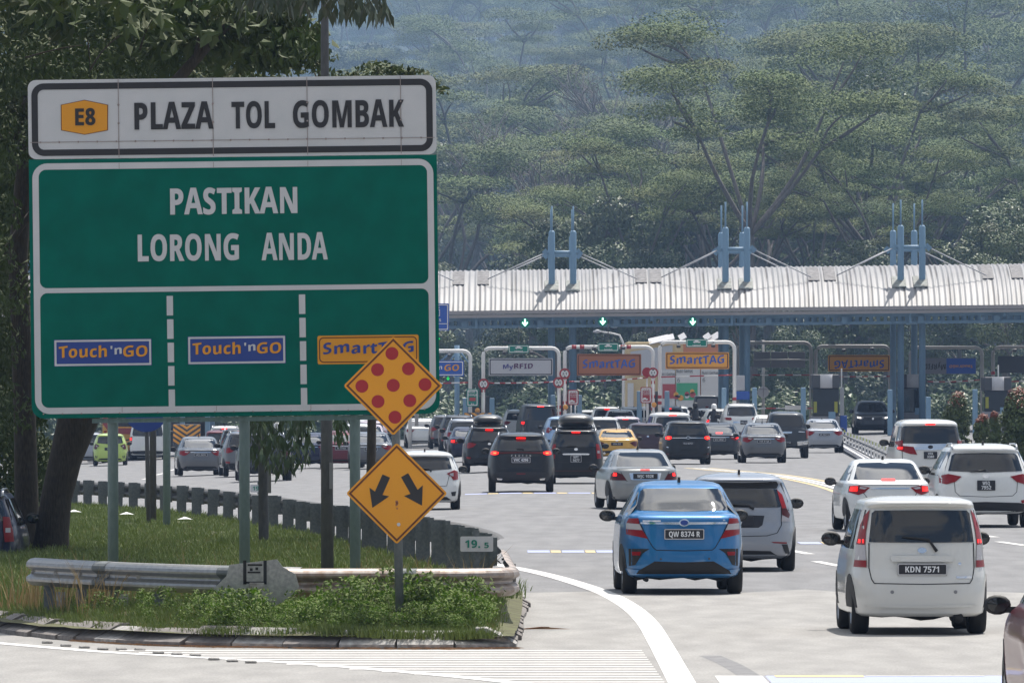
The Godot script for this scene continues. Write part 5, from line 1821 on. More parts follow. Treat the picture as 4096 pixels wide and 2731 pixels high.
func build_signs():
	var c := px(935, 986, SIGN_D)
	var t := thing("direction_sign", "big green and white toll plaza sign on three posts", "road sign", c)
	t.rotation.z = deg_to_rad(0.72)
	var hw := 2.335
	var top := 1.935
	var mid := 1.03
	var bot := -1.935
	var st := start()
	extrude(st, round_rect(-hw, mid, hw, top, 0.09, 5), -0.03, 0.006)
	obj("white_panel", st, mats.sign_white, t)
	st = start()
	extrude(st, round_rect(-hw, bot, hw, mid - 0.004, 0.14, 6), -0.03, 0.006)
	obj("green_panel", st, mats.sign_green, t)
	st = start()
	stripe(st, -hw, mid - 0.15, hw, mid - 0.0045, -0.02, 0.0055)
	obj("green_edge", st, mats.sign_green, t)
	st = start()
	ring(st, round_rect(-hw + 0.04, mid + 0.035, hw - 0.04, top - 0.04, 0.14, 8), round_rect(-hw + 0.112, mid + 0.107, hw - 0.112, top - 0.112, 0.07, 8), 0.005, 0.012)
	obj("black_border", st, mats.sign_black, t)
	st = start()
	ring(st, round_rect(-hw + 0.04, bot + 0.05, hw - 0.04, mid - 0.05, 0.17, 8), round_rect(-hw + 0.112, bot + 0.122, hw - 0.112, mid - 0.122, 0.085, 8), 0.005, 0.012)
	obj("white_border", st, mats.sign_white, t)
	var dv := sg(935, 1152).y
	st = start()
	stripe(st, -hw + 0.11, dv - 0.028, hw - 0.11, dv + 0.028)
	for sx in [-1.0, 1.0]:
		for sy in [-1.0, 1.0]:
			var e := PackedVector2Array([Vector2(sx * (hw - 0.111), dv + sy * 0.027)])
			for k in 6:
				var a := PI * 0.5 * k / 5.0
				e.append(Vector2(sx * (hw - 0.111 - 0.085 * (1.0 - sin(a))), dv + sy * (0.027 + 0.085 * (1.0 - cos(a)))))
			extrude(st, e, 0.005, 0.0125)
	obj("white_rule", st, mats.sign_white, t)
	for x in [[679, 1182], [1208, 1176]]:
		for k in 5:
			var a := sg(x[0] + k * 2, x[1] + k * 93.4)
			st = start()
			stripe(st, a.x - 0.036, a.y - 0.223, a.x + 0.036, a.y)
			obj("white_dash", st, mats.sign_white, t)
	sign_words(t, "PLAZA", 531, 415, 848, 518, mats.sign_black)
	sign_words(t, "TOL", 926, 412, 1100, 515, mats.sign_black)
	sign_words(t, "GOMBAK", 1167, 407, 1611, 511, mats.sign_black)
	sign_words(t, "PASTIKAN", 679, 756, 1188, 856, mats.sign_white)
	sign_words(t, "LORONG", 549, 942, 954, 1044, mats.sign_white)
	sign_words(t, "ANDA", 1045, 937, 1310, 1040, mats.sign_white)
	# route shield
	st = start()
	var hexa := PackedVector2Array()
	var hexo := PackedVector2Array()
	for q in [[338, 401], [429, 420], [429, 519], [339, 536], [247, 519], [246, 420]]:
		var p := sg(q[0], q[1])
		hexa.append(p)
		hexo.append(p + (p - sg(338, 468)) * 0.035)
	extrude(st, hexo, 0.005, 0.010)
	obj("shield_edge", st, mats.sign_brown, t)
	st = start()
	extrude(st, hexa, 0.008, 0.014)
	obj("shield", st, mats.sign_orange, t)
	sign_words(t, "E8", 298, 437, 379, 502, mats.sign_black, 0.0, 0.018)
	# lane tabs
	for q in [[217, 1350, 606, 1467], [752, 1337, 1142, 1459]]:
		var a := sg(q[0], q[3])
		var b := sg(q[2], q[1])
		var m := (a + b) * 0.5
		var w := (b.x - a.x) * 0.5
		var h := (b.y - a.y) * 0.5 - 0.007
		st = start()
		stripe(st, m.x - w, m.y - h, m.x + w, m.y + h, 0.004, 0.010)
		obj("blue_tab", st, mats.sign_blue, t)
		st = start()
		ring(st, round_rect(m.x - w + 0.006, m.y - h + 0.006, m.x + w - 0.006, m.y + h - 0.006, 0.006, 2), round_rect(m.x - w + 0.028, m.y - h + 0.028, m.x + w - 0.028, m.y + h - 0.028, 0.006, 2), 0.009, 0.013)
		obj("tab_border", st, mats.sign_white, t)
		var ox: float = q[0] - 217
		var oy: float = q[1] - 1350
		sign_words(t, "Touch", 238 + ox, 1386 + oy, 430 + ox, 1431 + oy, mats.sign_orange, 0.14, 0.014)
		sign_words(t, "'n", 442 + ox, 1384 + oy, 487 + ox, 1417 + oy, mats.sign_white, 0.14, 0.014)
		sign_words(t, "GO", 493 + ox, 1385 + oy, 590 + ox, 1428 + oy, mats.sign_orange, 0.12, 0.014)
	var ta := sg(1271, 1458)
	var tb := sg(1674, 1334)
	st = start()
	var tm := (ta + tb) * 0.5
	var tw := (tb - ta) * 0.5 - Vector2(0, 0.007)
	extrude(st, round_rect(tm.x - tw.x, tm.y - tw.y, tm.x + tw.x, tm.y + tw.y, 0.02, 3), 0.004, 0.010)
	obj("orange_tab", st, mats.sign_orange, t)
	st = start()
	ring(st, round_rect(tm.x - tw.x + 0.018, tm.y - tw.y + 0.018, tm.x + tw.x - 0.018, tm.y + tw.y - 0.018, 0.05, 4), round_rect(tm.x - tw.x + 0.03, tm.y - tw.y + 0.03, tm.x + tw.x - 0.03, tm.y + tw.y - 0.03, 0.04, 4), 0.009, 0.013)
	obj("tab_border", st, mats.sign_brown, t)
	sign_words(t, "SmartTAG", 1294, 1372, 1656, 1415, mats.sign_blue, 0.2, 0.014)
	# sheet joints, and the rivets along them
	for x in [-1.30, -0.22, 0.86, 1.93]:
		st = start()
		stripe(st, x - 0.004, mid + 0.01, x + 0.004, top - 0.005, 0.012, 0.0135)
		stripe(st, x - 0.003, bot + 0.06, x + 0.003, bot + 0.12, 0.012, 0.0135)
		stripe(st, x - 0.003, mid - 0.12, x + 0.003, mid - 0.055, 0.012, 0.0135)
		obj("joint", st, mats.seam, t)
	st = start()
	stripe(st, -hw + 0.02, mid + 0.188, hw - 0.02, mid + 0.195, 0.012, 0.0135)
	obj("joint", st, mats.seam, t)
	st = start()
	for k in 21:
		var x := -2.2 + 0.218 * k
		lathe(st, [Vector2(0.012, 0.0), Vector2(0.008, 0.006), Vector2(0, 0.007)], 6, Transform3D(Basis(Vector3.RIGHT, PI / 2), Vector3(x, mid + 0.192, 0.012)))
		lathe(st, [Vector2(0.010, 0.0), Vector2(0.007, 0.006), Vector2(0, 0.007)], 6, Transform3D(Basis(Vector3.RIGHT, PI / 2), Vector3(x, bot + 0.052, 0.012)))
	for x in [-1.30, -0.22, 0.86, 1.93]:
		for k in 2:
			lathe(st, [Vector2(0.014, 0.0), Vector2(0.008, 0.006), Vector2(0, 0.007)], 6, Transform3D(Basis(Vector3.RIGHT, PI / 2), Vector3(x, mid + 0.4 + 0.21 * k, 0.0135)))
	obj("rivets", st, mats.seam, t).set_meta("kind", "stuff")
	st = start()
	for yy in [1.5, 0.6, -0.5, -1.6]:
		box(st, Vector3(0, yy, -0.06), Vector3(4.5, 0.08, 0.05))
	box(st, Vector3(0.15, bot - 0.035, -0.10), Vector3(3.6, 0.05, 0.04))
	obj("back_rail", st, mats.pole_green, t)
	for x in [453, 979, 1421]:
		var p := px(x, 2260, SIGN_D + 0.2)
		var g := verge_y(p.x, SIGN_D + 0.2) - 0.2
		st = start(true)
		tube(st, [Vector3(p.x, g, p.z) - c, Vector3(p.x - 0.01, c.y + 1.7, p.z) - c], 0.062, 14)
		var o := obj("post", st, mats.pole_green, t)
		o.rotation.z = -t.rotation.z
	diamond_signs()
	# kilometre plates
	for q in [[1907, 2173, 101.2, "19.5", "white kilometre plate reading 19.5 at the nose of the gore"], [1035, 1951, 196.0, "19.4", "white kilometre plate half hidden by the sapling's stem"]]:
		var d: float = q[2]
		var p := px(q[0], q[1], d)
		var k := thing("kilometre_plate", q[4], "road sign", p)
		st = start()
		extrude(st, round_rect(-0.185, -0.085, 0.185, 0.085, 0.015, 2), -0.008, 0.0)
		obj("plate", st, mats.sign_white, k)
		words("lettering", q[3].split(".")[0] + ".", 0.085, 0.17, Vector3(-0.045, 0.0, 0.004), mats.plaza_green, k)
		words("lettering", q[3].split(".")[1], 0.06, 0.05, Vector3(0.11, -0.014, 0.004), mats.plaza_green, k)
		st = start()
		box(st, Vector3(0, (verge_y(p.x, d) - p.y) * 0.5, -0.04), Vector3(0.06, absf(verge_y(p.x, d) - p.y) + 0.3, 0.03))
		obj("post", st, mats.post_steel, k)
	# street lamp column behind the sign
	var ld := 117.0
	var lp := px(1310, 2290, ld)
	var lamp := thing("street_lamp", "tall dark lamp column rising behind the green sign", "street lamp", Vector3(lp.x, verge_y(lp.x, ld) - 0.1, -ld))
	st = start(true)
	var tx := xat(1298, ld) - lp.x
	tube(st, [Vector3.ZERO, Vector3(tx * 0.3, 2.2, 0), Vector3(tx * 0.9, 6.5, 0), Vector3(tx, 9.5, 0)], [0.086, 0.076, 0.055, 0.045], 14)
	obj("column", st, mats.pole_dark, lamp)
	st = start(true)
	tube(st, [Vector3(tx, 9.4, 0), Vector3(tx + 0.3, 9.9, 0), Vector3(tx + 1.6, 10.1, 0)], [0.045, 0.04, 0.035], 8)
	obj("arm", st, mats.pole_dark, lamp)
	st = start(true)
	tube(st, [Vector3(tx + 1.5, 10.08, 0), Vector3(tx + 1.8, 10.14, 0), Vector3(tx + 2.2, 10.1, 0)], [0.05, 0.12, 0.05], 8)
	obj("lamp_head", st, mats.grey_pale, lamp)
	st = start()
	box(st, Vector3(0.05, 1.42, 0.08), Vector3(0.05, 0.34, 0.015))
	obj("tag_plate", st, mats.sign_backs, lamp)
	# thinner posts in the shade behind
	for q in [[667, 167.0, 4.6, 0.07, "pole_green", "blue grey sign post between the two left sign posts"], [612, 176.0, 5.0, 0.066, "pole_dark", "dark post beside the round blue sign"]]:
		var p := px(q[0], 2060, q[1])
		var o := thing("sign_post", q[5], "post", Vector3(p.x, verge_y(p.x, q[1]) - 0.1, -q[1]))
		st = start(true)
		tube(st, [Vector3.ZERO, Vector3(0, q[2], 0)], q[3], 12)
		obj("shaft", st, mats[q[4]], o)
		st = start()
		extrude(st, round_rect(-0.7, q[2] - 0.5, 0.7, q[2] + 0.6, 0.05), -0.1, -0.08)
		obj("board", st, mats.sign_backs, o)
	var bd := 172.0
	var bp := px(584, 1638, bd)
	var b := thing("round_sign", "round blue sign on a thin dark pole below the green sign", "road sign", bp)
	st = start()
	extrude(st, disc(0.42, 28), -0.02, 0.0)
	obj("plate", st, mats.sign_blue, b)
	st = start(true)
	tube(st, [Vector3(0, 0.3, -0.06), Vector3(0.05, verge_y(bp.x, bd) - bp.y - 0.1, -0.06)], 0.042, 10)
	obj("post", st, mats.pole_dark, b)
	# red and white striped marker at the left edge, beyond the tree
	var wp := thing("marker_board", "red and white marker board at the far left edge", "road sign", px(-4, 1555, 160.0))
	for k in 3:
		st = start()
		box(st, Vector3(0, 0.28 - 0.28 * k, 0), Vector3(0.26, 0.279, 0.03))
		obj("band", st, mats.stripe_white if k == 1 else mats.sign_red, wp)

func diamond_signs():
	var d := 96.0
	var k := F / d * 4.0
	var base := px(1600, 2395, d)
	var c1 := px(1573, 1541, d)
	var c2 := px(1587, 1971, d)
	var t := thing("hazard_sign", "orange diamond sign of nine red dots above another diamond", "road sign", c1)
	var u := thing("fork_sign", "orange diamond sign with two black arrows pointing down and apart", "road sign", c2)
	for q in [[t, 0.525], [u, 0.535]]:
		var st := start()
		var p := PackedVector2Array()
		for a in 4:
			for e in 4:
				var w := PI * 0.5 * a + PI * 0.25 * 0.0 + (e - 1.5) * 0.35
				p.append(Vector2(cos(PI * 0.5 * a), sin(PI * 0.5 * a)) * (q[1] - 0.035) + Vector2(cos(w), sin(w)) * 0.03)
		extrude(st, p, -0.012, 0.0)
		obj("plate", st, mats.sign_orange, q[0])
		st = start()
		var r1: float = q[1] - 0.022
		var r0: float = q[1] - 0.05
		var o := PackedVector2Array([Vector2(r1, 0), Vector2(0, r1), Vector2(-r1, 0), Vector2(0, -r1)])
		var i := PackedVector2Array([Vector2(r0, 0), Vector2(0, r0), Vector2(-r0, 0), Vector2(0, -r0)])
		ring(st, o, i, -0.002, 0.003)
		obj("border", st, mats.sign_brown, q[0])
	for q in [[900, 811], [867, 848], [938, 846], [831, 886], [903, 884], [976, 882], [868, 921], [941, 919], [907, 957]]:
		var st := start()
		extrude(st, disc(0.069, 24, Vector2((q[0] - 903) * 1.742 / k, (885 - q[1]) * 1.742 / k)), -0.002, 0.004)
		obj("red_dot", st, mats.sign_red, t)
	for a in [[887, 1092, 855, 1165], [929, 1090, 969, 1160]]:
		var p0 := Vector2(a[0] - 911, 1132 - a[1]) * 1.742 / k
		var p1 := Vector2(a[2] - 911, 1132 - a[3]) * 1.742 / k
		var dir := (p1 - p0).normalized()
		var n := Vector2(-dir.y, dir.x)
		var neck := p1 - dir * 0.17
		var st := start()
		extrude(st, PackedVector2Array([p0 + n * 0.044, neck + n * 0.044, neck + n * 0.115 - dir * 0.015, p1, neck - n * 0.115 - dir * 0.015, neck - n * 0.044, p0 - n * 0.044]), -0.002, 0.004)
		obj("arrow", st, mats.sign_black, u)
	var sm := start()
	for q in [[0.0, -0.09, 0.016], [0.006, -0.105, 0.014], [-0.003, -0.12, 0.013], [0.004, -0.16, 0.010]]:
		extrude(sm, disc(q[2], 9, Vector2(q[0], q[1])), -0.002, 0.0035)
	obj("smudge", sm, mats.tag_brown, u)
	sm = start()
	extrude(sm, disc(0.02, 8, Vector2(0.02, -0.33)), -0.002, 0.004)
	obj("chip", sm, mats.sign_white, u)
	var g := verge_y(base.x, d) - 0.1
	var s2 := start(true)
	tube(s2, [Vector3(base.x, g, -d - 0.06) - c2, Vector3(c1.x + 0.01, c1.y + 0.3, -d - 0.06) - c2], 0.046, 12)
	obj("post", s2, mats.post_steel, u)

func build_small_things():
	# fence of black and white posts on the median, and clipped bushes
	for k in 17:
		var u := k / 16.0
		var d := lerpf(420.0, 285.0, u)
		var xn := lerpf(3372, 3572, u)
		var p := px(xn, 1720, d)
		var t := thing("median_post", "banded white post of the median fence, number %d counted from the toll booths" % (k + 1), "fence post", Vector3(p.x, ground(p.x, d), -d), 0.0, "banded posts along the median fence")
		var st := start()
		box(st, Vector3(0, 0.42, 0), Vector3(0.075, 0.84, 0.08))
		obj("shaft", st, mats.tube_white, t)
		for j in 4:
			st = start()
			box(st, Vector3(0.075, 0.14 + 0.2 * j, 0), Vector3(0.075, 0.12, 0.06))
			obj("band", st, mats.grey_dark if j != 3 else mat("band_yellow", lin(0.42, 0.46, 0.12), 0.6), t)
	var ms := start()
	for s in [0.62, 0.25]:
		beam_between(ms, Vector3(xat(3372, 420.0), ground(8, 420) + s, -420.1), Vector3(xat(3572, 285.0), s, -285.1), 0.06, 0.04)
	var mr := obj("median_rail", ms, mats.grey_dark)
	tag(mr, "dark rails joining the banded posts on the median", "fence rail")
	var ks := start()
	beam_between(ks, Vector3(xat(3360, 430.0), ground(8, 430) + 0.05, -430.0), Vector3(xat(3620, 270.0), 0.05, -270.0), 0.14, 0.5)
	struct("median_kerb", ks, mats.grey_pale)
	var bl := leaf_mat("topiary_leaf", lin(0.07, 0.10, 0.025), 0.5, Color(0.12, 0.16, 0.03))
	var rl := leaf_mat("topiary_red", lin(0.22, 0.06, 0.03), 0.5, Color(0.25, 0.08, 0.03))
	for q in [[3830, 1582, 1790, 300.0, 0.58, "rounded topiary bush tipped red beside the white people carrier"], [3930, 1672, 1800, 285.0, 0.36, "low green topiary bush between two red tipped ones"], [3978, 1660, 1810, 280.0, 0.25, "small brownish bush against the tall red tipped one"], [4075, 1580, 1900, 262.0, 0.72, "tall red tipped bush at the right picture edge"]]:
		var d: float = q[3]
		var top := px(q[0], q[1], d).y
		var x := xat(q[0], d)
		var t := thing("topiary_bush", q[5], "bush", Vector3(x, ground(x, d), -d))
		var h: float = top - t.position.y
		var w: float = q[4]
		var cl := []
		var rd := []
		for k in 44:
			var a := rng.randf() * TAU
			var z := rng.randf()
			var cr: float = minf(0.34, w * 0.5)
			var rad: float = (w - cr * 0.8) * sqrt(maxf(1.0 - pow(z * 1.02, 4.0), 0.05)) * rng.randf_range(0.3, 1.0)
			cl.append([Vector3(cos(a) * rad, 0.25 * h + 0.70 * h * z, sin(a) * rad), Vector3.ONE * cr, 0.9])
			if z > 0.8 or rng.randf() < 0.06:
				rd.append([Vector3(cos(a) * rad, 0.27 * h + 0.72 * h * z + 0.08, sin(a) * rad), Vector3.ONE * cr * 0.8, 0.18])
		place("foliage", crown_mesh(int(q[0]), cl, 460, 0.095, 0.5, 0.9, 0.6), bl, t)
		if rd.size() > 0:
			place("red_shoots", crown_mesh(int(q[0]) + 1, rd, 520, 0.075, 0.8, 0.9, 0.6), rl, t)
		var st := start(true)
		tube(st, [Vector3(0, -0.1, 0), Vector3(0.02, 0.35 * h, 0)], [0.06, 0.04], 8)
		obj("stem", st, mats.bark, t)
	for k in 9:
		var d := 268.0 + 3.0 * k
		var x := xat(3790 + 30 * k, d)
		var t := thing("concrete_post", "weathered concrete fence post below the bushes, number %d from the left" % (k + 1), "fence post", Vector3(x, ground(x, d), -d - 14.0), 0.0, "concrete posts below the topiary bushes")
		var st := start()
		bevel_box(st, Vector3(0, 0.55, 0), Vector3(0.14, 1.1, 0.14), 0.02)
		obj("shaft", st, mats.kerb, t)
	# litter on the bank
	for q in [[295, 2065, "torn white scrap of litter on the bank by the trunk"], [505, 2078, "small white scrap of litter right of the left sign post"], [738, 2095, "flat white scrap of litter on the grass below the sign"]]:
		var d := 150.0
		for it in 12:
			var x := xat(q[0], d)
			d = (HC - verge_y(x, d)) * F / (q[1] / 4.0 - HORIZON)
		var x2 := xat(q[0], d)
		var st := start()
		tri(st, Vector3(-0.14, 0.05, 0), Vector3(0.0, 0.1, -0.06), Vector3(0.05, 0.06, 0.08))
		tri(st, Vector3(0.0, 0.1, -0.06), Vector3(0.16, 0.05, 0.0), Vector3(0.05, 0.06, 0.08))
		var o := obj("litter", st, mats.litter)
		o.position = Vector3(x2, verge_y(x2, d) + 0.05, -d)
		tag(o, q[2], "litter")
	var ls := start()
	for k in 5:
		tri(ls, Vector3(-0.3 + 0.02 * k, 0.01, 0.02 * k), Vector3(0.02 * k, 0.04, 0.01), Vector3(0.34 - 0.05 * k, 0.012, -0.03 * k))
	var q0 := gp(2165, 2517)
	var lo := obj("dead_frond", ls, mats.straw)
	lo.position = Vector3(q0.x, ground(q0.x, q0.y), -q0.y)
	tag(lo, "brown dead frond lying on the shoulder right of the gore", "litter")
	var cs := start()
	tri(cs, Vector3(-0.1, 0.24, 0), Vector3(0.12, 0.1, 0), Vector3(-0.02, 0.05, 0.05))
	tri(cs, Vector3(-0.1, 0.3, 0), Vector3(-0.02, 0.05, 0.05), Vector3(-0.1, 0.1, -0.05))
	tri(cs, Vector3(-0.12, 0.14, 0.02), Vector3(0.14, 0.1, -0.02), Vector3(0.02, -0.05, 0.03))
	var co := obj("rubber_scrap", cs, mats.trim)
	co.position = Vector3(xat(1775, 95.8), verge_y(xat(1775, 95.8), 95.8) + 0.1, -95.8)
	co.scale = Vector3.ONE * 0.55
	tag(co, "black scrap of rubber among the weeds near the nose", "litter")

# ---------- vehicles ----------
# a body is a stack of level outlines: height, half width, how far its rear and front ends lie in from the ends of the car
var shapes := {
	"tall": [.765, 1.53, 3.6, 5.0, [.205, .68, .08, .1], [.24, .74, .03, .05], [.45, .765, 0, 0], [.62, .763, .015, .03], [.75, .75, .05, .08], [.9, .735, .07, .3], [1.03, .715, .09, .7], [1.2, .68, .13, .95], [1.36, .635, .18, 1.15], [1.405, .62, .19, 1.25], [1.435, .61, .12, 1.3], [1.475, .595, .13, 1.35], [1.49, .565, .25, 1.5], [1.515, .48, .6, 1.8], [1.53, .3, 1.0, 2.0]],
	"sedan": [.85, 1.46, 4.3, 5.0, [.22, .74, .14, .18], [.25, .81, .06, .1], [.4, .845, .02, .04], [.55, .85, 0, 0], [.72, .85, .02, .04], [.82, .84, .04, .1], [.92, .825, .06, .45], [.97, .81, .1, .95], [1.0, .79, .3, 1.15], [1.03, .775, .5, 1.22], [1.1, .745, .64, 1.36], [1.22, .69, .86, 1.58], [1.33, .635, 1.1, 1.8], [1.38, .605, 1.26, 1.93], [1.42, .565, 1.5, 2.1], [1.445, .48, 1.8, 2.25], [1.46, .33, 2.0, 2.4]],
	"tallsedan": [.81, 1.5, 4.15, 5.2, [.22, .72, .12, .15], [.26, .78, .04, .08], [.42, .81, 0, 0], [.6, .81, .01, .02], [.8, .80, .03, .06], [.93, .79, .04, .3], [1.0, .775, .05, .7], [1.045, .755, .10, .95], [1.075, .735, .28, 1.05], [1.1, .715, .46, 1.12], [1.2, .67, .62, 1.3], [1.32, .61, .84, 1.55], [1.41, .565, 1.02, 1.75], [1.45, .53, 1.2, 1.95], [1.48, .46, 1.5, 2.1], [1.5, .3, 1.8, 2.3]],
	"hatch": [.85, 1.5, 3.9, 5.0, [.2, .74, .1, .15], [.25, .81, .03, .08], [.42, .85, 0, 0], [.6, .85, .01, .02], [.76, .84, .05, .06], [.9, .82, .07, .3], [.98, .805, .09, .75], [1.1, .77, .15, .98], [1.25, .71, .24, 1.2], [1.34, .67, .29, 1.35], [1.37, .655, .22, 1.4], [1.41, .63, .24, 1.5], [1.44, .585, .42, 1.65], [1.475, .48, .85, 1.9], [1.5, .3, 1.2, 2.2]],
	"suv": [.9, 1.66, 4.5, 5.0, [.28, .78, .1, .15], [.32, .86, .03, .07], [.5, .9, 0, 0], [.7, .9, .02, .02], [.85, .89, .03, .05], [1.0, .875, .06, .3], [1.08, .86, .1, .85], [1.2, .82, .17, 1.1], [1.38, .74, .27, 1.38], [1.49, .69, .34, 1.52], [1.53, .67, .28, 1.6], [1.57, .64, .3, 1.68], [1.61, .58, .55, 1.85], [1.64, .5, .9, 2.0], [1.66, .34, 1.4, 2.3]],
	"mpv": [.83, 1.68, 4.2, 6.0, [.22, .72, .08, .12], [.26, .79, .02, .05], [.5, .83, 0, 0], [.75, .83, .01, .04], [.95, .815, .02, .35], [1.05, .8, .04, .75], [1.25, .745, .09, 1.0], [1.45, .675, .16, 1.25], [1.53, .65, .19, 1.35], [1.56, .635, .12, 1.4], [1.6, .61, .14, 1.5], [1.64, .55, .35, 1.65], [1.665, .46, .8, 1.8], [1.68, .3, 1.3, 2.1]],
	"van": [.925, 1.93, 4.9, 7.0, [.24, .82, .06, .1], [.28, .89, .02, .04], [.5, .925, 0, 0], [.9, .925, .01, .06], [1.1, .915, .02, .5], [1.3, .885, .05, .85], [1.55, .83, .1, 1.15], [1.75, .785, .14, 1.4], [1.79, .775, .09, 1.45], [1.84, .745, .12, 1.5], [1.88, .69, .3, 1.65], [1.915, .57, .9, 1.9], [1.93, .38, 1.4, 2.2]],
	"pickup": [.92, 1.85, 5.2, 7.0, [.42, .8, .15, .12], [.46, .88, .03, .05], [.6, .92, 0, 0], [1.0, .92, .02, .1], [1.13, .9, .04, .6], [1.16, .83, .05, 1.2], [1.3, .79, .1, 1.4], [1.6, .71, .22, 1.8], [1.72, .67, .27, 2.0], [1.78, .61, .45, 2.2], [1.83, .49, 1.0, 2.4], [1.85, .35, 1.6, 2.7]],
	"jeep": [.85, 1.86, 4.1, 9.0, [.45, .66, .1, .1], [.5, .74, .02, 0], [1.1, .76, 0, .05], [1.16, .74, .02, 1.2], [1.7, .68, .08, 1.8], [1.81, .66, .1, 1.9], [1.86, .58, .2, 2.0]],
	"box": [.46, .36, 1.7, 3.5, [.0, .34, .12, .12], [.05, .42, .05, .05], [.13, .46, 0, 0], [.19, .46, .0, .02], [.26, .43, .06, .1], [.32, .34, .2, .3], [.36, .18, .4, .5]]}
var cars_made := {}

func level(kind: String, y: float, dim: Vector3) -> Array:   # half width, rear end, front end and squareness of the outline at a height
	var s: Array = shapes[kind]
	var sy := dim.y / float(s[1])
	var q := y / sy
	var rows := s.slice(4)
	var n := rows.size()
	var i := 0
	while i < n - 2 and q > rows[i + 1][0]:
		i += 1
	var h: float = rows[i + 1][0] - rows[i][0]
	var u := clampf((q - rows[i][0]) / h, 0.0, 1.0)
	var out := []
	for c in [1, 2, 3]:
		var d := func(k: int) -> float:
			if k <= 0 or k >= n - 1:
				return 0.0 if k <= 0 else (rows[n - 1][c] - rows[n - 2][c]) / (rows[n - 1][0] - rows[n - 2][0])
			var a: float = (rows[k][c] - rows[k - 1][c]) / (rows[k][0] - rows[k - 1][0])
			var b: float = (rows[k + 1][c] - rows[k][c]) / (rows[k + 1][0] - rows[k][0])
			return 0.0 if a * b <= 0.0 else 2.0 * a * b / (a + b)
		var m0: float = d.call(i) * h
		var m1: float = d.call(i + 1) * h
		var p0: float = rows[i][c]
		var p1: float = rows[i + 1][c]
		var u2 := u * u
		var u3 := u2 * u
		out.append((2 * u3 - 3 * u2 + 1) * p0 + (u3 - 2 * u2 + u) * m0 + (-2 * u3 + 3 * u2) * p1 + (u3 - u2) * m1)
	var sz := dim.z / float(s[2])
	return [out[0] * dim.x / float(s[0]), dim.z * 0.5 - out[1] * sz, -dim.z * 0.5 + out[2] * sz, float(s[3])]

func rear_z(kind: String, x: float, y: float, dim: Vector3, front := false) -> float:
	var l := level(kind, y, dim)
	var c: float = (l[1] + l[2]) * 0.5
	var hl: float = (l[1] - l[2]) * 0.5
	var e := pow(maxf(1.0 - pow(minf(absf(x) / l[0], 0.992), l[3]), 0.0), 1.0 / l[3]) * hl
	return c - e if front else c + e

func side_x(kind: String, z: float, y: float, dim: Vector3) -> float:
	var l := level(kind, y, dim)
	var c: float = (l[1] + l[2]) * 0.5
	var hl: float = (l[1] - l[2]) * 0.5
	return l[0] * pow(maxf(1.0 - pow(minf(absf(z - c) / hl, 0.99), l[3]), 0.0), 1.0 / l[3])

func body_mesh(kind: String, dim: Vector3, rings: int, around: int) -> ArrayMesh:
	var s: Array = shapes[kind]
	var sy := dim.y / float(s[1])
	var ys := []
	var lo: float = s[4][0] * sy
	var hi: float = s[-1][0] * sy
	for k in rings + 1:
		ys.append(lerpf(lo, hi, float(k) / rings))
	for q in s.slice(5, -1):
		ys.append(q[0] * sy)
	ys.sort()
	var st := start(true)
	var last := []
	for y in ys:
		var l := level(kind, y, dim)
		var c: float = (l[1] + l[2]) * 0.5
		var hl: float = (l[1] - l[2]) * 0.5
		var row := []
		for k in around:
			var t := TAU * (k + 0.5) / around
			# more points round the corners, an even share along the faces
			var cs := cos(t)
			var sn := sin(t)
			var r := pow(pow(absf(cs), l[3]) + pow(absf(sn), l[3]), -1.0 / l[3])
			row.append(Vector3(l[0] * cs * r, y, c + hl * sn * r))
		if not last.is_empty():
			for k in around:
				var j := (k + 1) % around
				quad(st, last[k], row[k], row[j], last[j])
		else:
			for k in around:
				tri(st, Vector3(0, y, c), row[k], row[(k + 1) % around])
		last = row
	var mid := Vector3.ZERO
	for p in last:
		mid += p / around
	mid.y += 0.006
	for k in around:
		tri(st, mid, last[(k + 1) % around], last[k])
	return done(st)

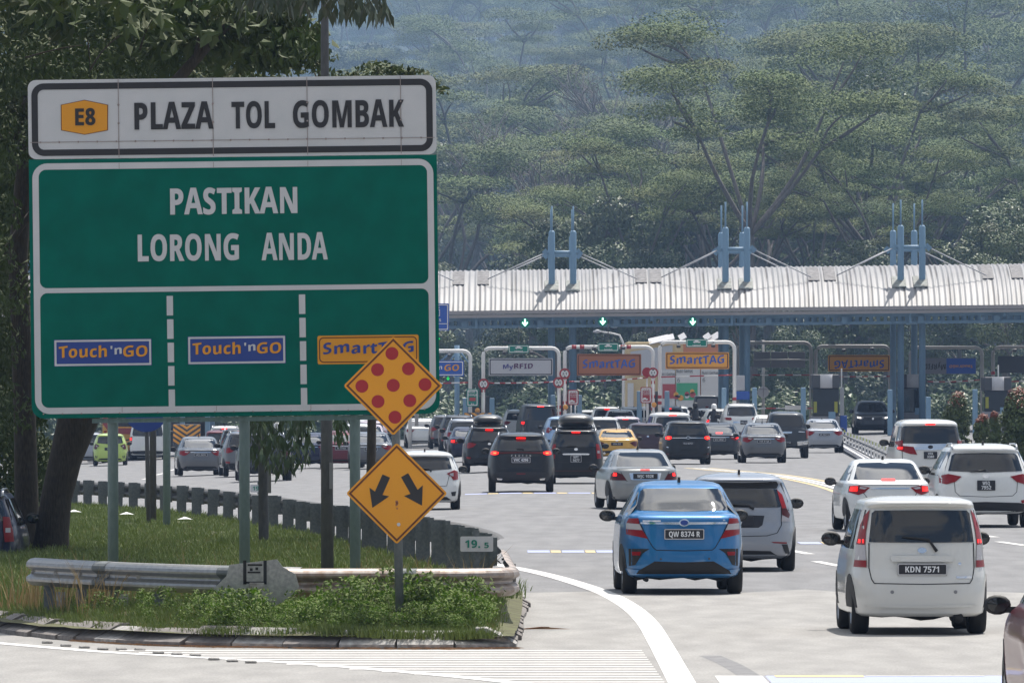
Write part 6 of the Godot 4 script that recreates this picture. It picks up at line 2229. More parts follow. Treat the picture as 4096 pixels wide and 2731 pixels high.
func panel_mesh(kind: String, dim: Vector3, poly: PackedVector2Array, off: float, face: String, cell := 0.1) -> ArrayMesh:
	# a flat outline (x, y seen from behind; z, y for the sides) laid on the body, standing proud of it by off
	var st := start(true)
	var on := func(p: Vector2, o: float) -> Vector3:
		if face == "rear":
			return Vector3(p.x, p.y, rear_z(kind, p.x, p.y, dim) + o)
		if face == "front":
			return Vector3(p.x, p.y, rear_z(kind, p.x, p.y, dim, true) - o)
		var sx := side_x(kind, p.x, p.y, dim) + o
		return Vector3(sx if face == "right" else -sx, p.y, p.x)
	var r := Rect2(poly[0], Vector2.ZERO)
	for p in poly:
		r = r.expand(p)
	var nx := maxi(1, int(ceil(r.size.x / (cell if face != "right" and face != "left" else cell * 3.0))))
	var ny := maxi(1, int(ceil(r.size.y / cell)))
	for i in nx:
		for j in ny:
			var a := r.position + r.size * Vector2(float(i) / nx, float(j) / ny)
			var b := r.position + r.size * Vector2(float(i + 1) / nx, float(j + 1) / ny)
			for q in Geometry2D.intersect_polygons(poly, PackedVector2Array([a, Vector2(b.x, a.y), b, Vector2(a.x, b.y)])):
				var idx := Geometry2D.triangulate_polygon(q)
				for k in range(0, idx.size(), 3):
					var t := [q[idx[k]], q[idx[k + 1]], q[idx[k + 2]]]
					if (t[1] - t[0]).cross(t[2] - t[0]) > 0 == (face == "rear" or face == "left"):
						var w = t[1]; t[1] = t[2]; t[2] = w
					tri(st, on.call(t[0], off), on.call(t[1], off), on.call(t[2], off))
	st.set_smooth_group(-1)
	var n := poly.size()
	for k in n:
		var p := poly[k]
		var q := poly[(k + 1) % n]
		var m := maxi(1, int(p.distance_to(q) / (cell * 1.5)))
		for e in m:
			var a := p.lerp(q, float(e) / m)
			var b := p.lerp(q, float(e + 1) / m)
			quad(st, on.call(a, off), on.call(b, off), on.call(b, -0.012), on.call(a, -0.012))
	return done(st)

func pts(a: Array, k := Vector2.ONE, mirror := false) -> PackedVector2Array:
	var p := PackedVector2Array()
	for i in range(0, a.size(), 2):
		p.append(Vector2(a[i] * (-1.0 if mirror else 1.0), a[i + 1]) * k)
	return p

func sym(a: Array, k := Vector2.ONE) -> PackedVector2Array:
	var p := pts(a, k)
	for i in range(a.size() - 2, -1, -2):
		if absf(a[i]) > 0.0001:
			p.append(Vector2(-a[i], a[i + 1]) * k)
	return p

# what a kind of car shows from behind: [part, material, how, proud, outline of the right half]
var looks := {
	"box_hatch": ["tall", Vector3(.765, 1.53, 3.6), [
		["rear_window", "glass", "sym", .011, [.0, 1.385, .50, 1.38, .535, 1.35, .573, 1.03, .0, 1.025]],
		["tail_lamp", "lamp_red", "pair", .014, [.555, 1.385, .60, 1.33, .649, 1.214, .692, 1.0, .612, 1.0, .60, 1.15]],
		["reverse_lamp", "lamp_clear", "pair", .014, [.612, .998, .692, .998, .708, .83, .602, .83]],
		["tail_lamp", "lamp_red", "pair", .014, [.602, .828, .708, .828, .718, .752, .60, .75]],
		["lit_lamp", "lamp_lit", "pair", .018, [.625, 1.06, .668, 1.06, .676, 1.02, .625, 1.02]],
		["plate_garnish", "paint", "sym", .03, [.0, .883, .335, .88, .345, .85, .33, .816, .0, .814]],
		["badge", "chrome", "full", .008, [.37, .655, .54, .655, .54, .63, .37, .63]],
		["emblem", "chrome", "oval", .01, [.0, .94, .05, .032]],
		["keyhole", "chrome", "oval", .006, [.41, .79, .018, .018]],
		["sensor", "grey_mid", "oval", .004, [-.33, .48, .02, .02]],
		["sensor", "grey_mid", "oval", .004, [.36, .48, .02, .02]],
		["seam", "gap", "line", .002, [-.572, 1.02, -.575, .75, -.55, .62, -.52, .575, .0, .566, .52, .575, .55, .62, .575, .75, .572, 1.02]],
		["bumper_crease", "paint", "sym", .016, [.0, .335, .55, .34, .63, .33, .5, .31, .0, .30]],
		["spoiler_lip", "paint", "sym", .018, [.0, 1.46, .5, 1.45, .56, 1.425, .55, 1.405, .0, 1.415]]],
		{"plate": [0, .73, .55, .13, 1], "wiper": [.16, .93, .07, 1.06, -.22, 1.09], "exhaust": [.40, .19, .06], "mirror": 1.0}],
	"tall_sedan": ["tallsedan", Vector3(.80, 1.5, 4.15), [
		["rear_window", "glass", "sym", .011, [.0, 1.41, .48, 1.40, .52, 1.37, .60, 1.12, .0, 1.10]],
		["tail_lamp", "lamp_red", "pair", .012, [.585, 1.018, .70, 1.011, .725, .95, .57, .94]],
		["reverse_lamp", "lamp_clear", "pair", .013, [.57, .938, .727, .948, .732, .87, .535, .86]],
		["tail_lamp", "lamp_red", "pair", .012, [.535, .858, .732, .868, .73, .80, .465, .745]],
		["chrome_strip", "chrome", "sym", .018, [.0, .965, .555, .965, .56, .94, .0, .932]],
		["emblem", "chrome", "oval", .03, [.0, .958, .066, .05]],
		["emblem_face", "sign_blue", "oval", .034, [.0, .958, .05, .036]],
		["badge", "chrome", "full", .008, [-.53, .99, -.3, .99, -.3, .972, -.53, .972]],
		["badge", "chrome", "full", .008, [.50, 1.0, .53, 1.0, .53, .98, .50, .98]],
		["seam", "gap", "line", .002, [-.60, 1.04, -.56, .94, -.465, .74, -.40, .63, -.36, .595, .0, .585, .36, .595, .40, .63, .465, .74, .56, .94, .60, 1.04]],
		["bumper_vent", "trim", "pair", .004, [.445, .61, .705, .61, .70, .38, .625, .394, .535, .547]],
		["reflector", "lamp_red", "pair", .010, [.553, .572, .668, .57, .66, .522, .565, .524]],
		["diffuser", "trim", "sym", .006, [.0, .432, .38, .445, .60, .31, .62, .235, .0, .225]],
		["bumper_lip", "paint", "pair", .03, [.58, .33, .74, .345, .74, .30, .60, .29]],
		["sensor", "grey_dark", "oval", .003, [-.3, .475, .014, .014]],
		["sensor", "grey_dark", "oval", .003, [.32, .48, .014, .014]]],
		{"plate": [0, .805, .53, .14, 1], "fin": 1, "exhaust": [-.5, .2, .03], "mirror": 1.0}],
	"sleek_hatch": ["hatch", Vector3(.86, 1.47, 3.9), [
		["rear_window", "glass", "sym", .011, [.0, 1.245, .56, 1.235, .61, 1.0, .60, .968, .0, .965]],
		["spoiler", "trim", "sym", .012, [.0, 1.36, .55, 1.35, .58, 1.30, .555, 1.25, .0, 1.25]],
		["tail_lamp", "lamp_red", "pair", .016, [.556, 1.226, .635, 1.154, .70, .95, .63, .95, .60, 1.05]],
		["reverse_lamp", "lamp_dark", "pair", .016, [.62, .948, .70, .948, .755, .85, .73, .80, .63, .85]],
		["reverse_lamp", "lamp_clear", "pair", .016, [.63, .848, .73, .80, .757, .75, .62, .753]],
		["plate_recess", "plate_black", "sym", .004, [.0, .85, .36, .84, .33, .70, .27, .66, .0, .66]],
		["seam", "gap", "line", .002, [-.62, .96, -.62, .70, -.55, .58, -.4, .54, .0, .53, .4, .54, .55, .58, .62, .70, .62, .96]],
		["reflector", "lamp_red", "pair", .008, [.46, .45, .70, .44, .70, .42, .5, .43]],
		["bumper_vent", "trim", "pair", .006, [.62, .41, .71, .41, .75, .27, .68, .27]],
		["diffuser", "trim", "sym", .004, [.0, .32, .45, .31, .58, .22, .6, .205, .0, .205]]],
		{"plate": [-.05, .755, .5, .15, 0], "fin": 1, "wiper": [.20, .94, .12, .99, -.12, 1.0], "rails": 0, "mirror": 1.0}],
	"plain_hatch": ["hatch", Vector3(.84, 1.5, 3.85), [
		["rear_window", "glass", "sym", .011, [.0, 1.36, .50, 1.35, .56, 1.31, .62, 1.05, .0, 1.0]],
		["tail_lamp", "lamp_red", "pair", .014, [.50, .93, .68, 1.02, .76, .98, .77, .78, .66, .76, .60, .86]],
		["reverse_lamp", "lamp_clear", "pair", .018, [.56, .93, .66, .95, .66, .86, .60, .87]],
		["lit_spot", "lamp_lit", "pair", .022, [.67, .97, .75, .95, .765, .83, .68, .83]],
		["emblem", "chrome", "oval", .01, [.0, .93, .05, .035]],
		["seam", "gap", "line", .002, [-.56, .88, -.5, .62, .0, .60, .5, .62, .56, .88]],
		["bumper_vent", "trim", "pair", .006, [.60, .46, .72, .48, .70, .36, .62, .36]],
		["diffuser", "trim", "sym", .005, [.0, .36, .5, .34, .66, .22, .66, .21, .0, .21]]],
		{"plate": [0, .78, .5, .13, 0], "wiper": [.14, .98, .1, 1.05, -.2, 1.07], "mirror": 1.0, "fin": 1}],
	"sedan": ["sedan", Vector3(.86, 1.47, 4.4), [
		["rear_window", "glass", "sym", .011, [.0, 1.40, .50, 1.385, .55, 1.35, .66, 1.06, .0, 1.045]],
		["tail_lamp", "lamp_red", "pair", .012, [.40, .90, .60, .94, .77, .93, .79, .80, .62, .75, .50, .80]],
		["reverse_lamp", "lamp_clear", "pair", .016, [.44, .895, .58, .92, .60, .88, .50, .86]],
		["lit_spot", "lamp_lit", "pair", .02, [.63, .92, .75, .915, .77, .83, .64, .82]],
		["trunk_lip", "paint", "sym", .03, [.0, 1.0, .55, .985, .62, .96, .0, .965]],
		["chrome_strip", "chrome", "sym", .01, [.0, .895, .38, .895, .38, .87, .0, .87]],
		["seam", "gap", "line", .002, [-.62, .93, -.47, .72, -.40, .64, .0, .63, .40, .64, .47, .72, .62, .93]],
		["bumper_insert", "trim", "sym", .005, [.0, .36, .55, .36, .68, .27, .68, .24, .0, .235]]],
		{"plate": [0, .79, .5, .13, 1], "fin": 1, "mirror": 1.0}],
	"old_sedan": ["sedan", Vector3(.85, 1.42, 4.4), [
		["rear_window", "glass", "sym", .011, [.0, 1.34, .47, 1.33, .52, 1.29, .62, 1.02, .0, 1.01]],
		["tail_lamp", "lamp_dark", "pair", .012, [.44, .69, .53, .83, .70, .89, .77, .84, .79, .69]],
		["lit_lamp", "lamp_lit", "pair", .018, [.66, .86, .72, .87, .74, .79, .66, .79]],
		["plate_frame", "chrome", "sym", .012, [.0, .87, .38, .86, .34, .70, .0, .695]],
		["brake_lamp", "lamp_lit", "sym", .02, [.0, .955, .11, .952, .11, .93, .0, .93]],
		["trunk_lip", "paint", "sym", .03, [.0, .995, .6, .98, .64, .955, .0, .965]],
		["seam", "gap", "line", .002, [-.60, .95, -.47, .70, -.42, .66, .0, .655, .42, .66, .47, .70, .60, .95]],
		["bumper_crease", "paint", "sym", .02, [.0, .67, .62, .66, .74, .64, .72, .60, .0, .62]],
		["exhaust_cutout", "trim", "full", .005, [.3, .30, .62, .30, .62, .23, .3, .23]]],
		{"plate": [0, .785, .56, .13, 0], "fin": 1, "mirror": 1.0}],
	"coupe": ["sedan", Vector3(.87, 1.30, 4.25), [
		["rear_window", "glass", "sym", .011, [.0, 1.24, .48, 1.22, .55, 1.17, .66, .95, .0, .935]],
		["tail_lamp", "lamp_dark", "pair", .012, [.50, .73, .70, .80, .80, .78, .80, .60, .70, .58]],
		["trunk_lip", "trim", "sym", .03, [.0, .905, .5, .89, .55, .875, .0, .885]],
		["emblem", "chrome", "oval", .01, [.0, .82, .06, .03]],
		["bumper_crease", "paint", "sym", .02, [.0, .56, .66, .58, .7, .54, .0, .50]],
		["diffuser", "trim", "sym", .006, [.0, .42, .55, .40, .70, .24, .70, .21, .0, .21]],
		["tail_pipe", "chrome", "oval", .012, [-.5, .3, .05, .05]]],
		{"plate": [0, .68, .46, .12, 0], "fin": 1, "mirror": 1.0}],
	"suv": ["suv", Vector3(.91, 1.68, 4.5), [
		["rear_window", "glass", "sym", .011, [.0, 1.50, .56, 1.49, .62, 1.45, .70, 1.14, .0, 1.11]],
		["tail_lamp", "lamp_red", "pair", .014, [.46, 1.03, .70, 1.08, .85, 1.04, .85, .90, .74, .87, .58, .92]],
		["lit_spot", "lamp_lit", "pair", .022, [.72, 1.045, .83, 1.02, .83, .93, .73, .92]],
		["emblem", "chrome", "oval", .01, [.0, 1.03, .06, .04]],
		["seam", "gap", "line", .002, [-.60, .98, -.58, .72, -.5, .64, .0, .62, .5, .64, .58, .72, .60, .98]],
		["bumper_black", "trim", "sym", .006, [.0, .52, .62, .50, .84, .46, .86, .33, .0, .29]],
		["reflector", "lamp_red", "pair", .012, [.66, .55, .82, .57, .80, .50, .68, .49]]],
		{"plate": [0, .85, .36, .2, 0], "wiper": [.0, 1.16, -.2, 1.13, -.3, 1.12], "rails": 1, "fin": 1, "mirror": 1.1}],
	"lightbar_suv": ["suv", Vector3(.91, 1.66, 4.5), [
		["rear_window", "glass", "sym", .011, [.0, 1.48, .55, 1.47, .62, 1.44, .72, 1.16, .0, 1.15]],
		["tail_lamp", "lamp_dark", "sym", .012, [.0, 1.125, .60, 1.12, .80, 1.13, .80, 1.04, .6, 1.07, .0, 1.10]],
		["lit_lamp", "lamp_lit", "pair", .020, [.60, 1.12, .70, 1.145, .81, 1.13, .82, 1.05, .7, 1.04, .62, 1.06]],
		["lamp_heart", "lamp_hot", "pair", .024, [.67, 1.115, .75, 1.115, .75, 1.07, .67, 1.07]],
		["brake_lamp", "lamp_lit", "sym", .03, [.0, 1.53, .13, 1.525, .13, 1.49, .0, 1.49]],
		["seam", "gap", "line", .002, [-.70, 1.04, -.62, .8, -.55, .68, .0, .66, .55, .68, .62, .8, .70, 1.04]],
		["bumper_black", "trim", "sym", .006, [.0, .58, .66, .56, .8, .45, .8, .34, .0, .29]],
		["reflector", "lamp_red", "full", .010, [-.12, .53, .12, .53, .12, .51, -.12, .51]],
		["tail_pipe", "chrome", "pair", .012, [.5, .38, .66, .40, .64, .345, .52, .335]]],
		{"plate": [0, .90, .50, .14, 1], "rails": 1, "letters": ["PROTON", 1.02, .5, .045], "wiper": [.08, 1.19, .0, 1.21, -.12, 1.2], "mirror": 1.1}],
	"people_mover": ["mpv", Vector3(.83, 1.66, 4.2), [
		["rear_window", "glass", "sym", .011, [.0, 1.50, .55, 1.49, .59, 1.45, .64, 1.12, .0, 1.10]],
		["tail_lamp", "lamp_red", "pair", .016, [.60, 1.20, .69, 1.19, .745, .95, .76, .76, .63, .755, .61, .95]],
		["reverse_lamp", "lamp_clear", "pair", .020, [.64, 1.0, .71, 1.0, .715, .92, .64, .92]],
		["chrome_strip", "chrome", "sym", .03, [.0, .92, .38, .915, .41, .895, .38, .87, .0, .87]],
		["emblem", "chrome", "oval", .012, [.0, 1.04, .055, .04]],
		["brake_lamp", "lamp_lit", "sym", .03, [.0, 1.57, .13, 1.565, .13, 1.53, .0, 1.53]],
		["seam", "gap", "line", .002, [-.62, .9, -.6, .66, .0, .64, .6, .66, .62, .9]],
		["bumper_line", "lamp_dark", "sym", .01, [.0, .40, .62, .40, .62, .385, .0, .385]]],
		{"plate": [0, .755, .32, .2, 1], "wiper": [.0, 1.12, -.1, 1.13, -.3, 1.12], "exhaust": [-.5, .21, .03], "mirror": 1.0, "rails": 1}],
	"seven_seater": ["mpv", Vector3(.865, 1.66, 4.4), [
		["rear_window", "glass", "sym", .011, [.0, 1.53, .54, 1.52, .60, 1.48, .68, 1.14, .0, 1.12]],
		["lit_lamp", "lamp_lit", "pair", .020, [.60, 1.06, .72, 1.08, .80, 1.05, .80, .96, .68, .94, .60, .98]],
		["lamp_heart", "lamp_hot", "pair", .024, [.67, 1.035, .74, 1.035, .74, .985, .67, .985]],
		["chrome_strip", "chrome", "sym", .012, [.0, 1.03, .58, 1.02, .58, 1.0, .0, 1.0]],
		["emblem", "chrome", "oval", .02, [.0, 1.02, .075, .055]],
		["emblem_face", "plate_black", "oval", .024, [.0, 1.02, .055, .038]],
		["seam", "gap", "line", .002, [-.66, .95, -.6, .7, -.5, .62, .0, .6, .5, .62, .6, .7, .66, .95]],
		["reflector", "lamp_dark", "pair", .012, [.68, .42, .78, .44, .76, .38, .68, .37]],
		["chrome_tip", "chrome", "pair", .014, [.70, .66, .78, .69, .76, .64, .70, .635]],
		["bumper_black", "trim", "sym", .005, [.0, .44, .62, .42, .74, .3, .0, .28]]],
		{"plate": [0, .80, .46, .12, 0], "mirror": 1.0, "fin": 1}],
	"big_carrier": ["van", Vector3(.925, 1.94, 4.9), [
		["rear_window", "glass", "sym", .011, [.0, 1.77, .70, 1.76, .75, 1.72, .80, 1.31, .0, 1.29]],
		["chrome_panel", "chrome", "sym", .02, [.0, 1.285, .74, 1.29, .72, 1.22, .4, 1.13, .0, 1.12]],
		["tail_lamp", "lamp_red", "pair", .024, [.74, 1.39, .90, 1.35, .88, 1.13, .55, 1.02, .36, 1.0, .456, 1.21, .74, 1.24]],
		["lit_lamp", "lamp_lit", "pair", .03, [.74, 1.20, .86, 1.21, .86, 1.15, .76, 1.14]],
		["emblem", "chrome", "oval", .03, [.0, 1.205, .09, .065]],
		["emblem_face", "plate_black", "oval", .034, [.0, 1.205, .07, .048]],
		["brake_lamp", "lamp_lit", "sym", .03, [.0, 1.835, .13, 1.83, .13, 1.79, .0, 1.79]],
		["seam", "gap", "line", .002, [-.76, 1.1, -.74, .7, .0, .66, .74, .7, .76, 1.1]],
		["bumper_black", "trim", "sym", .005, [.0, .36, .7, .34, .8, .28, .0, .26]]],
		{"plate": [0, .985, .36, .19, 0], "mirror": 1.2}],
	"van": ["van", Vector3(.90, 1.92, 4.8), [
		["rear_window", "glass", "sym", .011, [.0, 1.72, .58, 1.71, .66, 1.66, .74, 1.22, .70, 1.15, .0, 1.13]],
		["tail_lamp", "lamp_red", "pair", .016, [.74, 1.12, .88, 1.12, .90, .82, .78, .82]],
		["lit_lamp", "lamp_lit", "pair", .02, [.76, 1.06, .87, 1.06, .88, .95, .77, .95]],
		["brake_lamp", "lamp_lit", "sym", .03, [.0, 1.825, .16, 1.82, .16, 1.77, .0, 1.77]],
		["seam", "gap", "line", .002, [-.76, 1.1, -.74, .6, .0, .58, .74, .6, .76, 1.1]],
		["bumper_black", "trim", "sym", .006, [.0, .46, .7, .44, .86, .4, .84, .3, .0, .28]]],
		{"plate": [0, .78, .5, .13, 0], "mirror": 1.3}],
	"offroader": ["suv", Vector3(.97, 1.88, 4.95), [
		["rear_window", "glass", "sym", .011, [.0, 1.71, .62, 1.70, .70, 1.66, .76, 1.28, .0, 1.26]],
		["tail_lamp", "lamp_red", "pair", .014, [.52, 1.10, .56, 1.20, .88, 1.20, .90, 1.08, .6, 1.06]],
		["chrome_strip", "chrome", "sym", .012, [.0, 1.02, .46, 1.02, .46, .92, .0, .92]],
		["seam", "gap", "line", .002, [-.78, 1.04, -.76, .72, .0, .7, .76, .72, .78, 1.04]],
		["bumper_black", "trim", "sym", .006, [.0, .5, .7, .5, .84, .44, .84, .36, .0, .33]]],
		{"plate": [.1, .96, .34, .19, 0], "rails": 1, "mirror": 1.3}],
	"pickup": ["pickup", Vector3(.92, 1.84, 5.2), [
		["rear_window", "glass", "sym", .011, [.0, 1.66, .56, 1.64, .62, 1.58, .72, 1.26, .0, 1.24]],
		["tail_lamp", "lamp_red", "pair", .02, [.78, 1.10, .90, 1.09, .905, .80, .80, .78]],
		["reverse_lamp", "lamp_clear", "pair", .024, [.82, .88, .89, .88, .89, .82, .82, .82]],
		["gate_handle", "chrome", "full", .02, [-.2, 1.05, .22, 1.05, .2, .98, -.18, .98]],
		["badge", "chrome", "full", .01, [.48, 1.06, .74, 1.05, .74, 1.02, .48, 1.03]],
		["seam", "gap", "line", .002, [-.78, 1.12, -.78, .68, .78, .68, .78, 1.12]],
		["bumper", "chrome", "pair", .06, [.42, .66, .86, .69, .85, .55, .44, .50]]],
		{"plate": [.0, .62, .46, .13, 0], "mirror": 1.3}],
	"jeep": ["jeep", Vector3(.85, 1.86, 4.1), [
		["rear_window", "grey_mid", "sym", .011, [.0, 1.72, .52, 1.71, .58, 1.24, .0, 1.22]],
		["tail_lamp", "lamp_red", "pair", .02, [.62, 1.0, .72, 1.0, .72, .80, .62, .80]]],
		{"plate": [-.45, .7, .3, .18, 0], "spare": [.0, 1.08, .38], "mirror": 1.2}]}

func wheel_mesh() -> Array:
	var a := start(true)
	var b := start(true)
	var x := Transform3D(Basis(Vector3.BACK, PI / 2), Vector3.ZERO)
	lathe(a, [Vector2(.20, -.095), Vector2(.285, -.098), Vector2(.31, -.075), Vector2(.315, -.03), Vector2(.312, 0), Vector2(.315, .03), Vector2(.31, .075), Vector2(.285, .098), Vector2(.20, .095)], 22, x)
	for s in [-1.0, 1.0]:
		lathe(b, [Vector2(.205, .09 * s), Vector2(.19, .07 * s), Vector2(.06, .085 * s), Vector2(0, .088 * s)], 10, x)
	return [done(a), done(b)]

var wheel_parts := []

func car(look: String, label: String, xn: float, d: float, col: Material, o := {}) -> Node3D:
	var k: Array = looks[look]
	var dim: Vector3 = k[1]
	var full := dim
	if o.has("w"):
		dim.x = o.w * 0.5
	if o.has("h"):
		dim.y = o.h
	if o.has("l"):
		dim.z = o.l
	var sc := Vector2(dim.x / full.x, dim.y / full.y)
	var kind: String = k[0]
	var yaw := deg_to_rad(o.get("yaw", 0.0))
	var x := xat(xn, d)
	var mid := Vector3(x, 0, -d) + Basis(Vector3.UP, yaw) * Vector3(0, 0, -dim.z * 0.5)
	var g := ground(x, d) + float(o.get("lift", 0.0))
	var t := thing(o.get("name", "car"), label, o.get("cat", "car"), Vector3(mid.x, g, mid.z), yaw)
	var far := d > 280.0
	var key := "%s %s %s" % [look, dim, far]
	if not cars_made.has(key):
		var set := {"body": body_mesh(kind, dim, 14 if far else 30, 40 if far else 72), "panels": []}
		for q in k[2]:
			var cell := 0.12 if far else 0.06
			match q[2]:
				"sym":
					set.panels.append([q[0], q[1], panel_mesh(kind, dim, sym(q[4], sc), q[3], "rear", cell)])
				"full":
					set.panels.append([q[0], q[1], panel_mesh(kind, dim, pts(q[4], sc), q[3], "rear", cell)])
				"pair":
					for m in [false, true]:
						set.panels.append([q[0], q[1], panel_mesh(kind, dim, pts(q[4], sc, m), q[3], "rear", cell)])
				"oval":
					var p := PackedVector2Array()
					for e in 18:
						p.append(Vector2(q[4][0] + q[4][2] * cos(TAU * e / 18.0), q[4][1] + q[4][3] * sin(TAU * e / 18.0)) * sc)
					set.panels.append([q[0], q[1], panel_mesh(kind, dim, p, q[3], "rear", 0.2)])
				"line":
					if not far:
						set.panels.append([q[0], q[1], seam_mesh(kind, dim, pts(q[4], sc), q[3])])
		# side glass, arches and sills
		var yb: float = dim.y * (0.70 if kind in ["sedan", "tallsedan"] else 0.62)
		var yt: float = dim.y * 0.905
		var zr0: float = level(kind, yb, dim)[1] - (0.34 if kind in ["sedan", "tallsedan"] else 0.24)
		var zr1: float = level(kind, yt, dim)[1] - (0.16 if kind in ["sedan", "tallsedan"] else 0.24)
		var zf0: float = level(kind, yb, dim)[2] + 0.2
		var zf1: float = level(kind, yt, dim)[2] + 0.2
		for s in ["right", "left"]:
			for e in [[0.0, 0.26], [0.29, 0.62], [0.65, 1.0]]:
				var p := PackedVector2Array([Vector2(lerpf(zr0, zf0, e[0]), yb), Vector2(lerpf(zr0, zf0, e[1]), yb), Vector2(lerpf(zr1, zf1, e[1]), yt), Vector2(lerpf(zr1, zf1, e[0]), yt)])
				set.panels.append(["side_window", "glass", panel_mesh(kind, dim, p, 0.004, s, 0.16)])
			for e in [dim.z * 0.5 - 0.72, -dim.z * 0.5 + 0.78]:
				var p := PackedVector2Array()
				for q in 15:
					var w := PI * (q / 14.0)
					p.append(Vector2(e + cos(w) * 0.37, 0.30 + sin(w) * 0.37))
				var low: float = float(shapes[kind][4][0]) * dim.y / float(shapes[kind][1]) + 0.01
				var cut := Geometry2D.intersect_polygons(p, PackedVector2Array([Vector2(-9, low), Vector2(9, low), Vector2(9, 3), Vector2(-9, 3)]))
				if cut.size() > 0:
					set.panels.append(["wheel_arch", "trim", panel_mesh(kind, dim, cut[0], 0.006, s, 0.1)])
		cars_made[key] = set
	var made: Dictionary = cars_made[key]
	place("body", made.body, col, t)
	for q in made.panels:
		if q[0] == "side_window" and d > 410.0 or q[0] == "lit_spot" and not o.get("lit", false):
			continue
		var m: Material = col if q[1] == "paint" else mats[q[1]]
		if o.has("swap") and o.swap.has(q[0]):
			m = mats[o.swap[q[0]]]
		place(q[0], q[2], m, t)
	if wheel_parts.is_empty():
		wheel_parts = wheel_mesh()
	var low2: float = float(shapes[kind][4][0]) * dim.y / float(shapes[kind][1])
	var us := start()
	var ub := [Vector2(-dim.x + 0.12, low2 + 0.08)]
	var r2 := RandomNumberGenerator.new(); r2.seed = int(xn)
	for e in 9:
		ub.append(Vector2(lerpf(-dim.x + 0.2, dim.x - 0.2, e / 8.0), low2 - r2.randf_range(0.0, 0.05)))
	ub.append(Vector2(dim.x - 0.12, low2 + 0.08))
	extrude(us, PackedVector2Array(ub), -dim.z * 0.5 + 0.5, dim.z * 0.5 - 0.28)
	obj("underbody", us, mats.under, t)
	for sx in [-1.0, 1.0]:
		for e in [dim.z * 0.5 - 0.72, -dim.z * 0.5 + 0.78]:
			var wr: float = o.get("wheel", 0.31)
			var w := place("wheel", wheel_parts[0], mats.rubber, t)
			w.position = Vector3(sx * (dim.x - 0.125), wr, e)
			w.scale = Vector3(1.0, wr / 0.315, wr / 0.315)
			place("rim", wheel_parts[1], mats.rim, w)
	var opt: Dictionary = k[3]
	# door mirrors
	for sx in [-1.0, 1.0]:
		var ym: float = dim.y * 0.655
		var zm: float = level(kind, dim.y * 0.66, dim)[2] + 0.42
		var ms := start(true)
		var wx := side_x(kind, zm, ym, dim)
		var bs: float = opt.get("mirror", 1.0)
		lathe(ms, [Vector2(0.001, .045), Vector2(.055, .042), Vector2(.078, .02), Vector2(.07, -.03), Vector2(.04, -.07), Vector2(0.001, -.08)], 14, Transform3D(Basis(Vector3.RIGHT, PI / 2).scaled(Vector3(1.45, 1.05, 1.0) * bs), Vector3(sx * (wx + 0.14), ym + 0.03, zm)))
		var mo := obj("mirror", ms, mats.trim if o.get("dark_mirror", true) else col, t)
		var arm := start()
		box(arm, Vector3(sx * (wx + 0.03), ym - 0.01, zm), Vector3(0.12, 0.05, 0.06))
		obj("mirror_arm", arm, mats.trim, mo)
		if d < 280.0:
			var gl := start(true)
			lathe(gl, [Vector2(0.001, .05), Vector2(.06, .047)], 14, Transform3D(Basis(Vector3.RIGHT, PI / 2).scaled(Vector3(1.4, 1.0, 1.0) * bs), Vector3(sx * (wx + 0.14), ym + 0.03, zm + 0.002)))
			obj("mirror_glass", gl, mats.glass, mo)
	if opt.has("plate") and o.get("plate", "") != "":
		var p: Array = opt.plate
		var pw: float = p[2]
		var ph: float = p[3]
		var at := Vector3(p[0] * sc.x, p[1] * sc.y, rear_z(kind, p[0] * sc.x, p[1] * sc.y, dim) + 0.022)
		var ps := start()
		bevel_box(ps, Vector3.ZERO, Vector3(pw, ph, 0.02), 0.005)
		var po := obj("number_plate", ps, mats.plate_black, t)
		po.position = at
		if p[4] == 1:
			var rs := start()
			ring(rs, round_rect(-pw / 2, -ph / 2, pw / 2, ph / 2, 0.015, 2), round_rect(-pw / 2 + 0.012, -ph / 2 + 0.012, pw / 2 - 0.012, ph / 2 - 0.012, 0.01, 2), 0.01, 0.014)
			obj("frame", rs, mats.grey_pale, po)
		var lines: PackedStringArray = String(o.plate).split("/")
		for i in lines.size():
			var th := ph * (0.5 if lines.size() == 1 else 0.34)
			var wd: float = minf(pw * 0.78, lines[i].length() * th * 0.72)
			words("lettering", lines[i], th, wd, Vector3(0, (lines.size() - 1) * ph * 0.22 - i * ph * 0.44, 0.0115), mats.plate_text, po, 0.0, plain if far else null, 0.003)
	if opt.has("letters") and not o.get("no_letters", false):
		var w: Array = opt.letters
		var n: int = w[0].length()
		for i in n:
			var lx := lerpf(-w[2] * 0.5, w[2] * 0.5, float(i) / (n - 1)) * sc.x
			words("lettering", w[0][i], w[3], 0.0, Vector3(lx, w[1] * sc.y, rear_z(kind, lx, w[1] * sc.y, dim) + 0.008), mats.chrome, t)
	if opt.has("wiper") and d < 350.0:
		var w: Array = opt.wiper
		var path := []
		for i in range(0, w.size(), 2):
			path.append(Vector3(w[i] * sc.x, w[i + 1] * sc.y, rear_z(kind, w[i] * sc.x, w[i + 1] * sc.y, dim) + 0.03))
		var ws := start(true)
		tube(ws, path, [0.02, 0.016, 0.010], 6)
		obj("wiper", ws, mats.trim, t)
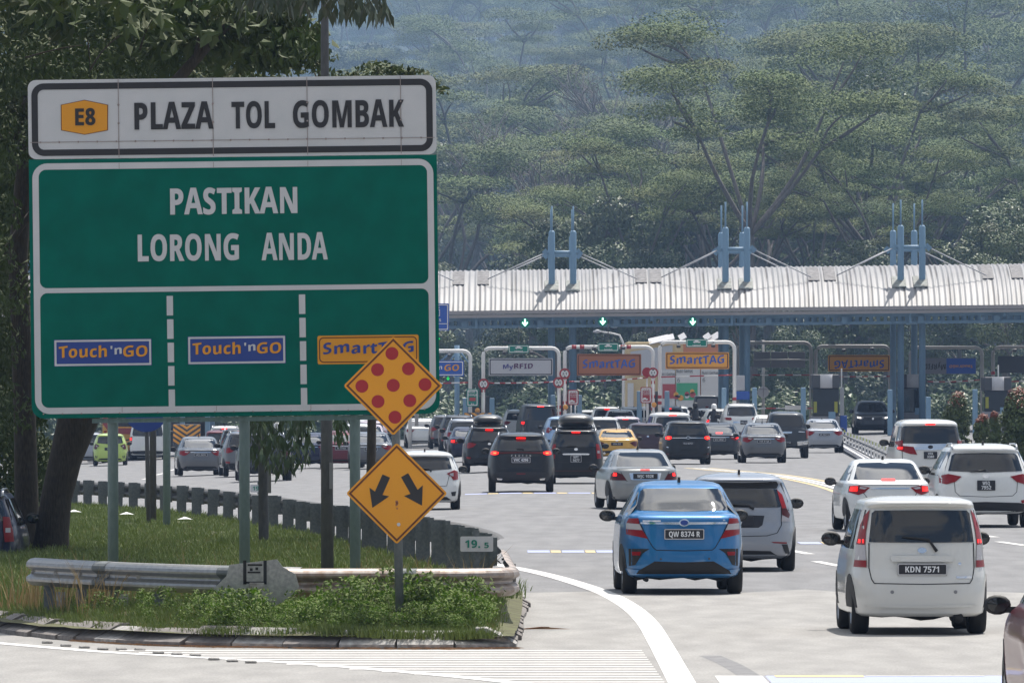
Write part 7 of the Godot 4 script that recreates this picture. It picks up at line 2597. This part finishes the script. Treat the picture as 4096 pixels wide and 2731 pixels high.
	if opt.has("fin"):
		var fs := start()
		var fz: float = level(kind, dim.y * 0.985, dim)[1] - 0.1
		extrude(fs, PackedVector2Array([Vector2(-0.09, 0), Vector2(0.10, 0), Vector2(0.07, 0.07), Vector2(0.03, 0.075)]), -0.018, 0.018, Transform3D(Basis(Vector3.UP, -PI / 2), Vector3(0, dim.y * 0.985, fz)))
		obj("antenna", fs, mats.trim, t)
		if o.get("whip", false):
			fs = start()
			tube(fs, [Vector3(0, dim.y * 0.98, fz), Vector3(0, dim.y + 0.16, fz + 0.12)], 0.008, 5)
			obj("whip", fs, mats.trim, t)
	if opt.get("rails", 0) == 1:
		for sx in [-1.0, 1.0]:
			var rs := start(true)
			var y0 := dim.y * 0.955
			var rx: float = level(kind, y0, dim)[0] * 0.97
			var za: float = level(kind, y0, dim)[1]
			tube(rs, [Vector3(sx * rx, y0 - 0.03, za - 0.05), Vector3(sx * rx, y0 + 0.05, za - 0.2), Vector3(sx * (rx - 0.02), y0 + 0.075, za - 0.6), Vector3(sx * (rx - 0.02), y0 + 0.07, za - 1.5), Vector3(sx * rx, y0 + 0.0, za - 1.8)], 0.02, 6)
			obj("roof_rail", rs, mats.rim, t)
	if opt.has("exhaust"):
		var e: Array = opt.exhaust
		var es := start(true)
		tube(es, [Vector3(e[0], e[1], dim.z * 0.5 - 0.06), Vector3(e[0], e[1], dim.z * 0.5 - 0.6)], [e[2], e[2]], 12)
		obj("exhaust", es, mats.trim, t)
	if opt.has("spare"):
		var e: Array = opt.spare
		var sp := place("spare_wheel", wheel_parts[0], mats.rubber, t)
		sp.rotation.y = PI / 2
		sp.position = Vector3(e[0], e[1], dim.z * 0.5 + 0.08)
		sp.scale = Vector3(1.1, e[2] / 0.315, e[2] / 0.315)
		var cs := start(true)
		lathe(cs, [Vector2(0, .09), Vector2(.3, .085), Vector2(.36, .05)], 20, Transform3D(Basis(Vector3.RIGHT, PI / 2), Vector3(e[0], e[1], dim.z * 0.5 + 0.10)))
		obj("wheel_cover", cs, mats.trim, t)
		var bs2 := start()
		box(bs2, Vector3(0, 1.5, dim.z * 0.5 + 0.02), Vector3(0.16, 0.07, 0.06))
		obj("brake_lamp", bs2, mats.lamp_red, t)
	if o.get("brake", false):
		var by: float = dim.y * (0.925 if not kind in ["sedan", "tallsedan"] else 0.73)
		var pp := PackedVector2Array([Vector2(-0.13, by), Vector2(0.13, by), Vector2(0.13, by - 0.045), Vector2(-0.13, by - 0.045)])
		place("brake_lamp", panel_mesh(kind, dim, pp, 0.03, "rear", 0.3), mats.lamp_lit, t)
	return t

func seam_mesh(kind: String, dim: Vector3, line: PackedVector2Array, off: float) -> ArrayMesh:
	var st := start()
	for i in line.size() - 1:
		var n := maxi(1, int(line[i].distance_to(line[i + 1]) / 0.06))
		for e in n:
			var a := line[i].lerp(line[i + 1], float(e) / n)
			var b := line[i].lerp(line[i + 1], float(e + 1) / n)
			var w := (b - a).orthogonal().normalized() * 0.0055
			var p := []
			for q in [a - w, b - w, b + w, a + w]:
				p.append(Vector3(q.x, q.y, rear_z(kind, q.x, q.y, dim) + off))
			quad(st, p[0], p[1], p[2], p[3])
	return done(st)

func roof_box(on: Node3D, top: float, label: String, dim: Vector3, back: float):
	var t := thing("roof_box", label, "roof box", on.position + Vector3(0, top, back))
	place("shell", body_mesh("box", dim, 10, 36), paint("black_gloss", lin(0.010, 0.010, 0.011)), t)
	for z in [-0.4, 0.4]:
		var st := start()
		box(st, Vector3(0, -0.03, z), Vector3(1.15, 0.04, 0.06))
		obj("crossbar", st, mats.trim, t)

func build_cars():
	var white := paint("paint_white", lin(0.70, 0.71, 0.70))
	var cream_white := paint("paint_offwhite", lin(0.62, 0.62, 0.60))
	var silver := paint("paint_silver", lin(0.30, 0.32, 0.36), 0.45, 0.36)
	var grey := paint("paint_grey", lin(0.12, 0.125, 0.135), 0.5, 0.34)
	var dark_grey := paint("paint_darkgrey", lin(0.045, 0.05, 0.058), 0.4, 0.34)
	var black := paint("paint_black", lin(0.010, 0.011, 0.014))
	var navy := paint("paint_navy", lin(0.012, 0.016, 0.045), 0.2)
	var blue := paint("paint_blue", lin(0.012, 0.15, 0.38), 0.35, 0.34)
	var lime := paint("paint_lime", lin(0.42, 0.56, 0.11))
	var yellow := paint("paint_yellow", lin(0.62, 0.34, 0.03))
	var maroon := paint("paint_maroon", lin(0.13, 0.02, 0.028), 0.2)
	var plum := paint("paint_plum", lin(0.06, 0.035, 0.045), 0.2)
	var pink := paint("paint_pinkwhite", lin(0.50, 0.43, 0.50), 0.2)
	var sky := paint("paint_paleblue", lin(0.30, 0.45, 0.68), 0.2)
	for m in [black, navy, dark_grey, maroon, plum]:
		m.clearcoat = 0.5
		m.metallic_specular = 0.3
	# --- near, right
	car("box_hatch", "boxy white hatchback with tall red lamps, nearest on the right", 3690, 99.8, cream_white, {"plate": "KDN 7571", "w": 1.56, "yaw": 1.8, "wheel": 0.28})
	car("tall_sedan", "bright blue sedan with chrome bar across its boot", 2737, 119.7, blue, {"plate": "QW 8374 R", "w": 1.66, "yaw": 1.6})
	car("sleek_hatch", "silver hatchback with dark spoiler, half behind the bright blue sedan", 2962, 135.0, silver, {"plate": "HKT/8007", "w": 1.72, "h": 1.47})
	car("sedan", "white sedan with lit brake lamps, behind the boxy white hatchback", 3562, 173.0, white, {"w": 1.70, "h": 1.40, "yaw": 2.5, "brake": true, "lit": true, "dark_mirror": true})
	car("suv", "white crossover with roof rails and leaf shaped lamps", 3945, 178.6, white, {"plate": "WSQ/7952", "w": 1.92, "h": 1.66, "yaw": 1.5})
	car("big_carrier", "tall white people carrier with chrome panel and big claw lamps", 3722, 242.0, white, {"plate": "VFK/3380", "h": 1.95, "yaw": 1.5})
	car("old_sedan", "silver grey sedan with dark lamps, left of the bright blue sedan", 2582, 206.0, silver.duplicate() if false else paint("paint_warmgrey", lin(0.27, 0.28, 0.28), 0.45, 0.34), {"plate": "WJC 1028", "w": 1.66, "h": 1.38, "yaw": 5.0, "whip": true})
	car("lightbar_suv", "black crossover with full width lamp bar, spelled maker's letters", 2084, 241.0, black, {"plate": "VHC 4296", "w": 1.80, "h": 1.60})
	var av := car("people_mover", "black people mover carrying a black roof box, chrome plate strip", 2304, 263.0, black, {"plate": "NPT/1677", "w": 1.62, "h": 1.62})
	roof_box(av, 1.66, "black roof box on the people mover with the chrome strip", Vector3(0.52, 0.40, 1.8), 0.7)
	car("seven_seater", "black seven seater with round chrome emblem between lit lamps", 2753, 333.0, black, {"plate": "VLU 8761", "w": 1.78, "h": 1.62, "yaw": 2.5})
	car("sedan", "mid grey sedan standing behind the silver crossover's spoiler", 3057, 340.0, grey, {"plate": "VKR 8164", "w": 1.76, "h": 1.52, "yaw": 1.0, "whip": true})
	car("sedan", "dark grey sedan with one lit lamp, right of the black seven seater", 2878, 357.0, dark_grey, {"plate": "VCC 8061", "w": 1.76, "h": 1.48, "brake": true, "lit": true})
	car("pickup", "charcoal pickup truck with canopy and chrome bumper corners", 3147, 364.0, dark_grey, {"w": 1.84, "h": 1.90, "plate": "BPT 152", "name": "pickup_truck", "cat": "pickup truck", "wheel": 0.37})
	car("sedan", "silver sedan nearest the median fence, wide dark red lamps", 3297, 396.0, silver, {"plate": "WC 6623 X", "w": 1.80, "h": 1.50, "yaw": 1.5, "swap": {"reverse_lamp": "lamp_red"}})
	car("van", "white people van behind the black seven seater, lit top lamp", 2692, 374.0, white, {"w": 1.82, "h": 1.84, "yaw": 4.0, "cat": "van", "name": "van"})
	car("plain_hatch", "plum hatchback with glowing lamp beside the yellow coupe", 2592, 362.0, plum, {"w": 1.70, "h": 1.45, "yaw": 3.0, "lit": true})
	car("coupe", "yellow sports coupe with black diffuser", 2468, 352.0, yellow, {"plate": "VDX 303", "w": 1.72, "h": 1.24})
	var bs := car("suv", "black off roader carrying a black roof box, far left of the queue", 1958, 303.0, black, {"w": 1.72, "h": 1.58, "swap": {"tail_lamp": "lamp_red"}, "brake": true, "yaw": 1.5})
	roof_box(bs, 1.60, "black roof box on the off roader left of the lamp bar crossover", Vector3(0.50, 0.36, 1.8), 0.5)
	car("sedan", "black sedan with raised boot spoiler and lit lamp", 1884, 353.0, navy, {"w": 1.74, "h": 1.38, "lit": true, "yaw": 2.0})
	car("suv", "silver grey crossover behind the black spoiler sedan", 1862, 386.0, silver, {"w": 1.78, "h": 1.62, "yaw": 1.5})
	car("suv", "dark grey tall crossover left of the silver grey one, white roof glare", 1790, 432.0, grey, {"w": 1.78, "h": 1.62, "yaw": 1.5})
	car("suv", "black wide crossover peeping over the silver grey one", 1835, 415.0, dark_grey, {"w": 1.80, "h": 1.70, "yaw": 1.5})
	car("sedan", "white sedan just right of the orange diamond signs", 1692, 440.0, white, {"w": 1.74, "h": 1.45, "yaw": 2.0})
	# --- far rows before the canopy
	car("suv", "white crossover left of the dark van at the toll lane", 2080, 455.0, white, {"w": 1.80, "h": 1.64, "yaw": 2.0})
	car("van", "dark tall van approaching the brown board lane", 2163, 440.0, dark_grey, {"w": 1.88, "h": 1.95, "yaw": 4.0, "cat": "van", "name": "van"})
	car("plain_hatch", "pale blue hatchback half hidden by the roof box", 2255, 412.0, sky, {"w": 1.72, "h": 1.55, "yaw": 3.0})
	car("suv", "bluish white crossover behind the people mover's roof box", 2308, 388.0, white, {"w": 1.80, "h": 1.66})
	car("plain_hatch", "bluish white hatchback with dark rear glass above the yellow coupe", 2412, 398.0, white, {"w": 1.74, "h": 1.58})
	car("plain_hatch", "pinkish white hatchback with lit top lamp", 2502, 410.0, pink, {"w": 1.74, "h": 1.56, "brake": true, "whip": true})
	car("plain_hatch", "small white hatchback at far left of the last row", 2362, 466.0, white, {"w": 1.66, "h": 1.5})
	car("suv", "white crossover with red side and lit lamp in the last row", 2428, 462.0, cream_white, {"w": 1.78, "h": 1.66, "brake": true})
	car("sedan", "white sedan with sky filled rear glass in the last row", 2482, 450.0, white, {"w": 1.76, "h": 1.52})
	car("suv", "white crossover in the middle of the last row", 2540, 456.0, white, {"w": 1.76, "h": 1.62, "yaw": 3.0})
	car("plain_hatch", "silver hatchback with cloud bright glass in the last row", 2600, 458.0, silver, {"w": 1.76, "h": 1.6, "yaw": 3.0})
	car("suv", "silver crossover with lit top lamp above the white people van", 2676, 452.0, silver, {"w": 1.80, "h": 1.64, "brake": true})
	car("plain_hatch", "white hatchback beyond the motorcycle, left of the dark jeep", 2706, 482.0, white, {"w": 1.7, "h": 1.55})
	car("sedan", "white sedan below the jeep's spare wheel", 2848, 446.0, white, {"w": 1.72, "h": 1.50, "yaw": 2.0})
	car("plain_hatch", "white hatchback with lit lamp squeezed beside the big white off roader", 2892, 440.0, white, {"w": 1.66, "h": 1.54, "yaw": 5.0, "lit": true})
	car("offroader", "big white off roader with roof rails under the canopy columns", 2968, 434.0, white, {"w": 1.80, "h": 1.86, "plate": "VAD 22", "wheel": 0.37, "yaw": 2.0})
	car("jeep", "dark upright jeep with spare wheel on its tail", 2828, 466.0, dark_grey, {"w": 1.62, "h": 2.1, "wheel": 0.4, "cat": "jeep", "name": "jeep"})
	car("sedan", "white sedan between the big off roader and the charcoal pickup", 3076, 424.0, white, {"w": 1.74, "h": 1.46})
	oncoming(3492, 449.0, dark_grey)
	# --- left of the near sign posts
	car("plain_hatch", "lime green hatchback behind the leftmost sign post", 440, 415.0, lime, {"w": 1.62, "h": 1.50, "plate": "WB 21", "yaw": 2.0, "swap": {"tail_lamp": "lamp_dark"}})
	car("plain_hatch", "silver hatchback peeping out by the leaning trunk", 352, 428.0, silver, {"w": 1.66, "h": 1.5, "lit": true, "yaw": -1.0})
	car("sedan", "grey sedan with cloud bright glass between the left sign posts", 803, 338.0, grey, {"w": 1.72, "h": 1.48, "plate": "VKX 2694", "yaw": 4.5, "whip": true})
	car("plain_hatch", "maroon hatchback with pale roof behind the grey sedan", 884, 382.0, maroon, {"w": 1.66, "h": 1.56, "yaw": 2.0})
	car("suv", "white crossover with lit top lamp below the green sign's edge", 897, 418.0, white, {"w": 1.72, "h": 1.62, "brake": true})
	car("people_mover", "black people mover left of the second sign post", 962, 356.0, black, {"w": 1.72, "h": 1.66, "yaw": 3.0})
	car("suv", "dark silver crossover against the second sign post", 992, 326.0, grey, {"w": 1.78, "h": 1.64, "yaw": 5.0})
	car("suv", "large dark grey crossover behind the sapling leaves", 1062, 303.0, dark_grey, {"w": 1.86, "h": 1.66, "plate": "VGZ 17", "wheel": 0.36, "yaw": 3.5, "swap": {"tail_lamp": "lamp_dark"}})
	car("sedan", "dark blue sedan among the sapling leaves", 1232, 352.0, navy, {"w": 1.74, "h": 1.42, "yaw": 2.0})
	car("sedan", "maroon sedan between lamp column and third sign post", 1366, 346.0, maroon, {"w": 1.72, "h": 1.46, "plate": "W 77105"})
	car("sedan", "light grey sedan left of the lower orange diamond", 1483, 338.0, grey, {"w": 1.74, "h": 1.40, "plate": "WRZ 2125", "yaw": 1.0, "whip": true})
	car("suv", "white crossover behind the light grey sedan", 1430, 376.0, white, {"w": 1.76, "h": 1.62})
	car("sedan", "pinkish sedan right behind the white crossover, by the orange diamond", 1468, 400.0, pink, {"w": 1.76, "h": 1.5})
	car("plain_hatch", "white hatchback farthest back beside the third sign post", 1440, 436.0, white, {"w": 1.7, "h": 1.56})
	car("plain_hatch", "pale hatchback next to the farthest one by the third sign post", 1484, 430.0, pink, {"w": 1.62, "h": 1.5})
	car("plain_hatch", "white hatchback half behind the orange diamond signs", 1700, 207.0, white, {"w": 1.68, "h": 1.36, "yaw": 1.0, "swap": {}})
	car("van", "white van partly hidden by the blue grey post", 590, 434.0, white, {"w": 1.8, "h": 1.95, "cat": "van", "name": "van"})
	car("van", "dark lorry like van left of the striped island nose", 652, 446.0, dark_grey, {"w": 1.9, "h": 2.3, "cat": "van", "name": "van"})
	car("people_mover", "dark blue people mover in the shade at the left edge", -150, 135.0, navy, {"w": 1.66, "h": 1.42, "lift": -0.2, "yaw": 0.0, "swap": {"brake_lamp": "lamp_dark"}})
	car("sedan", "dark red sedan cut by the bottom right corner", 4580, 70.5, maroon, {"w": 1.74, "h": 1.42, "yaw": 1.0})
	bus(490, 437.0)
	rider(2782, 446.0, "motorcyclist in dark clothes between the white cars", 0.0)
	rider(2856, 438.0, "motorcyclist with a white helmet before the white sedan", 1.0)
	rider(1108, 372.0, "motorcyclist with a white helmet seen through the sapling leaves", 1.0)

func oncoming(xn: float, d: float, col: Material):
	var dim := Vector3(.93, 1.68, 4.5)
	var x := xat(xn, d)
	var t := thing("car", "dark crossover facing us with its headlights on", "car", Vector3(x, ground(x, d), -d - 2.25))
	var k := "suv"
	# its nose points to the viewer, so it is built nose first and turned round
	t.rotation.y = PI
	place("body", body_mesh(k, dim, 18, 48), col, t)
	for q in [["windscreen", "glass", [.0, 1.52, .56, 1.50, .66, 1.45, .76, 1.14, .0, 1.10], true], ["grille", "trim", [.0, .84, .42, .84, .36, .70, .0, .68], true], ["lower_grille", "trim", [.0, .48, .52, .46, .66, .34, .0, .32], true], ["headlight", "lamp_clear", [.44, .84, .80, .92, .84, .82, .56, .74], false], ["lit_lamp", "head_lit", [.58, .83, .76, .87, .78, .81, .62, .78], false], ["fog_recess", "trim", [.62, .56, .84, .62, .82, .44, .66, .44], false], ["number_plate", "plate_black", [.0, .66, .24, .66, .24, .55, .0, .55], true]]:
		if q[3]:
			place(q[0], panel_mesh(k, dim, sym(q[2]), 0.012, "front", 0.12), mats[q[1]], t)
		else:
			for m in [false, true]:
				place(q[0], panel_mesh(k, dim, pts(q[2], Vector2.ONE, m), 0.016 if q[1] != "head_lit" else 0.024, "front", 0.12), mats[q[1]], t)
	if wheel_parts.is_empty():
		wheel_parts = wheel_mesh()
	for sx in [-1.0, 1.0]:
		for e in [1.5, -1.45]:
			var w := place("wheel", wheel_parts[0], mats.rubber, t)
			w.position = Vector3(sx * (dim.x - 0.125), 0.35, e)
			w.scale = Vector3(1.15, 1.1, 1.1)
		var ms := start(true)
		lathe(ms, [Vector2(0.001, .06), Vector2(.08, .05), Vector2(.1, 0), Vector2(.05, -.08), Vector2(0.001, -.1)], 12, Transform3D(Basis(Vector3.RIGHT, PI / 2).scaled(Vector3(1.4, 1, 1)), Vector3(sx * 1.02, 1.14, -0.9)))
		obj("mirror", ms, col, t)
	var us := start()
	box(us, Vector3(0, 0.28, 0), Vector3(1.5, 0.2, 3.6))
	obj("underbody", us, mats.under, t)
	var em := start()
	extrude(em, disc(0.06, 14), 0.0, 0.02)
	var eo := obj("emblem", em, mats.chrome, t)
	eo.rotation.y = PI
	eo.position = Vector3(0, .77, rear_z(k, 0, .77, dim, true) - 0.015)

func bus(xn: float, d: float):
	var x := xat(xn, d)
	var t := thing("bus", "red and yellow coach behind the lime green hatchback", "bus", Vector3(x, ground(x, d), -d - 5.5), deg_to_rad(3.0))
	var st := start()
	bevel_box(st, Vector3(0, 1.95, 0), Vector3(2.5, 3.0, 11.0), 0.12)
	obj("body", st, paint("bus_yellow", lin(0.52, 0.27, 0.03)), t)
	st = start()
	extrude(st, PackedVector2Array([Vector2(-1.24, 3.4), Vector2(-1.24, 1.75), Vector2(-0.9, 1.35), Vector2(0.3, 1.25), Vector2(0.95, 1.9), Vector2(1.24, 2.3), Vector2(1.24, 3.4)]), 5.48, 5.52)
	obj("red_panel", st, paint("bus_red", lin(0.26, 0.02, 0.03)), t)
	st = start()
	extrude(st, round_rect(-0.95, 1.65, 0.62, 2.65, 0.22, 6), 5.52, 5.54)
	obj("rear_window", st, mats.glass, t)
	st = start()
	ring(st, round_rect(-1.02, 1.58, 0.69, 2.72, 0.25, 6), round_rect(-0.96, 1.64, 0.63, 2.66, 0.22, 6), 5.52, 5.55)
	obj("yellow_line", st, mats.tag_orange, t)
	st = start()
	box(st, Vector3(0, 0.42, 0.2), Vector3(2.3, 0.5, 10.4))
	obj("underbody", st, mats.under, t)
	st = start()
	bevel_box(st, Vector3(0.55, 1.22, 5.51), Vector3(0.4, 0.16, 0.03), 0.01)
	obj("number_plate", st, mats.grey_pale, t)
	for sx in [-1.0, 1.0]:
		st = start()
		bevel_box(st, Vector3(sx * 1.12, 1.2, 5.5), Vector3(0.14, 0.5, 0.06), 0.02)
		obj("tail_lamp", st, mats.lamp_red, t)
		for z in [3.2, -3.6]:
			var w := place("wheel", wheel_parts[0], mats.rubber, t)
			w.position = Vector3(sx * 1.08, 0.48, z)
			w.scale = Vector3(1.4, 1.5, 1.5)
	for p in [[-0.4, 0.9, 0.6], [0.2, 1.1, 0.5]]:
		st = start()
		extrude(st, PackedVector2Array([Vector2(p[0], p[1]), Vector2(p[0] + p[2], p[1] + 0.12), Vector2(p[0] + p[2] * 0.8, p[1] + 0.16), Vector2(p[0], p[1] + 0.05)]), 5.5, 5.515)
		obj("vent", st, mats.trim, t)

func nets(st: SurfaceTool, bones: Array, cell: float, blend: float):
	# surface of a smooth union of tapered capsules: [from, to, radius, radius]
	var lo := Vector3.ONE * 1e9
	var hi := -lo
	for b in bones:
		for p in [b[0], b[1]]:
			lo = lo.min(p - Vector3.ONE * (b[2] + b[3] + blend))
			hi = hi.max(p + Vector3.ONE * (b[2] + b[3] + blend))
	var n := Vector3i(((hi - lo) / cell).ceil()) + Vector3i.ONE
	var f := PackedFloat32Array()
	f.resize(n.x * n.y * n.z)
	for k in n.z:
		for j in n.y:
			for i in n.x:
				var p := lo + Vector3(i, j, k) * cell
				var d := 9.0
				for b in bones:
					var ab: Vector3 = b[1] - b[0]
					var u := clampf((p - b[0]).dot(ab) / maxf(ab.length_squared(), 1e-6), 0.0, 1.0)
					var e: float = p.distance_to(b[0] + ab * u) - lerpf(b[2], b[3], u)
					var h := clampf(0.5 + 0.5 * (d - e) / blend, 0.0, 1.0)
					d = lerpf(d, e, h) - blend * h * (1.0 - h)
				f[i + n.x * (j + n.y * k)] = d
	var cells := {}
	for k in n.z - 1:
		for j in n.y - 1:
			for i in n.x - 1:
				var s := Vector3.ZERO
				var m := 0
				for e in [[0, 0, 0, 1, 0, 0], [0, 1, 0, 1, 1, 0], [0, 0, 1, 1, 0, 1], [0, 1, 1, 1, 1, 1], [0, 0, 0, 0, 1, 0], [1, 0, 0, 1, 1, 0], [0, 0, 1, 0, 1, 1], [1, 0, 1, 1, 1, 1], [0, 0, 0, 0, 0, 1], [1, 0, 0, 1, 0, 1], [0, 1, 0, 0, 1, 1], [1, 1, 0, 1, 1, 1]]:
					var a := f[i + e[0] + n.x * (j + e[1] + n.y * (k + e[2]))]
					var b := f[i + e[3] + n.x * (j + e[4] + n.y * (k + e[5]))]
					if (a < 0.0) != (b < 0.0):
						s += Vector3(e[0], e[1], e[2]).lerp(Vector3(e[3], e[4], e[5]), a / (a - b))
						m += 1
				if m > 0:
					cells[Vector3i(i, j, k)] = lo + (Vector3(i, j, k) + s / m) * cell
	for c in cells:
		var a := f[c.x + n.x * (c.y + n.y * c.z)]
		for e in [[Vector3i(1, 0, 0), Vector3i(0, 1, 0), Vector3i(0, 0, 1)], [Vector3i(0, 1, 0), Vector3i(0, 0, 1), Vector3i(1, 0, 0)], [Vector3i(0, 0, 1), Vector3i(1, 0, 0), Vector3i(0, 1, 0)]]:
			var q: Vector3i = c + e[0]
			if q.x >= n.x or q.y >= n.y or q.z >= n.z:
				continue
			var b := f[q.x + n.x * (q.y + n.y * q.z)]
			if (a < 0.0) == (b < 0.0):
				continue
			var p0 = cells.get(c); var p1 = cells.get(c - e[1]); var p2 = cells.get(c - e[1] - e[2]); var p3 = cells.get(c - e[2])
			if p0 == null or p1 == null or p2 == null or p3 == null:
				continue
			if a < 0.0:
				quad(st, p0, p3, p2, p1)
			else:
				quad(st, p0, p1, p2, p3)

func rider(xn: float, d: float, label: String, helmet_white: float):
	var x := xat(xn, d)
	var g := ground(x, d)
	var at := Vector3(x, g, -d)
	# the machine
	var m := thing("motorcycle", "small motorcycle under the %s" % label.replace("motorcyclist", "rider"), "motorcycle", at)
	for z in [0.62, -0.62]:
		var w := place("wheel", wheel_parts[0], mats.rubber, m)
		w.position = Vector3(0, 0.29, z)
		w.scale = Vector3(0.5, 0.92, 0.92)
	var st := start(true)
	nets(st, [[Vector3(0, .78, .55), Vector3(0, .72, -.1), .10, .11], [Vector3(0, .72, -.1), Vector3(0, .62, -.35), .10, .08], [Vector3(0, .6, .4), Vector3(0, .5, -.2), .12, .14], [Vector3(0, .3, -.6), Vector3(0, .98, -.42), .05, .05], [Vector3(-.3, 1.02, -.38), Vector3(.3, 1.02, -.38), .025, .025]], 0.045, 0.06)
	obj("body", st, paint("moto", lin(0.05, 0.05, 0.06)), m)
	st = start()
	bevel_box(st, Vector3(0, 0.72, 0.70), Vector3(0.16, 0.09, 0.05), 0.015)
	obj("tail_lamp", st, mats.lamp_lit if helmet_white > 0.5 else mats.lamp_red, m)
	# the rider
	var r := thing("person", label, "person", at)
	st = start(true)
	nets(st, [[Vector3(0, .92, .12), Vector3(0, 1.18, .02), .165, .16], [Vector3(0, 1.18, .02), Vector3(0, 1.38, -.06), .17, .15], [Vector3(0, 1.38, -.06), Vector3(0, 1.56, -.09), .07, .06], [Vector3(-.19, 1.38, -.06), Vector3(-.3, 1.16, -.14), .065, .05], [Vector3(-.3, 1.16, -.14), Vector3(-.28, 1.06, -.36), .048, .038], [Vector3(.19, 1.38, -.06), Vector3(.3, 1.16, -.14), .065, .05], [Vector3(.3, 1.16, -.14), Vector3(.28, 1.06, -.36), .048, .038], [Vector3(-.1, .9, .1), Vector3(-.2, .74, -.3), .095, .07], [Vector3(-.2, .74, -.3), Vector3(-.2, .32, -.08), .065, .045], [Vector3(.1, .9, .1), Vector3(.2, .74, -.3), .095, .07], [Vector3(.2, .74, -.3), Vector3(.2, .32, -.08), .065, .045], [Vector3(-.2, .3, -.06), Vector3(-.2, .28, -.24), .045, .04], [Vector3(.2, .3, -.06), Vector3(.2, .28, -.24), .045, .04], [Vector3(0, 1.58, -.1), Vector3(0, 1.64, -.11), .085, .09]], 0.035, 0.05)
	obj("body", st, mats.cloth_dark, r)
	st = start(true)
	lathe(st, [Vector2(0.001, .16), Vector2(.07, .148), Vector2(.115, .11), Vector2(.138, .04), Vector2(.138, -.02), Vector2(.122, -.08), Vector2(.09, -.1)], 18, Transform3D(Basis.IDENTITY.scaled(Vector3(1, 1, 1.15)), Vector3(0, 1.66, -.1)))
	obj("helmet", st, mats.helmet if helmet_white > 0.5 else mats.trim, r)
